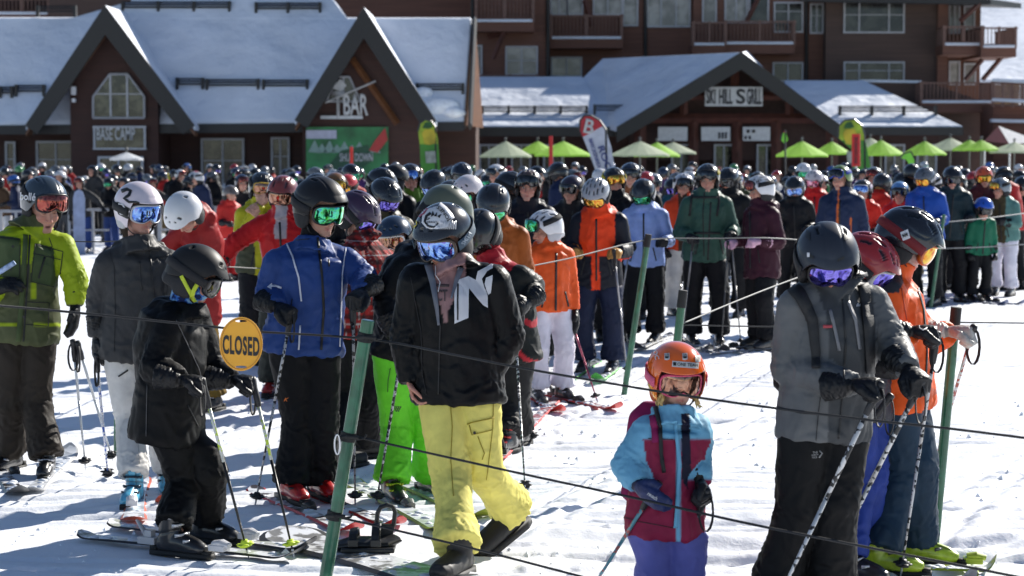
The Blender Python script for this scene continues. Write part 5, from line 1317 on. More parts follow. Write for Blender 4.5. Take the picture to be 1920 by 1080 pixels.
strip(f2.T, 'zip', bv, [(278, 450), (284, 500), (290, 560), (296, 670)], 2.6, zipm); strip(f2.T, 'chest_zip', bv, [(262, 490), (264, 530), (267, 545)], 2.4, zipm); strip(f2.T, 'chest_zip', bv, [(292, 484), (304, 482), (318, 478)], 2.4, zipm)
strip(f2.T, 'seam', bv, [(200, 455), (214, 500), (216, 580), (214, 660)], 1.1, seam); strip(f2.T, 'seam', bv, [(214, 588), (260, 600), (300, 600)], 1.1, seam)
bh = onhelmet(f2)
sw = [(226, 358), (236, 353), (244, 356), (243, 363), (234, 368), (232, 374), (240, 378), (254, 377), (266, 381), (258, 373), (244, 372), (250, 365)]
strip(f2.T, 'helmet_graphic', bh, [(228, 359), (238, 355), (245, 358), (242, 366), (233, 372), (242, 379), (256, 379), (266, 384)], (7, 2.5), inkk, off=.004)
strip(f2.T, 'helmet_logo', bh, [(221 + 2, 390), (224, 382), (231, 384), (236, 393), (234, 402), (227, 401), (223, 393)], 2.4, inkw, off=.006, closed=True); patch(f2.T, 'helmet_graphic', bh, [(216, 384), (220, 378), (246, 392), (247, 412), (238, 410), (222, 402)], inkk, off=.003)
strip(f2.T, 'helmet_band', bh, [(246, 412), (236, 404), (222, 392), (216, 380)], 6, inkk, off=.0025); bp_ = bvh_of([f2.pants]); strip(f2.T, 'pocket_zip', bp_, [(222, 706), (240, 694)], 3, inkk); strip(f2.T, 'seam', bp_, [(262, 700), (256, 800), (262, 870)], 1.1, mat('white seam', (.35, .34, .33), .7))
ski(gp(262, 905), gp(249, 990), .115, (.5, .5, .52), (.6, .12, .06), 'white ski with orange edge pointing at the camera under the light blue boot', boot=f2.J['fa'] + Vector((0, .0, .03)), bcol=(.6, .6, .62), up2=.04)
ski(gp(322, 890), gp(312, 955), .1, (.5, .5, .52), (.6, .12, .06), 'white ski mostly hidden behind the black jacketed kid', boot=None)
pole(at(181, 668, f2.J['wa'].y - .04), gp(203, 900), 'blue and white ski pole hanging from the black glove of the charcoal jacket', (.55, .57, .62), mark=(.04, .10, .4))
pole(at(137, 642, f1.J['wb'].y - .05), gp(161, 884), 'plain silver ski pole, left one of the pair by the lime jacket', (.5, .53, .56), gl=.12, strapdir=(-1, -.2, 0)); pole(at(146, 645, f1.J['wb'].y - .05), gp(213, 868), 'plain silver ski pole slanting right of its twin by the lime jacket', (.5, .53, .56), gl=.12)
ski(gp(-30, 850), gp(38, 940), .1, (.03, .03, .035), (.1, .1, .1), 'dark ski with upturned tip at far left in the snow', boot=f1.J['fa']); ski(gp(60, 930), gp(132, 856), .1, (.45, .47, .5), (.5, .5, .5), 'pale ski crossing behind the lime jacketed man boot', boot=None)
# 3 kid in black -------------------------------------------------------------------------------
A3, B3 = (150, 1012), (572, 1056); y3 = ydir(A3, B3)
J = joints((330, 1042), (392, 1018), (322, 735), (320, 640), (346, 572), (368, 519), 72, 92, 28, (288, 690, -.2), (342, 712, -.32), (398, 690, .12), (437, 712, 0), (345, 900), (392, 888), ha=(1, -.1, -.1), hb=(1, -.15, -.05), pna=(.1, -.2, -1), pnb=(.1, -.2, -1), ta=y3, tb=y3, k=.87, hs=1.04, sh=.145, mask=1)
f3 = person('kid in black jacket and trousers with matte black helmet and blue camouflage neck tube', J, jacket=dict(col=(.0035, .0035, .004), hem=.245, hood=1, g=1.05, hd=.165, collar=.02, rough=.55), pants=dict(col=(.004, .004, .0042), s=1.05, cuff=.15, hem=.088), helmet=dict(col=(.018, .018, .019), style='skate', s=1.09, rough=.5, coat=0), gog=dict(lens='dark', dz=-.004), boots=dict(col=(.015, .015, .016), col2=(.6, .6, .6), s=.95), gaiter=(.03, .10, .30), hkind=('grip', 'grip'), seed=3)
for o in f3.T.children:
    if o.name.startswith('neck_gaiter'):
        m = fabric('blue camouflage cloth', (.02, .08, .3), .8, attr=False); nn = m.node_tree; bs = nn.nodes['Principled BSDF']; tc = nn.nodes['Texture Coordinate']; nz = nn.nodes.new('ShaderNodeTexNoise'); nz.inputs['Scale'].default_value = 26; nn.links.new(tc.outputs['Object'], nz.inputs[0]); cr = nn.nodes.new('ShaderNodeValToRGB'); cr.color_ramp.interpolation = 'CONSTANT'; e = cr.color_ramp.elements; e[0].color = (.01, .02, .08, 1); e[1].position = .47; e[1].color = (.03, .12, .42, 1); q = e.new(.56); q.color = (.2, .38, .6, 1); nn.links.new(nz.outputs[0], cr.inputs[0]); nn.links.new(cr.outputs[0], bs.inputs['Base Color']); o.material_slots[0].material = m
bh = bvh_of([f3.helmet] + [o for o in f3.T.children if o.name.startswith('neck_gaiter')] + list(f3.helmet.children)); lm = mat('lime webbing', (.5, .62, .03), .6)
strip(f3.T, 'lime_strap', bh, [(340, 517), (352, 540), (366, 566)], 7, lm, off=.008); strip(f3.T, 'lime_strap', bh, [(376, 520), (362, 545), (358, 560)], 7, lm, off=.010); strip(f3.T, 'helmet_seam', bh, [(386, 520), (402, 520), (414, 526)], 1.6, lm, off=.005)
bp_ = bvh_of([f3.jacket]); strip(f3.T, 'seam', bp_, [(330, 600), (372, 690), (392, 760), (398, 815)], 1.4, mat('grey piping', (.06, .06, .065), .4)); strip(f3.T, 'seam', bp_, [(276, 720), (274, 818)], 1.2, mat('grey piping', (.06, .06, .065), .4)); strip(f3.T, 'pocket_zip', bp_, [(352, 760), (372, 800)], 2, zipm)
ski(gp(*A3), gp(*B3), .098, (.40, .42, .36), (.04, .04, .045), 'grey green ski of the black clad kid, nearer one of the pair', 'skis of the black clad kid', boot=f3.J['fa'] + Vector((0, 0, .03)), bcol=(.5, .5, .52)); ski(gp(208, 990), gp(592, 1040), .098, (.40, .42, .36), (.04, .04, .045), 'grey green ski of the black clad kid, farther one of the pair', 'skis of the black clad kid', boot=f3.J['fb'] + Vector((0, 0, .03)), bcol=(.5, .5, .52))
YB = (.62, .8, .05)
pole(f3.MHd['a'] @ Vector((0, .10, -.045)) + Vector((0, 0, .05)), gp(467, 1047), 'adjustable ski pole of the black clad kid with lime basket, left one', (.55, .57, .55), low=(.012, .012, .012), basket=YB, mark=(.45, .6, .06)); pole(f3.MHd['b'] @ Vector((0, .10, -.045)) + Vector((0, 0, .05)), gp(552, 1047), 'adjustable ski pole of the black clad kid with lime basket, right one', (.55, .57, .55), low=(.012, .012, .012), basket=YB, mark=(.45, .6, .06))
# 4 blue jacket --------------------------------------------------------------------------------
y4 = ydir((476, 924), (674, 1008))
J = joints((548, 950), (602, 942), (570, 628), (580, 520), (586, 458), (600, 393), 20, 42, 14, (502, 548, -.05), (522, 575, -.22), (682, 520, .0), (678, 548, -.22), (562, 790), (604, 788), ha=(.8, -.5, -.25), hb=(-.45, -.8, -.3), pna=(.1, 0, -1), pnb=(0, 0, -1), ta=y4, tb=y4, hs=1.14, sh=.19)
def paint4(c, x): return c
f4 = person('man in royal blue jacket and black trousers, green mirrored goggles under a black helmet', J, jacket=dict(col=(.022, .055, .20), hem=.10, g=1.12, collar=.035, rough=.5), pants=dict(col=(.004, .0045, .006), s=1.1), helmet=dict(col=(.016, .016, .018), style='plain', dz=.012, s=1.07, rough=.42, coat=.1), gog=dict(lens='green', s=1.0), face=dict(skin=(.50, .28, .21), beard=.25, bcol=(.2, .11, .07)), boots=dict(col=(.42, .012, .012), col2=(.03, .03, .035), z=.03), gaiter=(.012, .012, .014), seed=4, amp=.021)
bv = bvh_of([f4.jacket]); wp = mat('pale reflective piping', (.55, .58, .68), .35)
strip(f4.T, 'piping', bv, [(533, 447), (548, 480), (560, 520), (565, 565)], 3.2, wp); strip(f4.T, 'piping', bv, [(563, 610), (560, 656)], 3.2, wp); strip(f4.T, 'piping', bv, [(650, 455), (642, 510), (640, 560), (637, 650)], 2.4, wp)
strip(f4.T, 'zip', bv, [(595, 440), (604, 520), (607, 580), (602, 656)], 4.5, zipm); strip(f4.T, 'sleeve_arrow', bv, [(528, 540), (518, 536), (508, 536)], 4, wp); patch(f4.T, 'sleeve_arrow', bv, [(501, 538), (510, 530), (509, 543)], wp)
strip(f4.T, 'chest_zip', bv, [(616, 486), (617, 500)], 2.5, zipm); strip(f4.T, 'seam', bv, [(540, 452), (580, 448)], 1.2, seam); strip(f4.T, 'pocket_zip', bv, [(548, 560), (540, 620)], 1.6, seam)
text_on(f4.T, 'K', bvh_of([f4.pants]), 537, 749, 10, 7, mat('orange print', (.6, .15, .02), .6), shear=.4)
RT = (.5, .02, .02)
ski(gp(476, 926), gp(672, 1010), .1, (.06, .05, .05), RT, 'dark ski with red tip under the nearer red boot', 'skis of the blue jacketed man', boot=f4.J['fa'] + Vector((0, 0, .0))); ski(gp(545, 915), gp(752, 1000), .1, (.06, .05, .05), RT, 'dark ski with red tip under the farther red boot', 'skis of the blue jacketed man', boot=f4.J['fb'])
pole(f4.MHd['a'] @ Vector((0, .10, -.045)) + Vector((0, 0, .05)), gp(477, 954), 'silver and black ski pole in the blue jacketed man left side hand', (.42, .43, .45), mark=(.02, .02, .02)); pole(f4.MHd['b'] @ Vector((0, .10, -.045)) + Vector((0, 0, .05)), gp(666, 952), 'black ski pole held upright beside the blue jacket', (.25, .25, .26), mark=(.01, .01, .01))
# 5 plaid ---------------------------------------------------------------------------------------
def plaid(c, x):
    u = np.where(x['ci'] == 0, x['u'] * 1.0 + x['w'] * .6, x['al'] * 0 + x['u'] + x['w'] * .8); v = x['v']; c = c * 0 + np.array((.30, .022, .02))
    for t, w_ in ((u / .085, 1), (v / .085, 1)):
        fr = np.mod(t, 1); c = lay(c, box01(fr, .08, .42, .03) * .72, (.012, .012, .014)); c = lay(c, box01(fr, .70, .75, .02) * .75, (.5, .48, .46))
    return c
J = joints((632, 878), (690, 858), (672, 616), (690, 520), (676, 448), (670, 404), 70, 72, 42, (716, 555, -.1), (694, 618, -.15), (715, 560, .3), (700, 610, .3), (650, 740), (690, 735), ha=(-.25, 0, -1), hb=(-.2, 0, -1), k=.98, hs=1.05, ta=120, tb=120, curla=.5)
f5 = person('person in red black and white plaid shirt, bent over behind the blue jacket, plum helmet', J, jacket=dict(paint=plaid, hem=.05, g=1.15, collar=.05, rough=.8), pants=dict(col=(.0055, .0055, .006), s=1.15), helmet=dict(col=(.05, .022, .05), style='std', s=1.04), gog=dict(lens='purple'), hands=('bare', 'bare'), boots=dict(kind='board', col=(.012, .012, .012)), seed=5)
# 6 lime trousers -------------------------------------------------------------------------------
y6 = ydir((652, 906), (833, 1010))
J = joints((738, 944), (808, 930), (752, 640), (762, 540), (800, 466), (836, 402), 60, 120, 40, (722, 560, -.2), (742, 632, -.32), (800, 560, .3), (800, 620, .3), (745, 800), (805, 790), ta=y6, tb=y6 + 12, hs=1.08, sh=.17, ha=(.4, -.3, -.9))
f6 = person('skier in black jacket and neon green trousers with smooth olive helmet', J, jacket=dict(col=(.004, .004, .0045), hem=.10, g=1.05, hood=1), pants=dict(col=(.14, .62, .03), s=1.08), helmet=dict(col=(.10, .115, .085), style='skate', s=1.08, rough=.4), boots=dict(col=(.016, .017, .014), col2=(.45, .55, .03)), seed=6)
bp_ = bvh_of([f6.pants]); strip(f6.T, 'pocket_seam', bp_, [(732, 690), (728, 712), (727, 735)], 1.6, mat('dark green seam', (.04, .18, .01), .6))
for r_ in range(3):
    for q_ in range(4 - r_): patch(f6.T, 'printed_triangle', bp_, [(737 + q_ * 4 + r_ * 2, 762 + r_ * 3.6), (741 + q_ * 4 + r_ * 2, 762 + r_ * 3.6), (739 + q_ * 4 + r_ * 2, 765.4 + r_ * 3.6)], inkk)
YG = (.40, .46, .05)
ski(gp(654, 908), gp(846, 1008), .12, (.5, .54, .5), YG, 'wide pale ski with yellow green tip under the neon trousers, nearer', 'skis of the neon trousered skier', boot=f6.J['fa'], bcol=(.1, .1, .1)); ski(gp(742, 905), gp(915, 985), .12, (.5, .54, .5), YG, 'wide pale ski with yellow green edge under the neon trousers, farther', 'skis of the neon trousered skier', boot=f6.J['fb'], bcol=(.1, .1, .1))
pole(at(752, 668, f6.J['wa'].y - .12), gp(704, 952), 'black and white ski pole in front of the neon green trousers', (.02, .02, .022), mark=(.4, .4, .42), gl=.05, strap=False)
# 7 big black jacket, yellow trousers -------------------------------------------------------------
J = joints((856, 1082), (952, 1030), (858, 700), (852, 590), (854, 502), (832, 449), -8, -30, 26, (762, 628, .02), (769, 722, -.04), (953, 628, .0), (914, 716, -.03), (845, 890, -.08), (905, 882, .05), ha=(.25, -.1, -1), hb=(-.45, -.1, -.8), ta=-22, tb=-50, k=1.02, hs=1.10, sh=.175, shdrop=.02, curla=.42, curlb=.5, hoffb=-.055, hoffa=-.02, hsc=.95)
J['fb'] = J['fb'] + Vector((0, 0, .06)); J['tb'] = Vector((-.62, -.5, -.42)).normalized(); J['upb'] = Vector((-.2, -.3, 1)).normalized()
def paint7(c, x):
    op = (np.abs(x['u'] + .015) < .012 + .07 * sst(.0, .2, x['v'])) * (x['w'] > .02) * (x['ci'] == 0) * (x['v'] > -.02)
    return lay(c, op * 1.0, (.30, .17, .165))
f7 = person('bearded man in oversized open black jacket and baggy yellow trousers, sticker covered helmet', J, jacket=dict(col=(.004, .004, .0044), hem=.135, g=1.12, collar=.03, sr=1.06, rough=.42, paint=paint7, big=.018), pants=dict(col=(.72, .65, .17), s=1.08, hem=.112, cuff=.15, rough=.75), helmet=dict(col=(.02, .02, .022), style='skate', s=1.08, dz=.006, rough=.25, own=1), gog=dict(lens='blue', frame=(.10, .07, .05), strap=(.07, .11, .15), s=1.05),
            face=dict(skin=(.50, .27, .20), beard=.85, bcol=(.16, .06, .022)), hands=('bare', 'bare'), boots=dict(kind='board', col=(.008, .008, .009), s=1.14), seed=7, amp=.021)
bv = bvh_of([f7.jacket])
patch(f7.T, 'jacket_logo', bv, [(852, 528), (878, 518), (892, 525), (896, 509), (912, 501), (925, 493), (924, 503), (914, 509), (904, 523), (914, 556), (914, 577), (905, 572), (879, 541), (878, 596), (852, 607)], inkw, off=.005)
patch(f7.T, 'jacket_logo', bv, [(909, 532), (912, 521), (924, 516), (921, 549), (914, 554)], inkw, off=.006)
strip(f7.T, 'pocket_zip', bv, [(859, 532), (858, 600)], 3, zipm, off=.006); 
lap = mat('grey lapel lining', (.12, .13, .16), .45, bump=.003, bscale=30)
strip(f7.T, 'lapel', bv, [(800, 486), (812, 530), (820, 580), (823, 610)], (16, 4), lap, off=.007); strip(f7.T, 'lapel', bv, [(866, 496), (858, 520), (846, 560)], (13, 3), lap, off=.007)
strip(f7.T, 'zip', bv, [(826, 606), (824, 660), (822, 740)], 2.4, zipm); strip(f7.T, 'seam', bv, [(770, 520), (790, 620), (792, 700), (800, 740)], 1.2, seam)
text_on(f7.T, 'CT', bv, 829, 554, 20, 22, mat('shirt print', (.06, .04, .04), .6), off=.005); strip(f7.T, 'shirt_stripe', bv, [(817, 535), (842, 536)], 5, mat('shirt print', (.06, .04, .04), .6))
strip(f7.T, 'earphone_cord', bv, [(818, 498), (818, 515), (826, 530), (822, 548)], 1.2, inkw, off=.008)
bp_ = bvh_of([f7.pants]); sy = mat('dark yellow seam', (.32, .25, .02), .8)  # seam strips in a darker yellow than the trousers
strip(f7.T, 'pocket_seam', bp_, [(876, 795), (884, 792), (926, 783)], 2.2, sy, off=.005); strip(f7.T, 'pocket_seam', bp_, [(880, 797), (885, 815), (922, 806)], 1.6, sy, off=.004); strip(f7.T, 'seam', bp_, [(925, 745), (924, 800), (918, 850), (912, 900)], 1.4, sy); strip(f7.T, 'seam', bp_, [(843, 745), (848, 800), (845, 860), (850, 930)], 1.6, sy); strip(f7.T, 'pocket_seam', bp_, [(896, 818), (908, 850), (904, 862)], 1.6, sy)
patch(f7.T, 'snap_button', bp_, [(890 + 3 * math.cos(a), 811 + 3 * math.sin(a)) for a in np.linspace(0, 2 * PI, 10)[:-1]], inkk, off=.007)
bh = onhelmet(f7); stw = mat('sticker white', (.66, .66, .68), .4)
patch(f7.T, 'sticker', bh, [(800 + 18 * math.cos(a), 414 + 14 * math.sin(a)) for a in np.linspace(0, 2 * PI, 20)[:-1]] if False else [(793, 402), (800, 393), (815, 388), (828, 388), (838, 398), (846, 412), (838, 426), (820, 430), (800, 428), (791, 418)], stw, off=.004)
strip(f7.T, 'sticker_ring', bh, [(808, 400), (800, 406), (797, 416), (803, 424), (814, 426), (822, 418)], (5, 2), inkk, off=.006); text_on(f7.T, 'GP', bh, 803, 411, 8, 4, inkk, off=.007); text_on(f7.T, 'DRAGON', bh, 812, 417, 20, 4, inkk, off=.007)
for i, q in enumerate(([(808, 408), (812, 396), (815, 404)], [(814, 406), (820, 398), (819, 407)], [(820, 406), (828, 402), (824, 410)])): patch(f7.T, 'sticker_flame', bh, q, inkk, off=.0075)
strip(f7.T, 'sticker', bh, [(823, 385), (833, 393), (841, 403), (847, 412)], 12, stw, off=.005); text_on(f7.T, 'JONES', bh, 834, 400, 34, 9, inkk, rot=-128, off=.008, arc=-3)
patch(f7.T, 'sticker', bh, [(783, 404), (789, 394), (800, 388), (804, 391), (796, 402), (786, 408)], mat('sticker red', (.35, .03, .06), .4), off=.005); patch(f7.T, 'sticker', bh, [(787, 402), (792, 395), (799, 391), (799, 394), (792, 402)], stw, off=.006)
patch(f7.T, 'sticker', bh, [(773, 428), (777, 412), (784, 408), (782, 420), (777, 430)], mat('sticker yellow', (.55, .45, .02), .4), off=.005)
for i in range(9): x = 828 + i * 3.2; strip(f7.T, 'sticker_spike', bh, [(x, 414 + (i % 2) * 2), (x - 3 + i * .4, 430)], (2.4, 1), stw, off=.0055)
text_on(f7.T, 'SMITH', bvh_of([o for o in f7.goggles.children if o.name.startswith('strap')] + [f7.helmet]), 873, 447, 26, 8, mat('strap print', (.30, .36, .42), .6), rot=-58, off=.010)
# 8 black and red jacket behind the oversized one ------------------------------------------------
def paint8(c, x): return lay(c, ((np.abs(np.mod(x['u'] * 1.3 + x['v'], .22) - .11) < .02) | (x['v'] > .19)) * (x['ci'] == 0) * 1.0, (.4, .02, .03))
J = joints((950, 850), (972, 838), (950, 650), (945, 560), (925, 492), (900, 440), -30, -35, 58, (925, 560), (940, 600, -.2), (1000, 535, 0), (990, 568, -.25), (948, 750), (965, 745), hb=(-.4, -.6, -.3), k=.92, hs=1.1, sh=.19)
f8 = person('skier in black jacket with red trim directly behind the oversized black jacket, black helmet bowed', J, jacket=dict(col=(.014, .015, .014), hem=.1, g=1.15, paint=paint8), pants=dict(col=(.014, .014, .015), s=1.1), helmet=dict(col=(.012, .012, .014), s=1.05), gog=dict(lens='dark'), boots=dict(col=(.02, .02, .022), col2=(.5, .05, .04)), gaiter=(.4, .02, .03), seed=8)
hb8 = f8.MHd['b'] @ Vector((0, .10, -.045)); pole(hb8 + Vector((0, 0, .05)), gp(985, 925), 'black and white checked ski pole right of the oversized jacket', (.015, .015, .016), mark=(.6, .6, .6)); pole(hb8 + Vector((.05, .05, .04)), gp(1000, 832), 'thin dark ski pole with star basket behind the checked one', (.1, .1, .11), r0=.007)
ski(gp(925, 872), gp(1060, 735), .09, (.3, .02, .02), (.5, .02, .02), 'red tipped ski lying behind the oversized jacket', boot=f8.J['fa'])
# right group -------------------------------------------------------------------------------------
# orange jacket
def paintg3(c, x): return lay(c, inpoly(x['px'], x['py'], [(1630, 506), (1655, 505), (1690, 512), (1694, 530), (1685, 548), (1640, 552), (1620, 540)]) * (x['v'] > .0), (.035, .035, .04))
y9 = 78
J = joints((1655, 1078), (1722, 1060), (1682, 700), (1672, 600), (1664, 510), (1703, 455), 78, 84, 32, (1652, 650, -.22), (1712, 622, -.33), (1735, 640, .2), (1782, 622, .08), (1690, 880), (1722, 865), ha=(1, -.12, .02), hb=(.9, -.3, .05), pna=(.2, -.3, -1), pnb=(.1, -.2, -1), ta=y9, tb=y9, hs=1.08, k=1.02, sh=.17)
g3 = person('man in bright orange jacket facing right with black helmet, amber goggles, lime ski boots', J, jacket=dict(col=(.74, .10, .016), hem=.16, g=1.12, hood=1, paint=paintg3, rough=.5, sr=1.12), pants=dict(col=(.013, .032, .058), s=1.14, hem=.10), helmet=dict(col=(.012, .013, .018), style='vent', s=1.10, rough=.2), gog=dict(lens='gold', frame=(.5, .12, .02), strap=(.16, .012, .016)), face=dict(skin=(.46, .25, .19), beard=.55, bcol=(.45, .42, .40)), hands=((.016, .016, .018), (.42, .40, .36)), boots=dict(col=(.42, .56, .03), col2=(.12, .12, .12)), seed=9)
bv = bvh_of([g3.jacket]); strip(g3.T, 'zip', bv, [(1716, 520), (1732, 580), (1738, 660), (1735, 735)], 3, zipm); strip(g3.T, 'hood_edge', bv, [(1640, 430), (1652, 445), (1700, 500)], 2, seam); strip(g3.T, 'seam', bv, [(1690, 540), (1700, 600), (1712, 690)], 1.2, mat('orange seam', (.4, .04, .006), .6))
bh = bvh_of([g3.helmet] + [o for o in g3.goggles.children if o.name.startswith('strap')]); patch(g3.T, 'strap_badge', bh, [(1688, 436), (1702, 430), (1707, 446), (1693, 452)], inkw, off=.008); text_on(g3.T, 'MM', bh, 1697, 441, 10, 7, inkk, rot=-20, off=.010)
bb = bvh_of([o for o in g3.T.children if o.name.startswith('boot')]); text_on(g3.T, 'DALBELLO', bb, 1668, 1069, 27, 5, inkk, rot=12, off=.004)
bg = bvh_of([o for o in g3.T.children if o.name.startswith('glove')]); strip(g3.T, 'glove_badge', bg, [(1724, 606), (1737, 606), (1738, 615), (1731, 620), (1724, 616)], 1.6, inkw, off=.006, closed=True)
pole(g3.MHd['a'] @ Vector((0, .10, -.045)) + Vector((0, 0, .03)), gp(1688, 1085), 'white printed ski pole, nearer one held by the orange jacketed man', (.55, .55, .55), mark=(.02, .02, .02), strapdir=(.9, -.3, 0)); pole(g3.MHd['b'] @ Vector((0, .10, -.045)) + Vector((0, 0, .06)), gp(1722, 975), 'white printed ski pole, farther one held in the pale glove', (.55, .55, .55), mark=(.3, .05, .03), strapdir=(1, -.1, 0))
ski(gp(1560, 1120), gp(1830, 1100), .1, (.55, .55, .52), (.3, .4, .03), 'pale ski under the nearer lime boot at the bottom edge', boot=None); ski(gp(1650, 1070), gp(1868, 1076), .1, (.4, .45, .1), (.3, .4, .03), 'lime ski behind the nearer lime boot', boot=g3.J['fb'], bcol=(.4, .5, .04))
# red helmet, royal blue trousers
J = joints((1592, 1092), (1622, 1072), (1612, 745), (1612, 640), (1612, 560), (1624, 500), 60, 66, 35, (1600, 650, -.1), (1640, 690, -.25), (1650, 650, .2), (1680, 690, .1), (1612, 900), (1630, 890), ta=60, tb=60, k=.93, hs=1.08, sh=.15, ha=(1, -.2, 0), hb=(1, -.2, 0))
g2 = person('skier in red helmet and royal blue trousers, mostly hidden between the grey and orange jackets', J, jacket=dict(col=(.05, .05, .06), hem=.1, g=1.0), pants=dict(col=(.018, .04, .22), s=1.0), helmet=dict(col=(.30, .018, .02), style='vent', s=1.04, rough=.3), gog=dict(lens='purple', frame=(.5, .5, .52)), boots=dict(col=(.02, .02, .025)), gaiter=(.014, .014, .016), seed=10)
# grey jacket with backpack straps
def paintg1(c, x):
    dk = (x['ci'] == 0) * (x['w'] > 0) * (np.abs(x['u'] - .03) < .13) * 1.0
    return lay(c, sst(.3, .7, dk), (.052, .055, .058))
J = joints((1462, 1150), (1560, 1150), (1548, 752), (1560, 640), (1566, 533, .02), (1551, 490, -.03), 22, 4, 32, (1476, 690, -.02), (1602, 722, -.32), (1672, 650, 0), (1706, 695, -.22), (1498, 945, -.05), (1566, 945, -.05), ha=(.85, -.45, .1), hb=(.35, -.8, -.35), pna=(.2, -.2, -1), pnb=(0, 0, -1), k=1.02, hs=1.06, sh=.168, shdrop=.045, ta=20, tb=20)
g1 = person('man in grey shell jacket with black backpack straps and matte navy helmet, looking down', J, jacket=dict(col=(.115, .118, .12), hem=.165, g=1.06, hood=1, rough=.5, paint=paintg1, sr=1.02), pants=dict(col=(.0055, .0055, .006), s=1.16, hem=.11), helmet=dict(col=(.028, .033, .045), style='plain', s=1.10, rough=.42, coat=.15), gog=dict(lens='purple', s=.95), face=dict(skin=(.46, .24, .18)), boots=dict(col=(.02, .02, .02)), gaiter=(.10, .10, .10), pack=(.012, .012, .013), seed=11, amp=.021)
bv = bvh_of([g1.jacket]); wb = mat('backpack webbing', (.010, .010, .011), .65, bump=.002, bscale=90)
strip(g1.T, 'backpack_strap', bv, [(1470, 520), (1500, 555), (1524, 600), (1530, 660), (1531, 690)], (26, 14), wb, off=.010, th=.008); strip(g1.T, 'backpack_strap', bv, [(1610, 505), (1622, 560), (1628, 620), (1630, 700)], (22, 14), wb, off=.010, th=.008)
gz_ = mat('grey zip garage', (.16, .16, .17), .4); strip(g1.T, 'pocket_zip', bv, [(1556, 580), (1566, 620), (1574, 658)], 6, gz_); strip(g1.T, 'pocket_zip', bv, [(1590, 565), (1604, 600), (1612, 655)], 6, gz_); strip(g1.T, 'zip', bv, [(1580, 560), (1586, 640), (1580, 740), (1572, 822)], 3, zipm)
strip(g1.T, 'zip_pull', bv, [(1543, 612), (1560, 612)], 6, mat('red pull', (.4, .05, .06), .4), off=.012); strip(g1.T, 'seam', bv, [(1452, 760), (1500, 775), (1570, 780)], 1.2, seam); strip(g1.T, 'pocket_seam', bv, [(1538, 745), (1532, 800), (1530, 826)], 1.4, seam); text_on(g1.T, 'Eddie', bv, 1613, 572, 16, 6, inkw, shear=.4)
bp_ = bvh_of([g1.pants]); pg = mat('grey print', (.22, .22, .22), .6)
for i, s in enumerate(('THE', 'NORTH', 'FACE')): text_on(g1.T, s, bp_, 1528 - i * .5, 848 + i * 4.6, 9 + (i == 1) * 3, 3.6, pg, rot=-6)
strip(g1.T, 'printed_arc', bp_, [(1535, 858), (1541, 850), (1536, 845)], 2.6, pg)
bh = onhelmet(g1); patch(g1.T, 'helmet_badge', bh, [(1514, 474), (1519, 474), (1519, 482), (1514, 482)], inkw, off=.005)
for q in ([(1512, 430), (1519, 436), (1519, 452), (1511, 446)], [(1583, 434), (1591, 430), (1592, 446), (1582, 454)], [(1515, 476), (1526, 480), (1526, 486), (1515, 482)], [(1570, 486), (1583, 480), (1583, 486), (1570, 491)]): patch(g1.T, 'vent', bh, q, inkk, off=.003)
pole(g1.MHd['a'] @ Vector((0, .10, -.045)) + Vector((0, 0, .04)), gp(1428, 1190), 'long white printed ski pole slanting down left in front of the black trousers', (.58, .58, .58), mark=(.03, .03, .03), r0=.0105); pole(g1.MHd['b'] @ Vector((0, .10, -.045)) + Vector((0, 0, .04)), gp(1525, 1120), 'white printed ski pole from the right glove of the grey jacketed man', (.58, .58, .58), mark=(.03, .03, .03), r0=.0105); pole(at(1668, 745, g2.J['wa'].y), gp(1408, 1098), 'thin black ski pole crossing behind the black trousers', (.02, .02, .02), r0=.008)
# little girl --------------------------------------------------------------------------------------
CY = (.17, .42, .60); RB = (.25, .018, .055)
def paintc(c, x):
    px, py = x['px'], x['py']; c = c * 0 + np.array(RB)
    c = lay(c, (x['ci'] == 0) * sst(826, 821, py), CY); c = lay(c, (x['ci'] == 1) * sst(925, 919, py + .1 * (px - 1180)), CY); c = lay(c, (x['ci'] == 2) * sst(902, 897, py), CY)
    c = lay(c, box01(px, 1268, 1276, 1.5) * (x['ci'] == 0) * (x['w'] > 0), CY); c = lay(c, inpoly(px, py, [(1277, 775), (1293, 775), (1297, 930), (1279, 900)]) * (x['w'] > 0) * (x['ci'] == 0), (.012, .013, .03)); return c
J = joints((1228, 1140), (1284, 1138), (1250, 948), (1256, 850), (1262, 782), (1268, 709), 12, 12, 12, (1180, 872, -.05), (1200, 912, -.15), (1302, 876), (1312, 906, -.08), (1226, 1040), (1288, 1040), ha=(.55, -.6, -.5), hb=(.3, -.5, -.7), k=.66, hs=.98, sh=.14, hsc=.88, ta=5, tb=15)
c1 = person('small girl in cyan and raspberry jacket with glossy orange race helmet and pink goggles', J, jacket=dict(paint=paintc, hem=.13, g=.86, sr=1.0, collar=.04, rough=.6), pants=dict(col=(.12, .125, .38), s=1.0, hem=.072), helmet=dict(col=(.85, .14, .012), style='race', s=1.12, dz=.004, rough=.15, coat=1, pad=(.5, .09, .02)), gog=dict(lens='amber', frame=(.75, .08, .18), strap=(.7, .12, .22), s=1.04), face=dict(skin=(.62, .36, .27), mouth=0), hands=((.02, .03, .10), (.014, .014, .016)), hkind=('mitt', 'grip'), boots=dict(col=(.02, .02, .02)), hair=dict(col=(.5, .34, .12), n=14, len=.075, az=((.25, .7), (2.45, 2.9))), pack=(.22, .015, .08), seed=12, vox=.0075)
bv = bvh_of([c1.jacket]); strip(c1.T, 'zip_flap', bv, [(1266, 790), (1274, 870), (1270, 940), (1266, 990)], 7, fabric('cyan flap', CY, attr=False), off=.006)
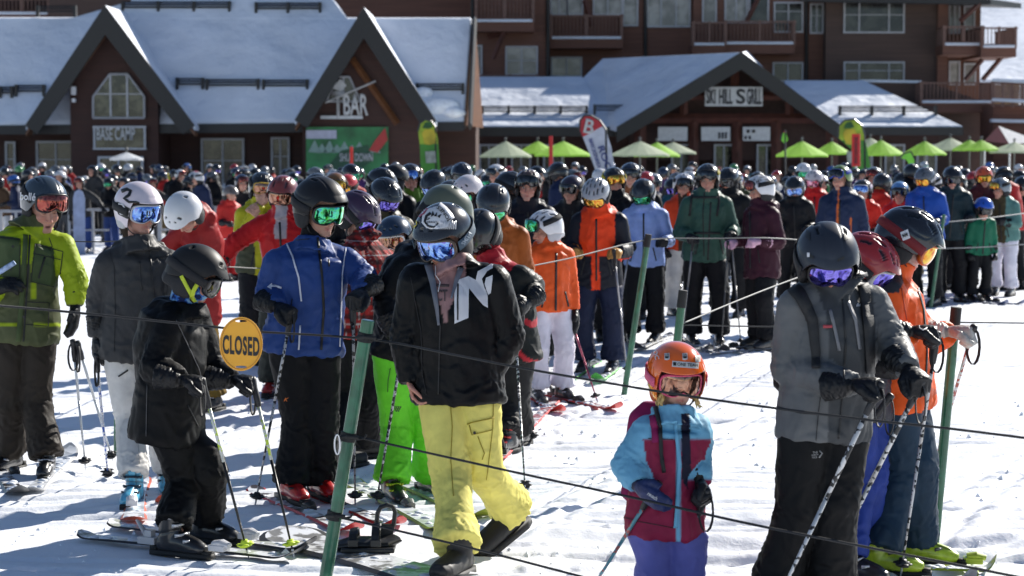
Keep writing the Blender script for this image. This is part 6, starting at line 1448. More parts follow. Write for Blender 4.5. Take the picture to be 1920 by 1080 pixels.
strip(c1.T, 'backpack_strap', bv, [(1228, 752), (1238, 800), (1240, 850), (1245, 885)], 7, wb, off=.008, th=.006); strip(c1.T, 'backpack_strap', bv, [(1218, 765), (1226, 790), (1230, 830)], 13, fabric('magenta strap', (.22, .015, .08), attr=False), off=.006, th=.006); strip(c1.T, 'seam', bv, [(1150, 965), (1200, 978), (1262, 990)], 1.3, seam)
strip(c1.T, 'seam', bv, [(1215, 822), (1262, 824)], 1.5, seam)
bh = onhelmet(c1); sk = mat('sticker pale', (.6, .6, .58), .35)
patch(c1.T, 'sticker', bh, [(1261, 677), (1310, 681), (1309, 692), (1260, 688)], sk, off=.004); text_on(c1.T, 'ONE TEAM', bh, 1289, 684.5, 38, 6, inkk, rot=4, off=.007); patch(c1.T, 'sticker_mark', bh, [(1262.5, 679.5), (1268, 680), (1268, 686.5), (1262.5, 686)], inkk, off=.007)
for x, y, r_ in ((1251, 669, -3), (1284, 669, 4), (1308, 673, 12)):
    patch(c1.T, 'sticker', bh, [(x - 5, y - 6), (x + 4.5, y - 6.5), (x + 5, y + 5), (x, y + 7), (x - 4.5, y + 6)], sk, off=.004); text_on(c1.T, 'US', bh, x, y - 3, 7.5, 4, inkk, rot=r_, off=.007); patch(c1.T, 'sticker_mark', bh, [(x - 3.5, y), (x + 3.5, y), (x + 3, y + 3.6), (x - 3, y + 3.6)], inkk, off=.007)
text_on(c1.T, 'POC', bh, 1230, 663, 24, 8, sk, rot=72, off=.005)
bm2 = bvh_of([o for o in c1.T.children if o.name.startswith('mitten')]); text_on(c1.T, 'reusch', bm2, 1224, 930, 20, 7, inkw, rot=32, off=.004)
pole(c1.MHd['a'] @ Vector((0, .08, -.04)) + Vector((0, 0, .04)), gp(1090, 1135), 'patterned ski pole slanting down left from the small girl mitten', (.12, .3, .35), mark=(.45, .12, .1), strap=False); pole(c1.MHd['b'] @ Vector((0, .10, -.045)) + Vector((.03, 0, .05)), gp(1262, 1120), 'patterned ski pole in the small girl right side glove with hanging black strap', (.12, .3, .35), mark=(.45, .12, .1), strapdir=(1, -.2, 0))
# ---------------------------------------------------------------- middle distance people
def stand(px, s, top, yaw, hyaw=None, hp=12, pose='poles', pf=None, lean=0.0, feetpx=None, dark=0):
    Y = F / s; g_ = gz(Y); zt = CAMZ - (top - 272) / s + 0; h = zt - g_; k = min(1.08, h / 1.80)
    if pf: k = pf
    X = (px - 960) / s * 1.0; fw, r = yawv(yaw), Vector((math.cos(R(yaw)), math.sin(R(yaw)), 0)); hyaw = yaw if hyaw is None else hyaw
    B = Vector((X, Y, g_)); U = Vector((0, 0, 1)); J = {}
    rs = np.random.RandomState(int(px * 7 + top)); q = lambda a: float(rs.uniform(-a, a)) * k
    lf = fw * lean
    J['fa'], J['fb'] = B - r * .13 * k + fw * q(.05) - lf * .3, B + r * .13 * k + fw * q(.05) - lf * .3
    J['p'] = B + U * .95 * k + r * q(.02) - lf * .2; J['c'] = B + U * 1.25 * k + lf * .35; J['n'] = B + U * 1.47 * k + r * q(.015) + lf * .8 + fw * .01
    hf = yawv(hyaw) * math.cos(R(hp)) + U * -math.sin(R(hp)); J['hf'] = hf; J['hu'] = U + r * q(.12)
    J['hc'] = B + U * 1.615 * k * (1 if lean < .3 else .97) + lf * 1.25 + yawv(hyaw) * (.03 + .0006 * hp) - U * .0006 * hp; J['hs'] = 1.04 if k > .75 else .97
    up = (J['n'] - J['p']).normalized(); S = J['n'] - up * .10 * k; sh = .165
    J['sa'], J['sb'] = S - r * sh * k, S + r * sh * k
    J['ka'], J['kb'] = J['fa'] + U * .50 * k + fw * .04, J['fb'] + U * .50 * k + fw * .04
    for sx, n_, i in ((-1, 'a', 0), (1, 'b', 1)):
        Sx = J['s' + n_]; ps = pose[i] if isinstance(pose, tuple) else pose
        if ps == 'poles': E = Sx - U * .27 * k + r * sx * .07 * k - fw * .02 + r * q(.02); W_ = E + fw * .22 * k - U * .02 * k - r * sx * .04 * k + U * q(.03); d = (W_ - E) + fw * .02; pn = Vector((0, 0, -1)) - r * sx * .3
        elif ps == 'face': E = Sx - U * .25 * k + r * sx * .05 + fw * .08 * k; W_ = J['hc'] + fw * .13 * k - U * .13 * k + r * sx * .05; d = -r * sx * .5 + U * .6; pn = -fw
        elif ps == 'fold': E = Sx - U * .28 * k + r * sx * .06 * k + fw * .02; W_ = E + fw * .17 * k - r * sx * .19 * k + U * .03 * k; d = (W_ - E) * 1; pn = -fw - U * .2
        elif ps == 'reach': E = Sx - U * .14 * k + r * sx * .22 * k + fw * .05; W_ = E + r * sx * .16 * k - U * .20 * k + fw * .04; d = (W_ - E); pn = -fw * .3 - U
        else: E = Sx - U * .29 * k + r * sx * .06 * k - fw * .03; W_ = E - U * .24 * k + fw * .06 * k + r * sx * .01; d = (W_ - E); pn = -r * sx
        J['e' + n_], J['w' + n_] = E, W_; J['h' + n_] = d.normalized(); J['pn' + n_] = pn; J['t' + n_] = yawv(yaw + q(14))
        z = (-pn + J['h' + n_] * pn.dot(J['h' + n_])).normalized(); x = J['h' + n_].cross(z); J['sx' + n_] = 1 if x.dot(fw * .6 + U * .8) > 0 else -1
    J['fw'], J['r'] = fw, r
    return J, k
DK = (.008, .008, .010); NV = (.012, .018, .045)
def mid(px, top, s, yaw, label, jc, pc=DK, hc=(.012, .012, .014), hstyle='std', lens='dark', up=0, hyaw=None, hp=12, pose='poles', gc=DK, gait=None, paint=None, face=None, hair=None, pack=None, lean=0, hem=.12, frame=DK, strap=DK, pcut=1.0, bc=(.02, .02, .022), rough=.28, hk=None, pad=(.014, .014, .016), pole_=None, ski_=None, hd=1, group=None, name=None, jg=1.05):
    J, k = stand(px, s, top, yaw, hyaw, hp + (px * 7 % 13), pose, lean=lean or (px * 13 % 10) * .011); lo = s < 205
    f = person(label, J, k=k, vox=max(.0125, 2.7 / s), lo=lo, seed=int(px) % 97 + 20, jacket=dict(col=jc, paint=paint, hem=hem, g=jg, hood=hd, collar=.07), pants=dict(col=pc, s=1.06), helmet=dict(col=hc, style=hstyle, rough=rough, s=1.05, pad=pad, coat=.6), gog=dict(lens=lens, up=up, tilt=16, uz=.030, uy=.016, frame=frame, strap=strap) if lens else None, face=face, hands=(gc, gc), hkind=hk or ('fist', 'fist'), boots=dict(col=bc), gaiter=gait, hair=hair, pack=pack, amp=.027, group=group)
    if s > 125 and abs((yaw + 180) % 360 - 180) < 62:
        bv = bvh_of([f.jacket]); W3 = [J['c'] + (J['n'] - J['p']).normalized() * a + J['fw'] * .16 * k for a in (.14 * k, .02, -.12 * k, -.30 * k, -.42 * k)]; qx, qy = proj(np.array([q[:] for q in W3]))
        strip(f.T, 'zip', bv, list(zip(qx.tolist(), qy.tolist())), .016 * s, zipm, off=.004)
        for sg in (-1, 1):
            W3 = [J['c'] - Vector((0, 0, .22 * k)) + J['r'] * sg * .10 * k + J['fw'] * .14 * k, J['c'] - Vector((0, 0, .36 * k)) + J['r'] * sg * .135 * k + J['fw'] * .14 * k]; qx, qy = proj(np.array([q[:] for q in W3])); strip(f.T, 'pocket_zip', bv, list(zip(qx.tolist(), qy.tolist())), .012 * s, seam, off=.003)
    if pole_:
        for i, sd in enumerate(pole_[1]):
            h = f.MHd[sd] @ Vector((0, .10, -.045)) + Vector((0, 0, .05)); t_ = J['f' + sd] + J['fw'] * .32 + J['r'] * (.16 if sd == 'b' else -.16) + Vector((0, 0, 0)); t_.z = gz(t_.y); pole(h, t_, pole_[0] + (', left one' if (sd == 'a') else ', right one') if len(pole_[1]) > 1 else pole_[0], pole_[2] if len(pole_) > 2 else (.3, .3, .32), r0=.009)
    if ski_:
        for i, sd in enumerate('ab'):
            c = J['f' + sd]; d = J['t' + sd]; A = c - d * .72; B_ = c + d * .9; A.z = gz(A.y); B_.z = gz(B_.y); ski(A, B_, .09, ski_[1], ski_[2], ski_[0] + (', left ski' if i == 0 else ', right ski'), boot=c)
    return f
WH = (.66, .66, .68)
def pg_or(c, x): return lay(c, ((x['ci'] > 0) * (x['v'] > -.20) + (x['v'] < -.17) * (x['ci'] == 0) * (np.abs(x['u'] + .01) > .035)) * 1.0, (.010, .012, .02))
mid(1030, 390, 241, 22, 'girl in orange jacket and white trousers with white helmet turned left, brown ponytail', (.72, .10, .02), (.70, .68, .76), WH, 'vent', 'green', 1, -62, 6, ('reach', 'down'), gait=(.6, .58, .66), hk=('fist', 'mitt'), hair=dict(col=(.12, .06, .03), n=22, len=.26, az=(-2.2, -1.0)), pad=(.5, .5, .52), pole_=('crimson ski pole of the girl in orange and white', 'b', (.35, .05, .10)), ski_=('red tipped ski of the girl in orange and white', (.3, .05, .04), (.55, .03, .02)), hem=.10)
mid(1122, 322, 214, -8, 'man in orange and black jacket with pale grey helmet behind the girl in orange', (.74, .055, .012), NV, (.30, .31, .34), 'vent', 'gold', 0, -20, 34, 'poles', gc=(.40, .20, .05), gait=DK, paint=pg_or, face=dict(beard=.5), pole_=('dark ski pole of the man in orange and black', 'b'), ski_=('green edged ski of the man in orange and black', (.1, .12, .1), (.08, .4, .06)), hem=.17)
mid(1207, 327, 186, -4, 'person in pale blue jacket and black trousers wearing black helmet with green goggles', (.26, .36, .68), DK, lens='green', hyaw=-14, hp=24, gait=DK, pose='poles', hair=dict(col=(.25, .16, .07), n=14, len=.2), strap=(.5, .5, .5), pole_=('red gripped ski pole of the person in pale blue', 'a', (.3, .3, .32)), ski_=('dark ski of the person in pale blue', (.05, .05, .06), (.1, .1, .1)))
def p_open(c, x): return lay(c, (np.abs(x['u'] + .02) < .05) * (x['ci'] == 0) * (x['w'] > 0) * 1.0, (.05, .03, .02))
mid(1280, 320, 161, 6, 'girl in open orange vest and cream trousers with silver helmet, goggles pushed up', (.60, .06, .02), (.62, .58, .54), (.5, .5, .53), 'std', 'dark', 1, 4, 4, 'down', paint=p_open, gait=DK, bc=(.03, .03, .03), face=dict(eyes='open'))
fgj = mid(1325, 298, 188, 5, 'tall man in spruce green jacket with black chest straps and black helmet', (.035, .085, .065), DK, lens='dark', up=1, hyaw=-12, hp=3, pose='poles', face=dict(eyes='open'), gait=(.03, .08, .06), pack=(.01, .01, .012), strap=(.3, .25, .03), pole_=('upright black ski pole of the man in spruce green', 'ab', (.2, .2, .21)), ski_=('black ski of the man in spruce green', (.02, .02, .02), (.1, .1, .1)))
bv = bvh_of([fgj.jacket])
for q in ([(1299, 352), (1296, 378), (1293, 405)], [(1347, 352), (1348, 378), (1344, 405)], [(1299, 370), (1346, 370)], [(1296, 437), (1350, 437)]): strip(fgj.T, 'backpack_strap', bv, q, 4, wb, off=.006, th=.005)
strip(fgj.T, 'zip', bv, [(1321, 360), (1318, 400), (1320, 480)], 2, zipm)
mid(1367, 307, 162, -12, 'man in plain black jacket just right of the spruce green one, dark goggles on', (.010, .010, .011), hyaw=-25, hp=16, gait=DK, lens='dark', face=dict(skin=(.5, .28, .2)))
mid(1430, 322, 192, -58, 'woman in long maroon jacket with white helmet seen in profile facing left', (.045, .012, .022), DK, WH, 'vent', 'red', 1, -72, 5, 'poles', gc=(.6, .35, .45), gait=DK, hem=.22, pad=(.02, .02, .02), pole_=('slanting dark ski pole of the woman in maroon', 'a', (.1, .1, .1)), ski_=('snow covered ski of the woman in maroon', (.4, .4, .42), (.2, .2, .2)), face=dict(eyes='open'))
mid(1490, 325, 152, -10, 'person in black jacket with white rimmed goggles under a black helmet', (.011, .011, .013), hp=18, lens='blue', frame=(.5, .5, .5), strap=(.5, .5, .5))
def p_navy(c, x): return lay(c, ((np.abs(x['u'] + .02) < .009) * (x['w'] > 0) + (np.abs(x['u'] - .12) < .008) * (x['v'] < -.05) * (x['w'] > 0)) * (x['ci'] == 0) * 1.0, (.6, .13, .03))
mid(1577, 303, 170, -14, 'man in navy jacket with orange zip wearing blue and lime helmet', (.016, .026, .065), DK, (.12, .20, .03), 'std', 'dark', 1, -35, 0, 'down', paint=p_navy, gait=(.05, .05, .055), frame=(.02, .05, .3), strap=(.02, .05, .3), face=dict(eyes='open'))
mid(1527, 313, 138, -8, 'person in red jacket with pale helmet and pink goggles peering left', (.55, .02, .02), DK, (.6, .55, .56), 'std', 'pink', 0, -26, 14)
mid(1503, 299, 118, 0, 'person in white helmet with green lens far behind the white rimmed goggles', (.02, .02, .025), DK, WH, 'skate', 'green')
mid(1618, 333, 150, -12, 'girl in scarlet jacket with white goggle strap on black helmet', (.62, .025, .015), DK, lens='blue', up=1, frame=(.5, .5, .5), strap=(.45, .4, .5), hyaw=-20, hp=8, face=dict(eyes='open'))
mid(1645, 320, 140, 130, 'person with long blonde hair over a red jacket seen from behind', (.55, .03, .02), DK, (.02, .02, .02), 'std', None, hair=dict(col=(.45, .26, .09), n=40, len=.36), hyaw=150)
mid(1686, 337, 146, -8, 'child in red jacket with sky blue helmet between scarlet and cobalt jackets', (.55, .018, .02), DK, (.12, .28, .55), 'race', 'dark', 1, -14, 4, pad=(.3, .4, .55), face=dict(eyes='open'))
mid(1737, 306, 150, -22, 'man in cobalt blue jacket with grey helmet and orange goggles', (.018, .07, .34), DK, (.10, .11, .13), 'std', 'gold', 0, -40, 20, pack=(.02, .02, .025), strap=(.4, .4, .42), gait=(.02, .06, .3))
mid(1782, 305, 146, -4, 'man in dark teal jacket with black helmet right of the cobalt jacket', (.012, .028, .036), DK, hp=10, face=dict(eyes='open'))
mid(1842, 306, 136, -6, 'man in burgundy jacket with blue collar wearing orange red helmet', (.06, .012, .016), DK, (.6, .09, .03), 'std', 'gold', 0, -8, 0, gait=(.02, .07, .3))
mid(1838, 370, 146, 12, 'child in green jacket with bright blue helmet and black trousers', (.012, .13, .07), DK, (.02, .09, .48), 'skate', 'dark', 0, 10, 8, 'down', ski_=('short blue ski of the child in green', (.1, .12, .2), (.05, .08, .2)))
def p_brn(c, x): return lay(c, (x['u'] > .07) * 1.0, (.10, .22, .20))
mid(1882, 330, 138, -30, 'person in brown and teal jacket with white trousers at the right edge', (.055, .045, .022), (.70, .68, .76), (.16, .20, .24), 'std', 'gold', 1, -60, 4, 'fold', paint=p_brn, face=dict(eyes='open'))
mid(1915, 326, 128, -10, 'person in black jacket cut off by the right edge', (.01, .01, .012), DK)
J, k = stand(352, 252, 395, -22, -30, 62, ('fold', 'poles'), lean=.30)
J['hc'] = at(345, 402, F / 252 - .5); J['n'] = at(368, 404, F / 252 - .2); J['c'] = at(366, 470, F / 252)
f = person('man in red jacket bowing his head with a plain white helmet, mustard trousers', J, k=.96, vox=.012, seed=61, jacket=dict(col=(.30, .022, .022), hem=.1, g=1.2, hood=1, puff=0), pants=dict(col=(.16, .10, .02), s=1.1), helmet=dict(col=WH, style='skate', s=1.12, rough=.3), hands=(DK, DK), hkind=('fist', 'fist'), boots=dict(col=(.02, .02, .02)))
def red22(c, x): return lay(c, (np.abs(x['u']) < .05) * (x['v'] > .02) * (x['w'] > 0) * (x['ci'] == 0) * 1.0, (.35, .34, .36))
mid(534, 318, 236, -6, 'man in bright red jacket reaching out left, brick red helmet and dark neck tube', (.42, .014, .016), (.03, .035, .03), (.20, .04, .032), 'std', 'amber', 0, -10, 10, ('reach', 'down'), gait=(.01, .012, .022), paint=red22, face=dict(beard=.2), bc=(.4, .02, .02))
def p_yel(c, x): return lay(c, (x['ci'] > 0) * (x['v'] < -.06) * 1.0 + (x['ci'] == 0) * (np.abs(x['u']) > .1) * (x['v'] < .1), (.05, .055, .03))
mid(490, 313, 205, 20, 'man in yellow and olive jacket raising a hand to his mouth', (.40, .38, .02), DK, (.015, .015, .016), 'std', 'amber', 1, 14, 12, ('face', 'down'), paint=p_yel, frame=(.4, .25, .02), gc=(.5, .28, .2), face=dict(eyes='open', skin=(.5, .27, .2)))
mid(430, 345, 118, 40, 'small person in red coat beyond the white barrier', (.5, .03, .025), (.5, .03, .03), (.12, .1, .09), 'skate', None)
def p_camo(c, x): return lay(c, (noise(x['P'] * 9) > .05) * 1.0, (.06, .05, .025))
mid(714, 320, 242, 22, 'person in dark camouflage jacket with black helmet and violet goggles looking down right', (.012, .012, .013), DK, lens='purple', hyaw=34, hp=30, paint=p_camo)
mid(772, 298, 182, -2, 'man with bare face in green jacket, blue goggles on his black helmet', (.09, .18, .02), DK, lens='blue', up=1, hp=2, face=dict(eyes='open', skin=(.52, .27, .21), beard=.2, bcol=(.4, .3, .28)))
mid(696, 304, 200, 40, 'person in glossy black helmet right of the thin red pole', DK, hyaw=60); mid(737, 298, 186, 150, 'person in matte black helmet seen from behind beside the bare faced man', DK, hstyle='skate', lens=None, rough=.7)
mid(745, 400, 272, -4, 'child in navy helmet with white framed goggles behind the neon trousered skier', (.014, .014, .018), DK, (.015, .03, .06), 'skate', 'amber', 0, -14, 14, frame=(.7, .7, .7), hair=dict(col=(.2, .12, .06), n=12, len=.12))
mid(826, 308, 190, -20, 'person in large glossy black helmet with blue lens left of the white helmets', DK, lens='blue', hyaw=-30, hp=24)
mid(832, 330, 216, 150, 'person in slate helmet half hidden above the olive one', (.012, .012, .014), DK, (.055, .06, .07), 'skate', None, hyaw=140, hp=20)
mid(888, 318, 222, -28, 'person in dotted white helmet with green goggles behind the rust jacket', (.03, .028, .03), DK, (.62, .58, .60), 'skate', 'green', 0, -34, 18)
mid(922, 330, 262, 8, 'person in rust orange jacket with black helmet and green goggles', (.28, .072, .012), DK, (.016, .016, .018), 'plain', 'green', 0, -4, 34, 'down', gait=DK, pack=(.02, .02, .02))
mid(950, 312, 204, 50, 'person in black beanie style helmet edged with tan', DK, hyaw=70, hp=10); mid(992, 308, 210, -4, 'man with bare face in navy black jacket and brown helmet with raised goggles', (.008, .009, .016), DK, (.08, .045, .035), 'std', 'dark', 1, -6, 4, 'down', face=dict(eyes='open', skin=(.52, .28, .22)), gait=DK)
mid(1076, 322, 180, -6, 'woman with tilted head and dark mauve helmet in black jacket', (.012, .011, .014), DK, (.03, .02, .035), 'skate', 'dark', 1, -25, 14, face=dict(eyes='open'), hair=dict(col=(.05, .03, .02), n=20, len=.25))
mid(1150, 305, 184, 10, 'person in black helmet with yellow emblem behind the pale grey helmet', DK, strap=(.5, .42, .02), lens='gold', up=1); mid(1183, 297, 164, -6, 'man in navy helmet and striped rust jacket behind the pale blue one', (.18, .06, .025), DK, (.02, .03, .06), face=dict(eyes='open'), gait=(.02, .02, .05), lens='dark', up=1)
mid(866, 296, 168, 0, 'person in midnight blue helmet above the dotted white helmet', DK, hc=(.015, .02, .035)); mid(588, 316, 205, 25, 'person in dark slate helmet just behind the blue jacketed man', DK, hc=(.03, .033, .038), hyaw=40); mid(626, 316, 190, 10, 'person in beanie with yellow and red tones left of the thin red pole', (.05, .05, .02), DK, (.18, .08, .02), 'skate', 'gold', 1); mid(662, 322, 150, -30, 'person in scarlet beanie and orange goggles at the thin red pole', (.06, .05, .03), DK, (.55, .03, .03), 'skate', 'gold')
mid(1260, 330, 130, 0, 'person in teal jacket behind the cream trousers girl', (.02, .10, .14), DK, lens='purple'); mid(1702, 300, 128, 140, 'person in black helmet seen from behind left of the cobalt jacket', DK, lens=None, hyaw=150)
# ---------------------------------------------------------------- the crowd behind: copies of a few people with their own colours
JC = [('black', (.008, .008, .010), 30), ('navy', (.014, .022, .06), 9), ('charcoal', (.035, .035, .037), 8), ('red', (.36, .02, .02), 3), ('blue', (.02, .06, .25), 3), ('teal', (.02, .09, .11), 2), ('olive', (.07, .075, .03), 4), ('brown', (.08, .045, .025), 3), ('orange', (.6, .12, .02), 2), ('grey', (.16, .16, .17), 4), ('green', (.03, .16, .05), 3), ('purple', (.07, .03, .12), 3), ('yellow', (.45, .38, .03), 1), ('white', (.55, .55, .57), 2)]
HC = [('black', (.012, .012, .014), 20), ('white', (.6, .6, .62), 6), ('grey', (.12, .13, .14), 6), ('blue', (.03, .10, .35), 3), ('red', (.4, .03, .03), 2), ('silver', (.4, .42, .45), 4), ('dark blue', (.015, .025, .06), 5), ('green', (.05, .2, .06), 1)]
PC = [('black', DK, 12), ('grey', (.08, .08, .085), 3), ('khaki', (.2, .15, .08), 2), ('blue', (.03, .06, .2), 3), ('white', (.55, .54, .55), 1), ('brown', (.06, .04, .025), 2)]
PLACE = [(60, 'behind the lime jacket'), (180, 'by the upright snowboard'), (300, 'below the BASE CAMP sign'), (420, 'below the left double window'), (540, 'left of the green banner'), (660, 'below the green banner'), (780, 'right of the thin red pole'), (880, 'below the green feather flag'), (960, 'below the cream umbrella'), (1040, 'by the slim red post'), (1150, 'below the white feather flag'), (1290, 'below the middle umbrellas'), (1400, 'below the menu signs'), (1500, 'left of the lime umbrellas'), (1600, 'by the wide red post'), (1720, 'below the lime umbrellas'), (1830, 'right of the small green flag'), (2100, 'below the maroon tent')]
def pick(rs, L):
    w_ = np.array([x[2] for x in L], float); return L[rs.choice(len(L), p=w_ / w_.sum())]
protos = []
def crowd():
    rs = np.random.RandomState(21); spots = []
    for Y in (30.5, 33.5, 36.5, 40, 43.5, 47.5, 52, 57, 62.5, 69):
        x = -.26 * Y + rs.uniform(0, .8)
        while x < .26 * Y:
            px = 960 + x * F / Y; ymin = 46 if px < 470 else 36 if px < 640 else 30
            if 1240 < px < 1760: ymin = 30
            if Y >= ymin and -30 < px < 1950 and rs.rand() < .93: spots.append((x + rs.normal(0, .12), Y + rs.normal(0, .5)))
            x += rs.uniform(.72, 1.05) * (1 if Y > 36 else 1.15) * (.60 if px < 470 else 1)
    used = {}; n = 0
    combos = [('std', 'dark', 0, 'poles', 6), ('std', 'dark', 1, 'down', 4), ('skate', 'green', 0, 'fold', 14), ('vent', 'dark', 0, ('face', 'poles'), 18), ('race', 'amber', 0, 'down', 10), ('skate', None, 0, 'poles', 2), ('plain', 'red', 1, ('down', 'reach'), 0), ('std', 'dark', 0, 'fold', 34), ('plain', 'purple', 0, 'poles', 26), ('skate', 'dark', 1, 'fold', 6)]
    for i, (x, Y) in enumerate(sorted(spots, key=lambda q: q[1])):
        px = 960 + x * F / Y; jn, jc, _ = pick(rs, JC); hn, hc, _ = pick(rs, HC); pn_, pc, _ = pick(rs, PC)
        if px < 470 and jn in ('white', 'grey', 'green', 'yellow', 'purple', 'orange'): jn, jc, _ = pick(rs, JC[:3])
        pl = [t for a, t in PLACE if px < a][0]; row = 'front' if Y < 40 else 'middle' if Y < 54 else 'back'
        lb = 'person in %s jacket, %s helmet, %s rows, %s' % (jn, hn, row, pl)
        t_ = 0
        while lb in used and t_ < 12:
            jn, jc, _ = pick(rs, JC); hn, hc, _ = pick(rs, HC); t_ += 1; lb = 'person in %s jacket, %s helmet, %s rows, %s' % (jn, hn, row, pl)
        used[lb] = 1; q = rs.randint(len(combos)) if len(protos) >= len(combos) else len(protos)
        sc = rs.uniform(.93, 1.06) if rs.rand() > .14 else rs.uniform(.72, .86); rz = R(rs.choice([rs.normal(0, 45), rs.normal(0, 50), rs.uniform(-180, 180)]))
        if len(protos) < len(combos):
            st, ln, up, ps, hp = combos[q]; J, k = stand(960, F / 40.0, 272 + (CAMZ - (gz(40) + 1.8)) * 100, 0, rs.uniform(-50, 50), hp, ps, lean=rs.uniform(0, .16))
            f = person(lb, J, k=1.0, vox=.03, lo=True, seed=200 + q, jacket=dict(col=(1, 1, 1), hood=q % 2, g=1.06), pants=dict(col=(1, 1, 1), s=1.05), helmet=dict(col=hc, style=st, s=1.05), gog=dict(lens=ln, up=up, tilt=16, uz=.03, uy=.016) if ln else None, gaiter=DK if q % 3 else None, face=dict(eyes='open'), hands=(DK, DK), hkind=('fist', 'fist'), group='people in the crowd behind the line'); protos.append(f.T); T = f.T; del T['_w']
        else:
            src = protos[q]; T = src.copy(); C.objects.link(T); T['label'] = lb
            for ch in list(src.children):
                c = ch.copy(); C.objects.link(c); c.parent = T
                for g_ in list(ch.children):
                    d = g_.copy(); C.objects.link(d); d.parent = c
        T.location = (x, Y, gz(Y)); T.rotation_euler = (0, 0, rz); T.scale = (sc, sc, sc)
        for c in T.children:
            nm = c.name.split('.')[0]
            if nm == 'jacket': c.material_slots[0].material = fabric('crowd jacket ' + jn, jc, attr=False)
            elif nm == 'trousers': c.material_slots[0].material = fabric('crowd trousers ' + pn_, pc, attr=False)
            elif nm == 'helmet': c.material_slots[0].material = mat('crowd helmet ' + hn, hc, .25, var=.06, attr=True, coat=.6)
crowd()
# ---------------------------------------------------------------- posts, ropes, sign, snowboard
m_green = mat('green painted post', (.016, .12, .058), .35, var=.35, vscale=14, bump=.001, bscale=60, coat=.3)
def fpost(top, foot, r, label, cap=0):
    G = gp(*foot); Y = G.y; P = at(top[0], top[1], Y - .05); t = thing('fence_post', tuple(G), label, 'post'); b = MB(); b.tube([G - Vector((0, 0, .05)), P], [r, r], 16); b.build('shaft', m_green, t, smooth=False, bevel=.003)
    if cap: b = MB(); d = (G - P).normalized(); b.tube([P - d * .003, P + d * .10], [r * 1.12, r * 1.12], 16); b.build('cap', m_rubber, t, bevel=.004)
    return t, G, P
tA, GA, PA = fpost((690, 600), (606, 1090), .030, 'green leaning fence post in front of the plaid shirt'); tD, GD, PD = fpost((1793, 577), (1748, 1047), .024, 'green fence post with black cap held by the orange jacketed man', 1)
fpost((1216, 440), (1168, 742), .024, 'green leaning fence post beside the pale blue jacket', 1); fpost((1281, 545), (1236, 914), .024, 'green fence post with black top directly behind the small girl', 1); fpost((1770, 402), (1744, 578), .022, 'green fence post farther back right of the orange jacket'); fpost((222, 505), (219, 850), .022, 'green fence post behind the white trousers'); fpost((488, 430), (462, 640), .02, 'thin green post behind the bright red jacket'); fpost((846, 335), (838, 560), .02, 'thin green post by the black helmets left of middle')
for q, nm in (((687, 632), 0), ((666, 817), 1), ((625, 965), 0)):
    f_ = (q[1] - 600) / 490; c = PA.lerp(GA, f_); d = (GA - PA).normalized(); b = MB(); b.tube([c - d * .022, c - d * .02, c + d * .02, c + d * .022], [.030, .036, .036, .030], 16); b.tube([c + Vector((-.036, -.02, 0)), c + Vector((.0, -.045, .006)), c + Vector((.05, -.03, 0))], .009, 8); b.tube([c + Vector((.036, -.015, -.012)), c + Vector((.075, -.02, -.005)), c + Vector((.085, -.02, .012))], .006, 6); b.build('rope_clip', m_rubber, tA)
    if nm: b = MB(); b.tube([c + Vector((-.045 + .012 * math.cos(a), -.045, -.03 - .045 * math.sin(a) - .0 * a)) for a in np.linspace(0, 2 * PI, 18)], .005, 6); b.build('carabiner', m_steel, tA)
def rope(pts, label, r=.0055, col=(.010, .010, .011), group=None, name='rope'):
    P = [at(*p) for p in pts]; S = []
    for i in range(len(P) - 1):
        a, b_, c, d = P[max(0, i - 1)], P[i], P[i + 1], P[min(len(P) - 1, i + 2)]
        for t in np.linspace(0, 1, 12, endpoint=False): S.append(.5 * ((2 * b_) + (c - a) * t + (2 * a - 5 * b_ + 4 * c - d) * t * t + (3 * b_ - a - 3 * c + d) * t ** 3))
    S.append(P[-1]); b = MB(); b.tube(S, r, 8); o = b.build(name, mat('rope ' + str(col), col, .6, bump=.001, bscale=200), smooth=True, org=P[0]); return tag(o, label, 'rope', group)
rope([(-25, 571, 9.3), (130, 585, 9.5), (420, 615, 9.62), (452, 620, 9.62), (690, 636, 9.72), (860, 667, 9.25), (1000, 694, 9.0), (1300, 744, 8.7), (1600, 784, 8.45), (1775, 803, 8.3), (1945, 824, 8.1)], 'upper black rope across the front, carrying the CLOSED sign')
rope([(668, 819, 9.70), (860, 862, 9.3), (1000, 893, 9.0), (1200, 936, 8.7), (1400, 981, 8.4), (1600, 1021, 8.2), (1890, 1078, 8.0), (1960, 1092, 7.9)], 'middle black rope starting at the leaning post clip'); rope([(627, 968, 9.72), (860, 1022, 9.3), (1090, 1081, 8.9), (1150, 1096, 8.8)], 'lowest black rope near the snowboard binding')
GR = (.16, .16, .15)
rope([(925, 512, 15.2), (1060, 486, 16), (1214, 450, 16.95), (1330, 447, 17.2), (1460, 447, 17.5), (1600, 459, 20), (1768, 466, 26)], 'grey rope from the leaning post beside the pale blue jacket', .005, GR); rope([(1281, 606, 12.4), (1440, 541, 14.5), (1600, 482, 19), (1766, 418, 26.4)], 'grey rope rising right from the post behind the small girl', .005, GR); rope([(1281, 609, 12.4), (1460, 612, 12.4), (1640, 604, 12.4), (1940, 606, 12.4)], 'level dark rope behind the grey jacketed man', .004, (.03, .03, .03))
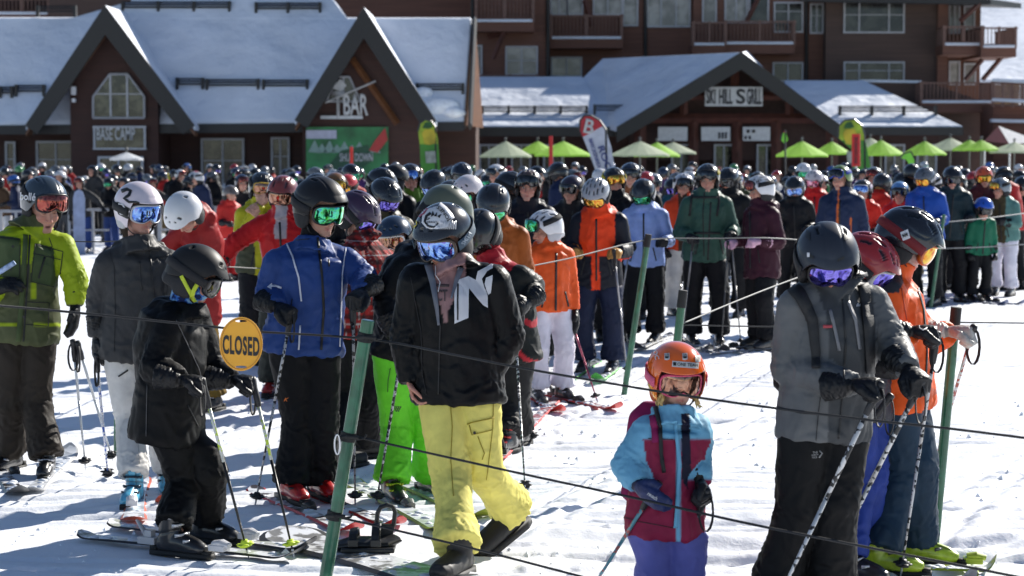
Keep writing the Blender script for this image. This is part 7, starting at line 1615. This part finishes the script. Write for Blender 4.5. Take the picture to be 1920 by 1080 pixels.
rope([(1769, 417, 26.5), (1850, 409, 27), (1935, 398, 28)], 'upper pale rope at the right edge', .006, (.3, .3, .3)); rope([(1766, 466, 26.5), (1850, 463, 26.5), (1935, 457, 26.5)], 'lower pale rope at the right edge', .006, (.3, .3, .3)); rope([(-20, 446, 14), (150, 453, 14), (222, 452, 13.9)], 'thin dark rope behind the charcoal jacket', .004, (.04, .04, .04)); rope([(222, 520, 13.8), (400, 501, 16), (486, 503, 18.9), (560, 500, 20)], 'thin pale rope behind the bright red jacket', .005, GR); rope([(400, 452, 18), (488, 438, 19), (560, 425, 20)], 'short pale rope above the black glove of the red jacket', .005, GR)
# CLOSED sign
Ys = 9.60; t = thing('sign', tuple(at(452, 695, Ys)), 'orange oval CLOSED sign hanging on the upper black rope', 'sign')
def ell(cx, cy, rx, ry, n=48, p=1.0): return [(cx + rx * math.cos(a), cy + ry * math.sin(a)) for a in np.linspace(0, 2 * PI, n, endpoint=False)]
b = MB(); out = [at(x, y, Ys) for x, y in ell(452, 645, 40.5, 50.5, 64)]
def slot(cx, cy): return [at(cx + 11 * math.cos(a) , cy + 2.2 * math.sin(a) + (.0), Ys) for a in np.linspace(0, 2 * PI, 16, endpoint=False)]
import bmesh
bm = bmesh.new(); ed = []
for loop in (out, slot(452, 602), slot(452, 688)):
    vs_ = [bm.verts.new(p) for p in loop]; ed += [bm.edges.new((vs_[i], vs_[(i + 1) % len(vs_)])) for i in range(len(vs_))]
bmesh.ops.triangle_fill(bm, edges=ed, use_beauty=True); me = bpy.data.meshes.new('plate'); bm.to_mesh(me); bm.free()
o = link('plate', me, mat('orange sign plastic', (.86, .40, .02), .45, var=.06, bump=.001, bscale=20), t, org=Vector(t['_w'])); sd = o.modifiers.new('t', 'SOLIDIFY'); sd.thickness = .004; sd.offset = 0
rim = MB(); rim.tube([at(x, y, Ys - .004) for x, y in ell(452, 645, 37.5, 47.5, 48)] + [at(452 + 37.5, 645, Ys - .004)], .0016, 5); rim.build('rim_line', mat('sign rim', (.55, .22, .01), .5), t)
me = textmesh('CLOSED', 1); v = np.array([x.co[:] for x in me.vertices]); lo_, hi = v.min(0), v.max(0)
cu = bpy.data.curves.new('t', 'FONT'); cu.body = 'CLOSED'; cu.size = 1; cu.offset = .035; cu.resolution_u = 4; cu.space_character = 1.12
ob = bpy.data.objects.new('t', cu); C.objects.link(ob); me = bpy.data.meshes.new_from_object(ob.evaluated_get(bpy.context.evaluated_depsgraph_get())); bpy.data.objects.remove(ob)
v = vco(me); lo_, hi = v.min(0), v.max(0); P = np.array([at(452 + ((x - lo_[0]) / (hi[0] - lo_[0]) - .5) * 69, 648 - ((y - lo_[1]) / (hi[1] - lo_[1]) - .5) * 36 + ((x - lo_[0]) / (hi[0] - lo_[0]) - .5) * 5, Ys - .0045)[:] for x, y, z in v]); setco(me, P)
link('lettering', me, mat('sign black', (.01, .01, .01), .5), t, org=Vector(t['_w']))
# snowboard with an open binding
sA, sB = gp(845, 1100), gp(532, 1012)
tb_ = ski(sA, sB, .30, (.22, .22, .22), (.05, .05, .05), 'grey speckled snowboard with empty black binding in front of the yellow trousers', up2=.05); tb_.name = 'snowboard'; tb_['category'] = 'snowboard'
d = (sA - sB).normalized(); x_ = d.cross(Vector((0, 0, 1))).normalized(); q0 = gp(684, 1042); q0.z = .03
t = tb_; Xr = Vector((1, 0, 0)); 
bd = mat('binding black', (.010, .010, .011), .4, var=.2); Yq = q0.y
h = MB(); h.prism([at(x, y, Yq + .06) for x, y in ((700, 1014), (705, 982), (741, 984), (733, 1020))], (0, .02, 0)); h.tube([at(x, y, Yq + .07) for x, y in ((706, 984), (708, 962), (714, 951), (726, 947), (737, 950), (741, 960), (738, 986))], [(.017, .012)] * 7, 10, wide=(0, 1, 0)); h.build('highback', bd, t, bevel=.004)
h = MB(); h.box(q0 + Vector((.02, .0, .012)), (.26, .20, .024)); h.tube([q0 + Vector((-.14, 0, .02)), q0 + Vector((-.06, 0, .035)), q0 + Vector((.10, .02, .03)), q0 + Vector((.15, .05, .05))], [(.02, .06), (.03, .09), (.03, .09), (.02, .07)], 12, wide=(0, 0, 1)); h.build('baseplate', bd, t, bevel=.006)
h = MB()
for a0, dx, hh in ((0, .06, .10), (1, -.05, .075)):
    h.tube([q0 + Vector((dx, .09 * math.cos(a) - .01, .03 + hh * math.sin(a))) for a in np.linspace(0, PI, 12)], [(.024, .006)] * 12, 8, wide=(1, 0, .2)); h.box(q0 + Vector((dx, -.10, .05)), (.05, .02, .035))
h.build('strap', bd, t, bevel=.003)

# ---- loose crumbs of snow kicked up along the front of the line (nobody could count them)
def crumbs():
    rs = np.random.RandomState(9); base = np.array([(1, 0, 0), (-.5, .87, 0), (-.5, -.87, 0), (0, 0, .9), (0, 0, -.6)]); V = []; Fc = []; n = 0
    cl = [(rs.uniform(-4.5, 5), rs.uniform(9.2, 17)) for _ in range(120)]
    for i in range(1300):
        c = cl[rs.randint(len(cl))]; x, y = c[0] + rs.normal(0, .45), c[1] + rs.normal(0, .16); r = .004 + .020 * rs.rand() ** 4
        a = rs.uniform(0, 6.28); R_ = np.array(((math.cos(a), -math.sin(a), 0), (math.sin(a), math.cos(a), 0), (0, 0, 1))); P = base * r * rs.uniform(.7, 1.3, (5, 3)); P = P @ R_.T + np.array((x, y, .006 + .1 * r))
        V += P.tolist(); Fc += [(n, n + 1, n + 3), (n + 1, n + 2, n + 3), (n + 2, n, n + 3), (n + 1, n, n + 4), (n + 2, n + 1, n + 4), (n, n + 2, n + 4)]; n += 5
    me = bpy.data.meshes.new('snow_crumbs'); me.from_pydata(V, [], Fc); o = link('snow_crumbs', me, mat('bright drift snow', (.84, .86, .9), .6)); tag(o, 'loose crumbs of snow scattered on the packed ground', 'snow', kind='stuff')
crumbs()
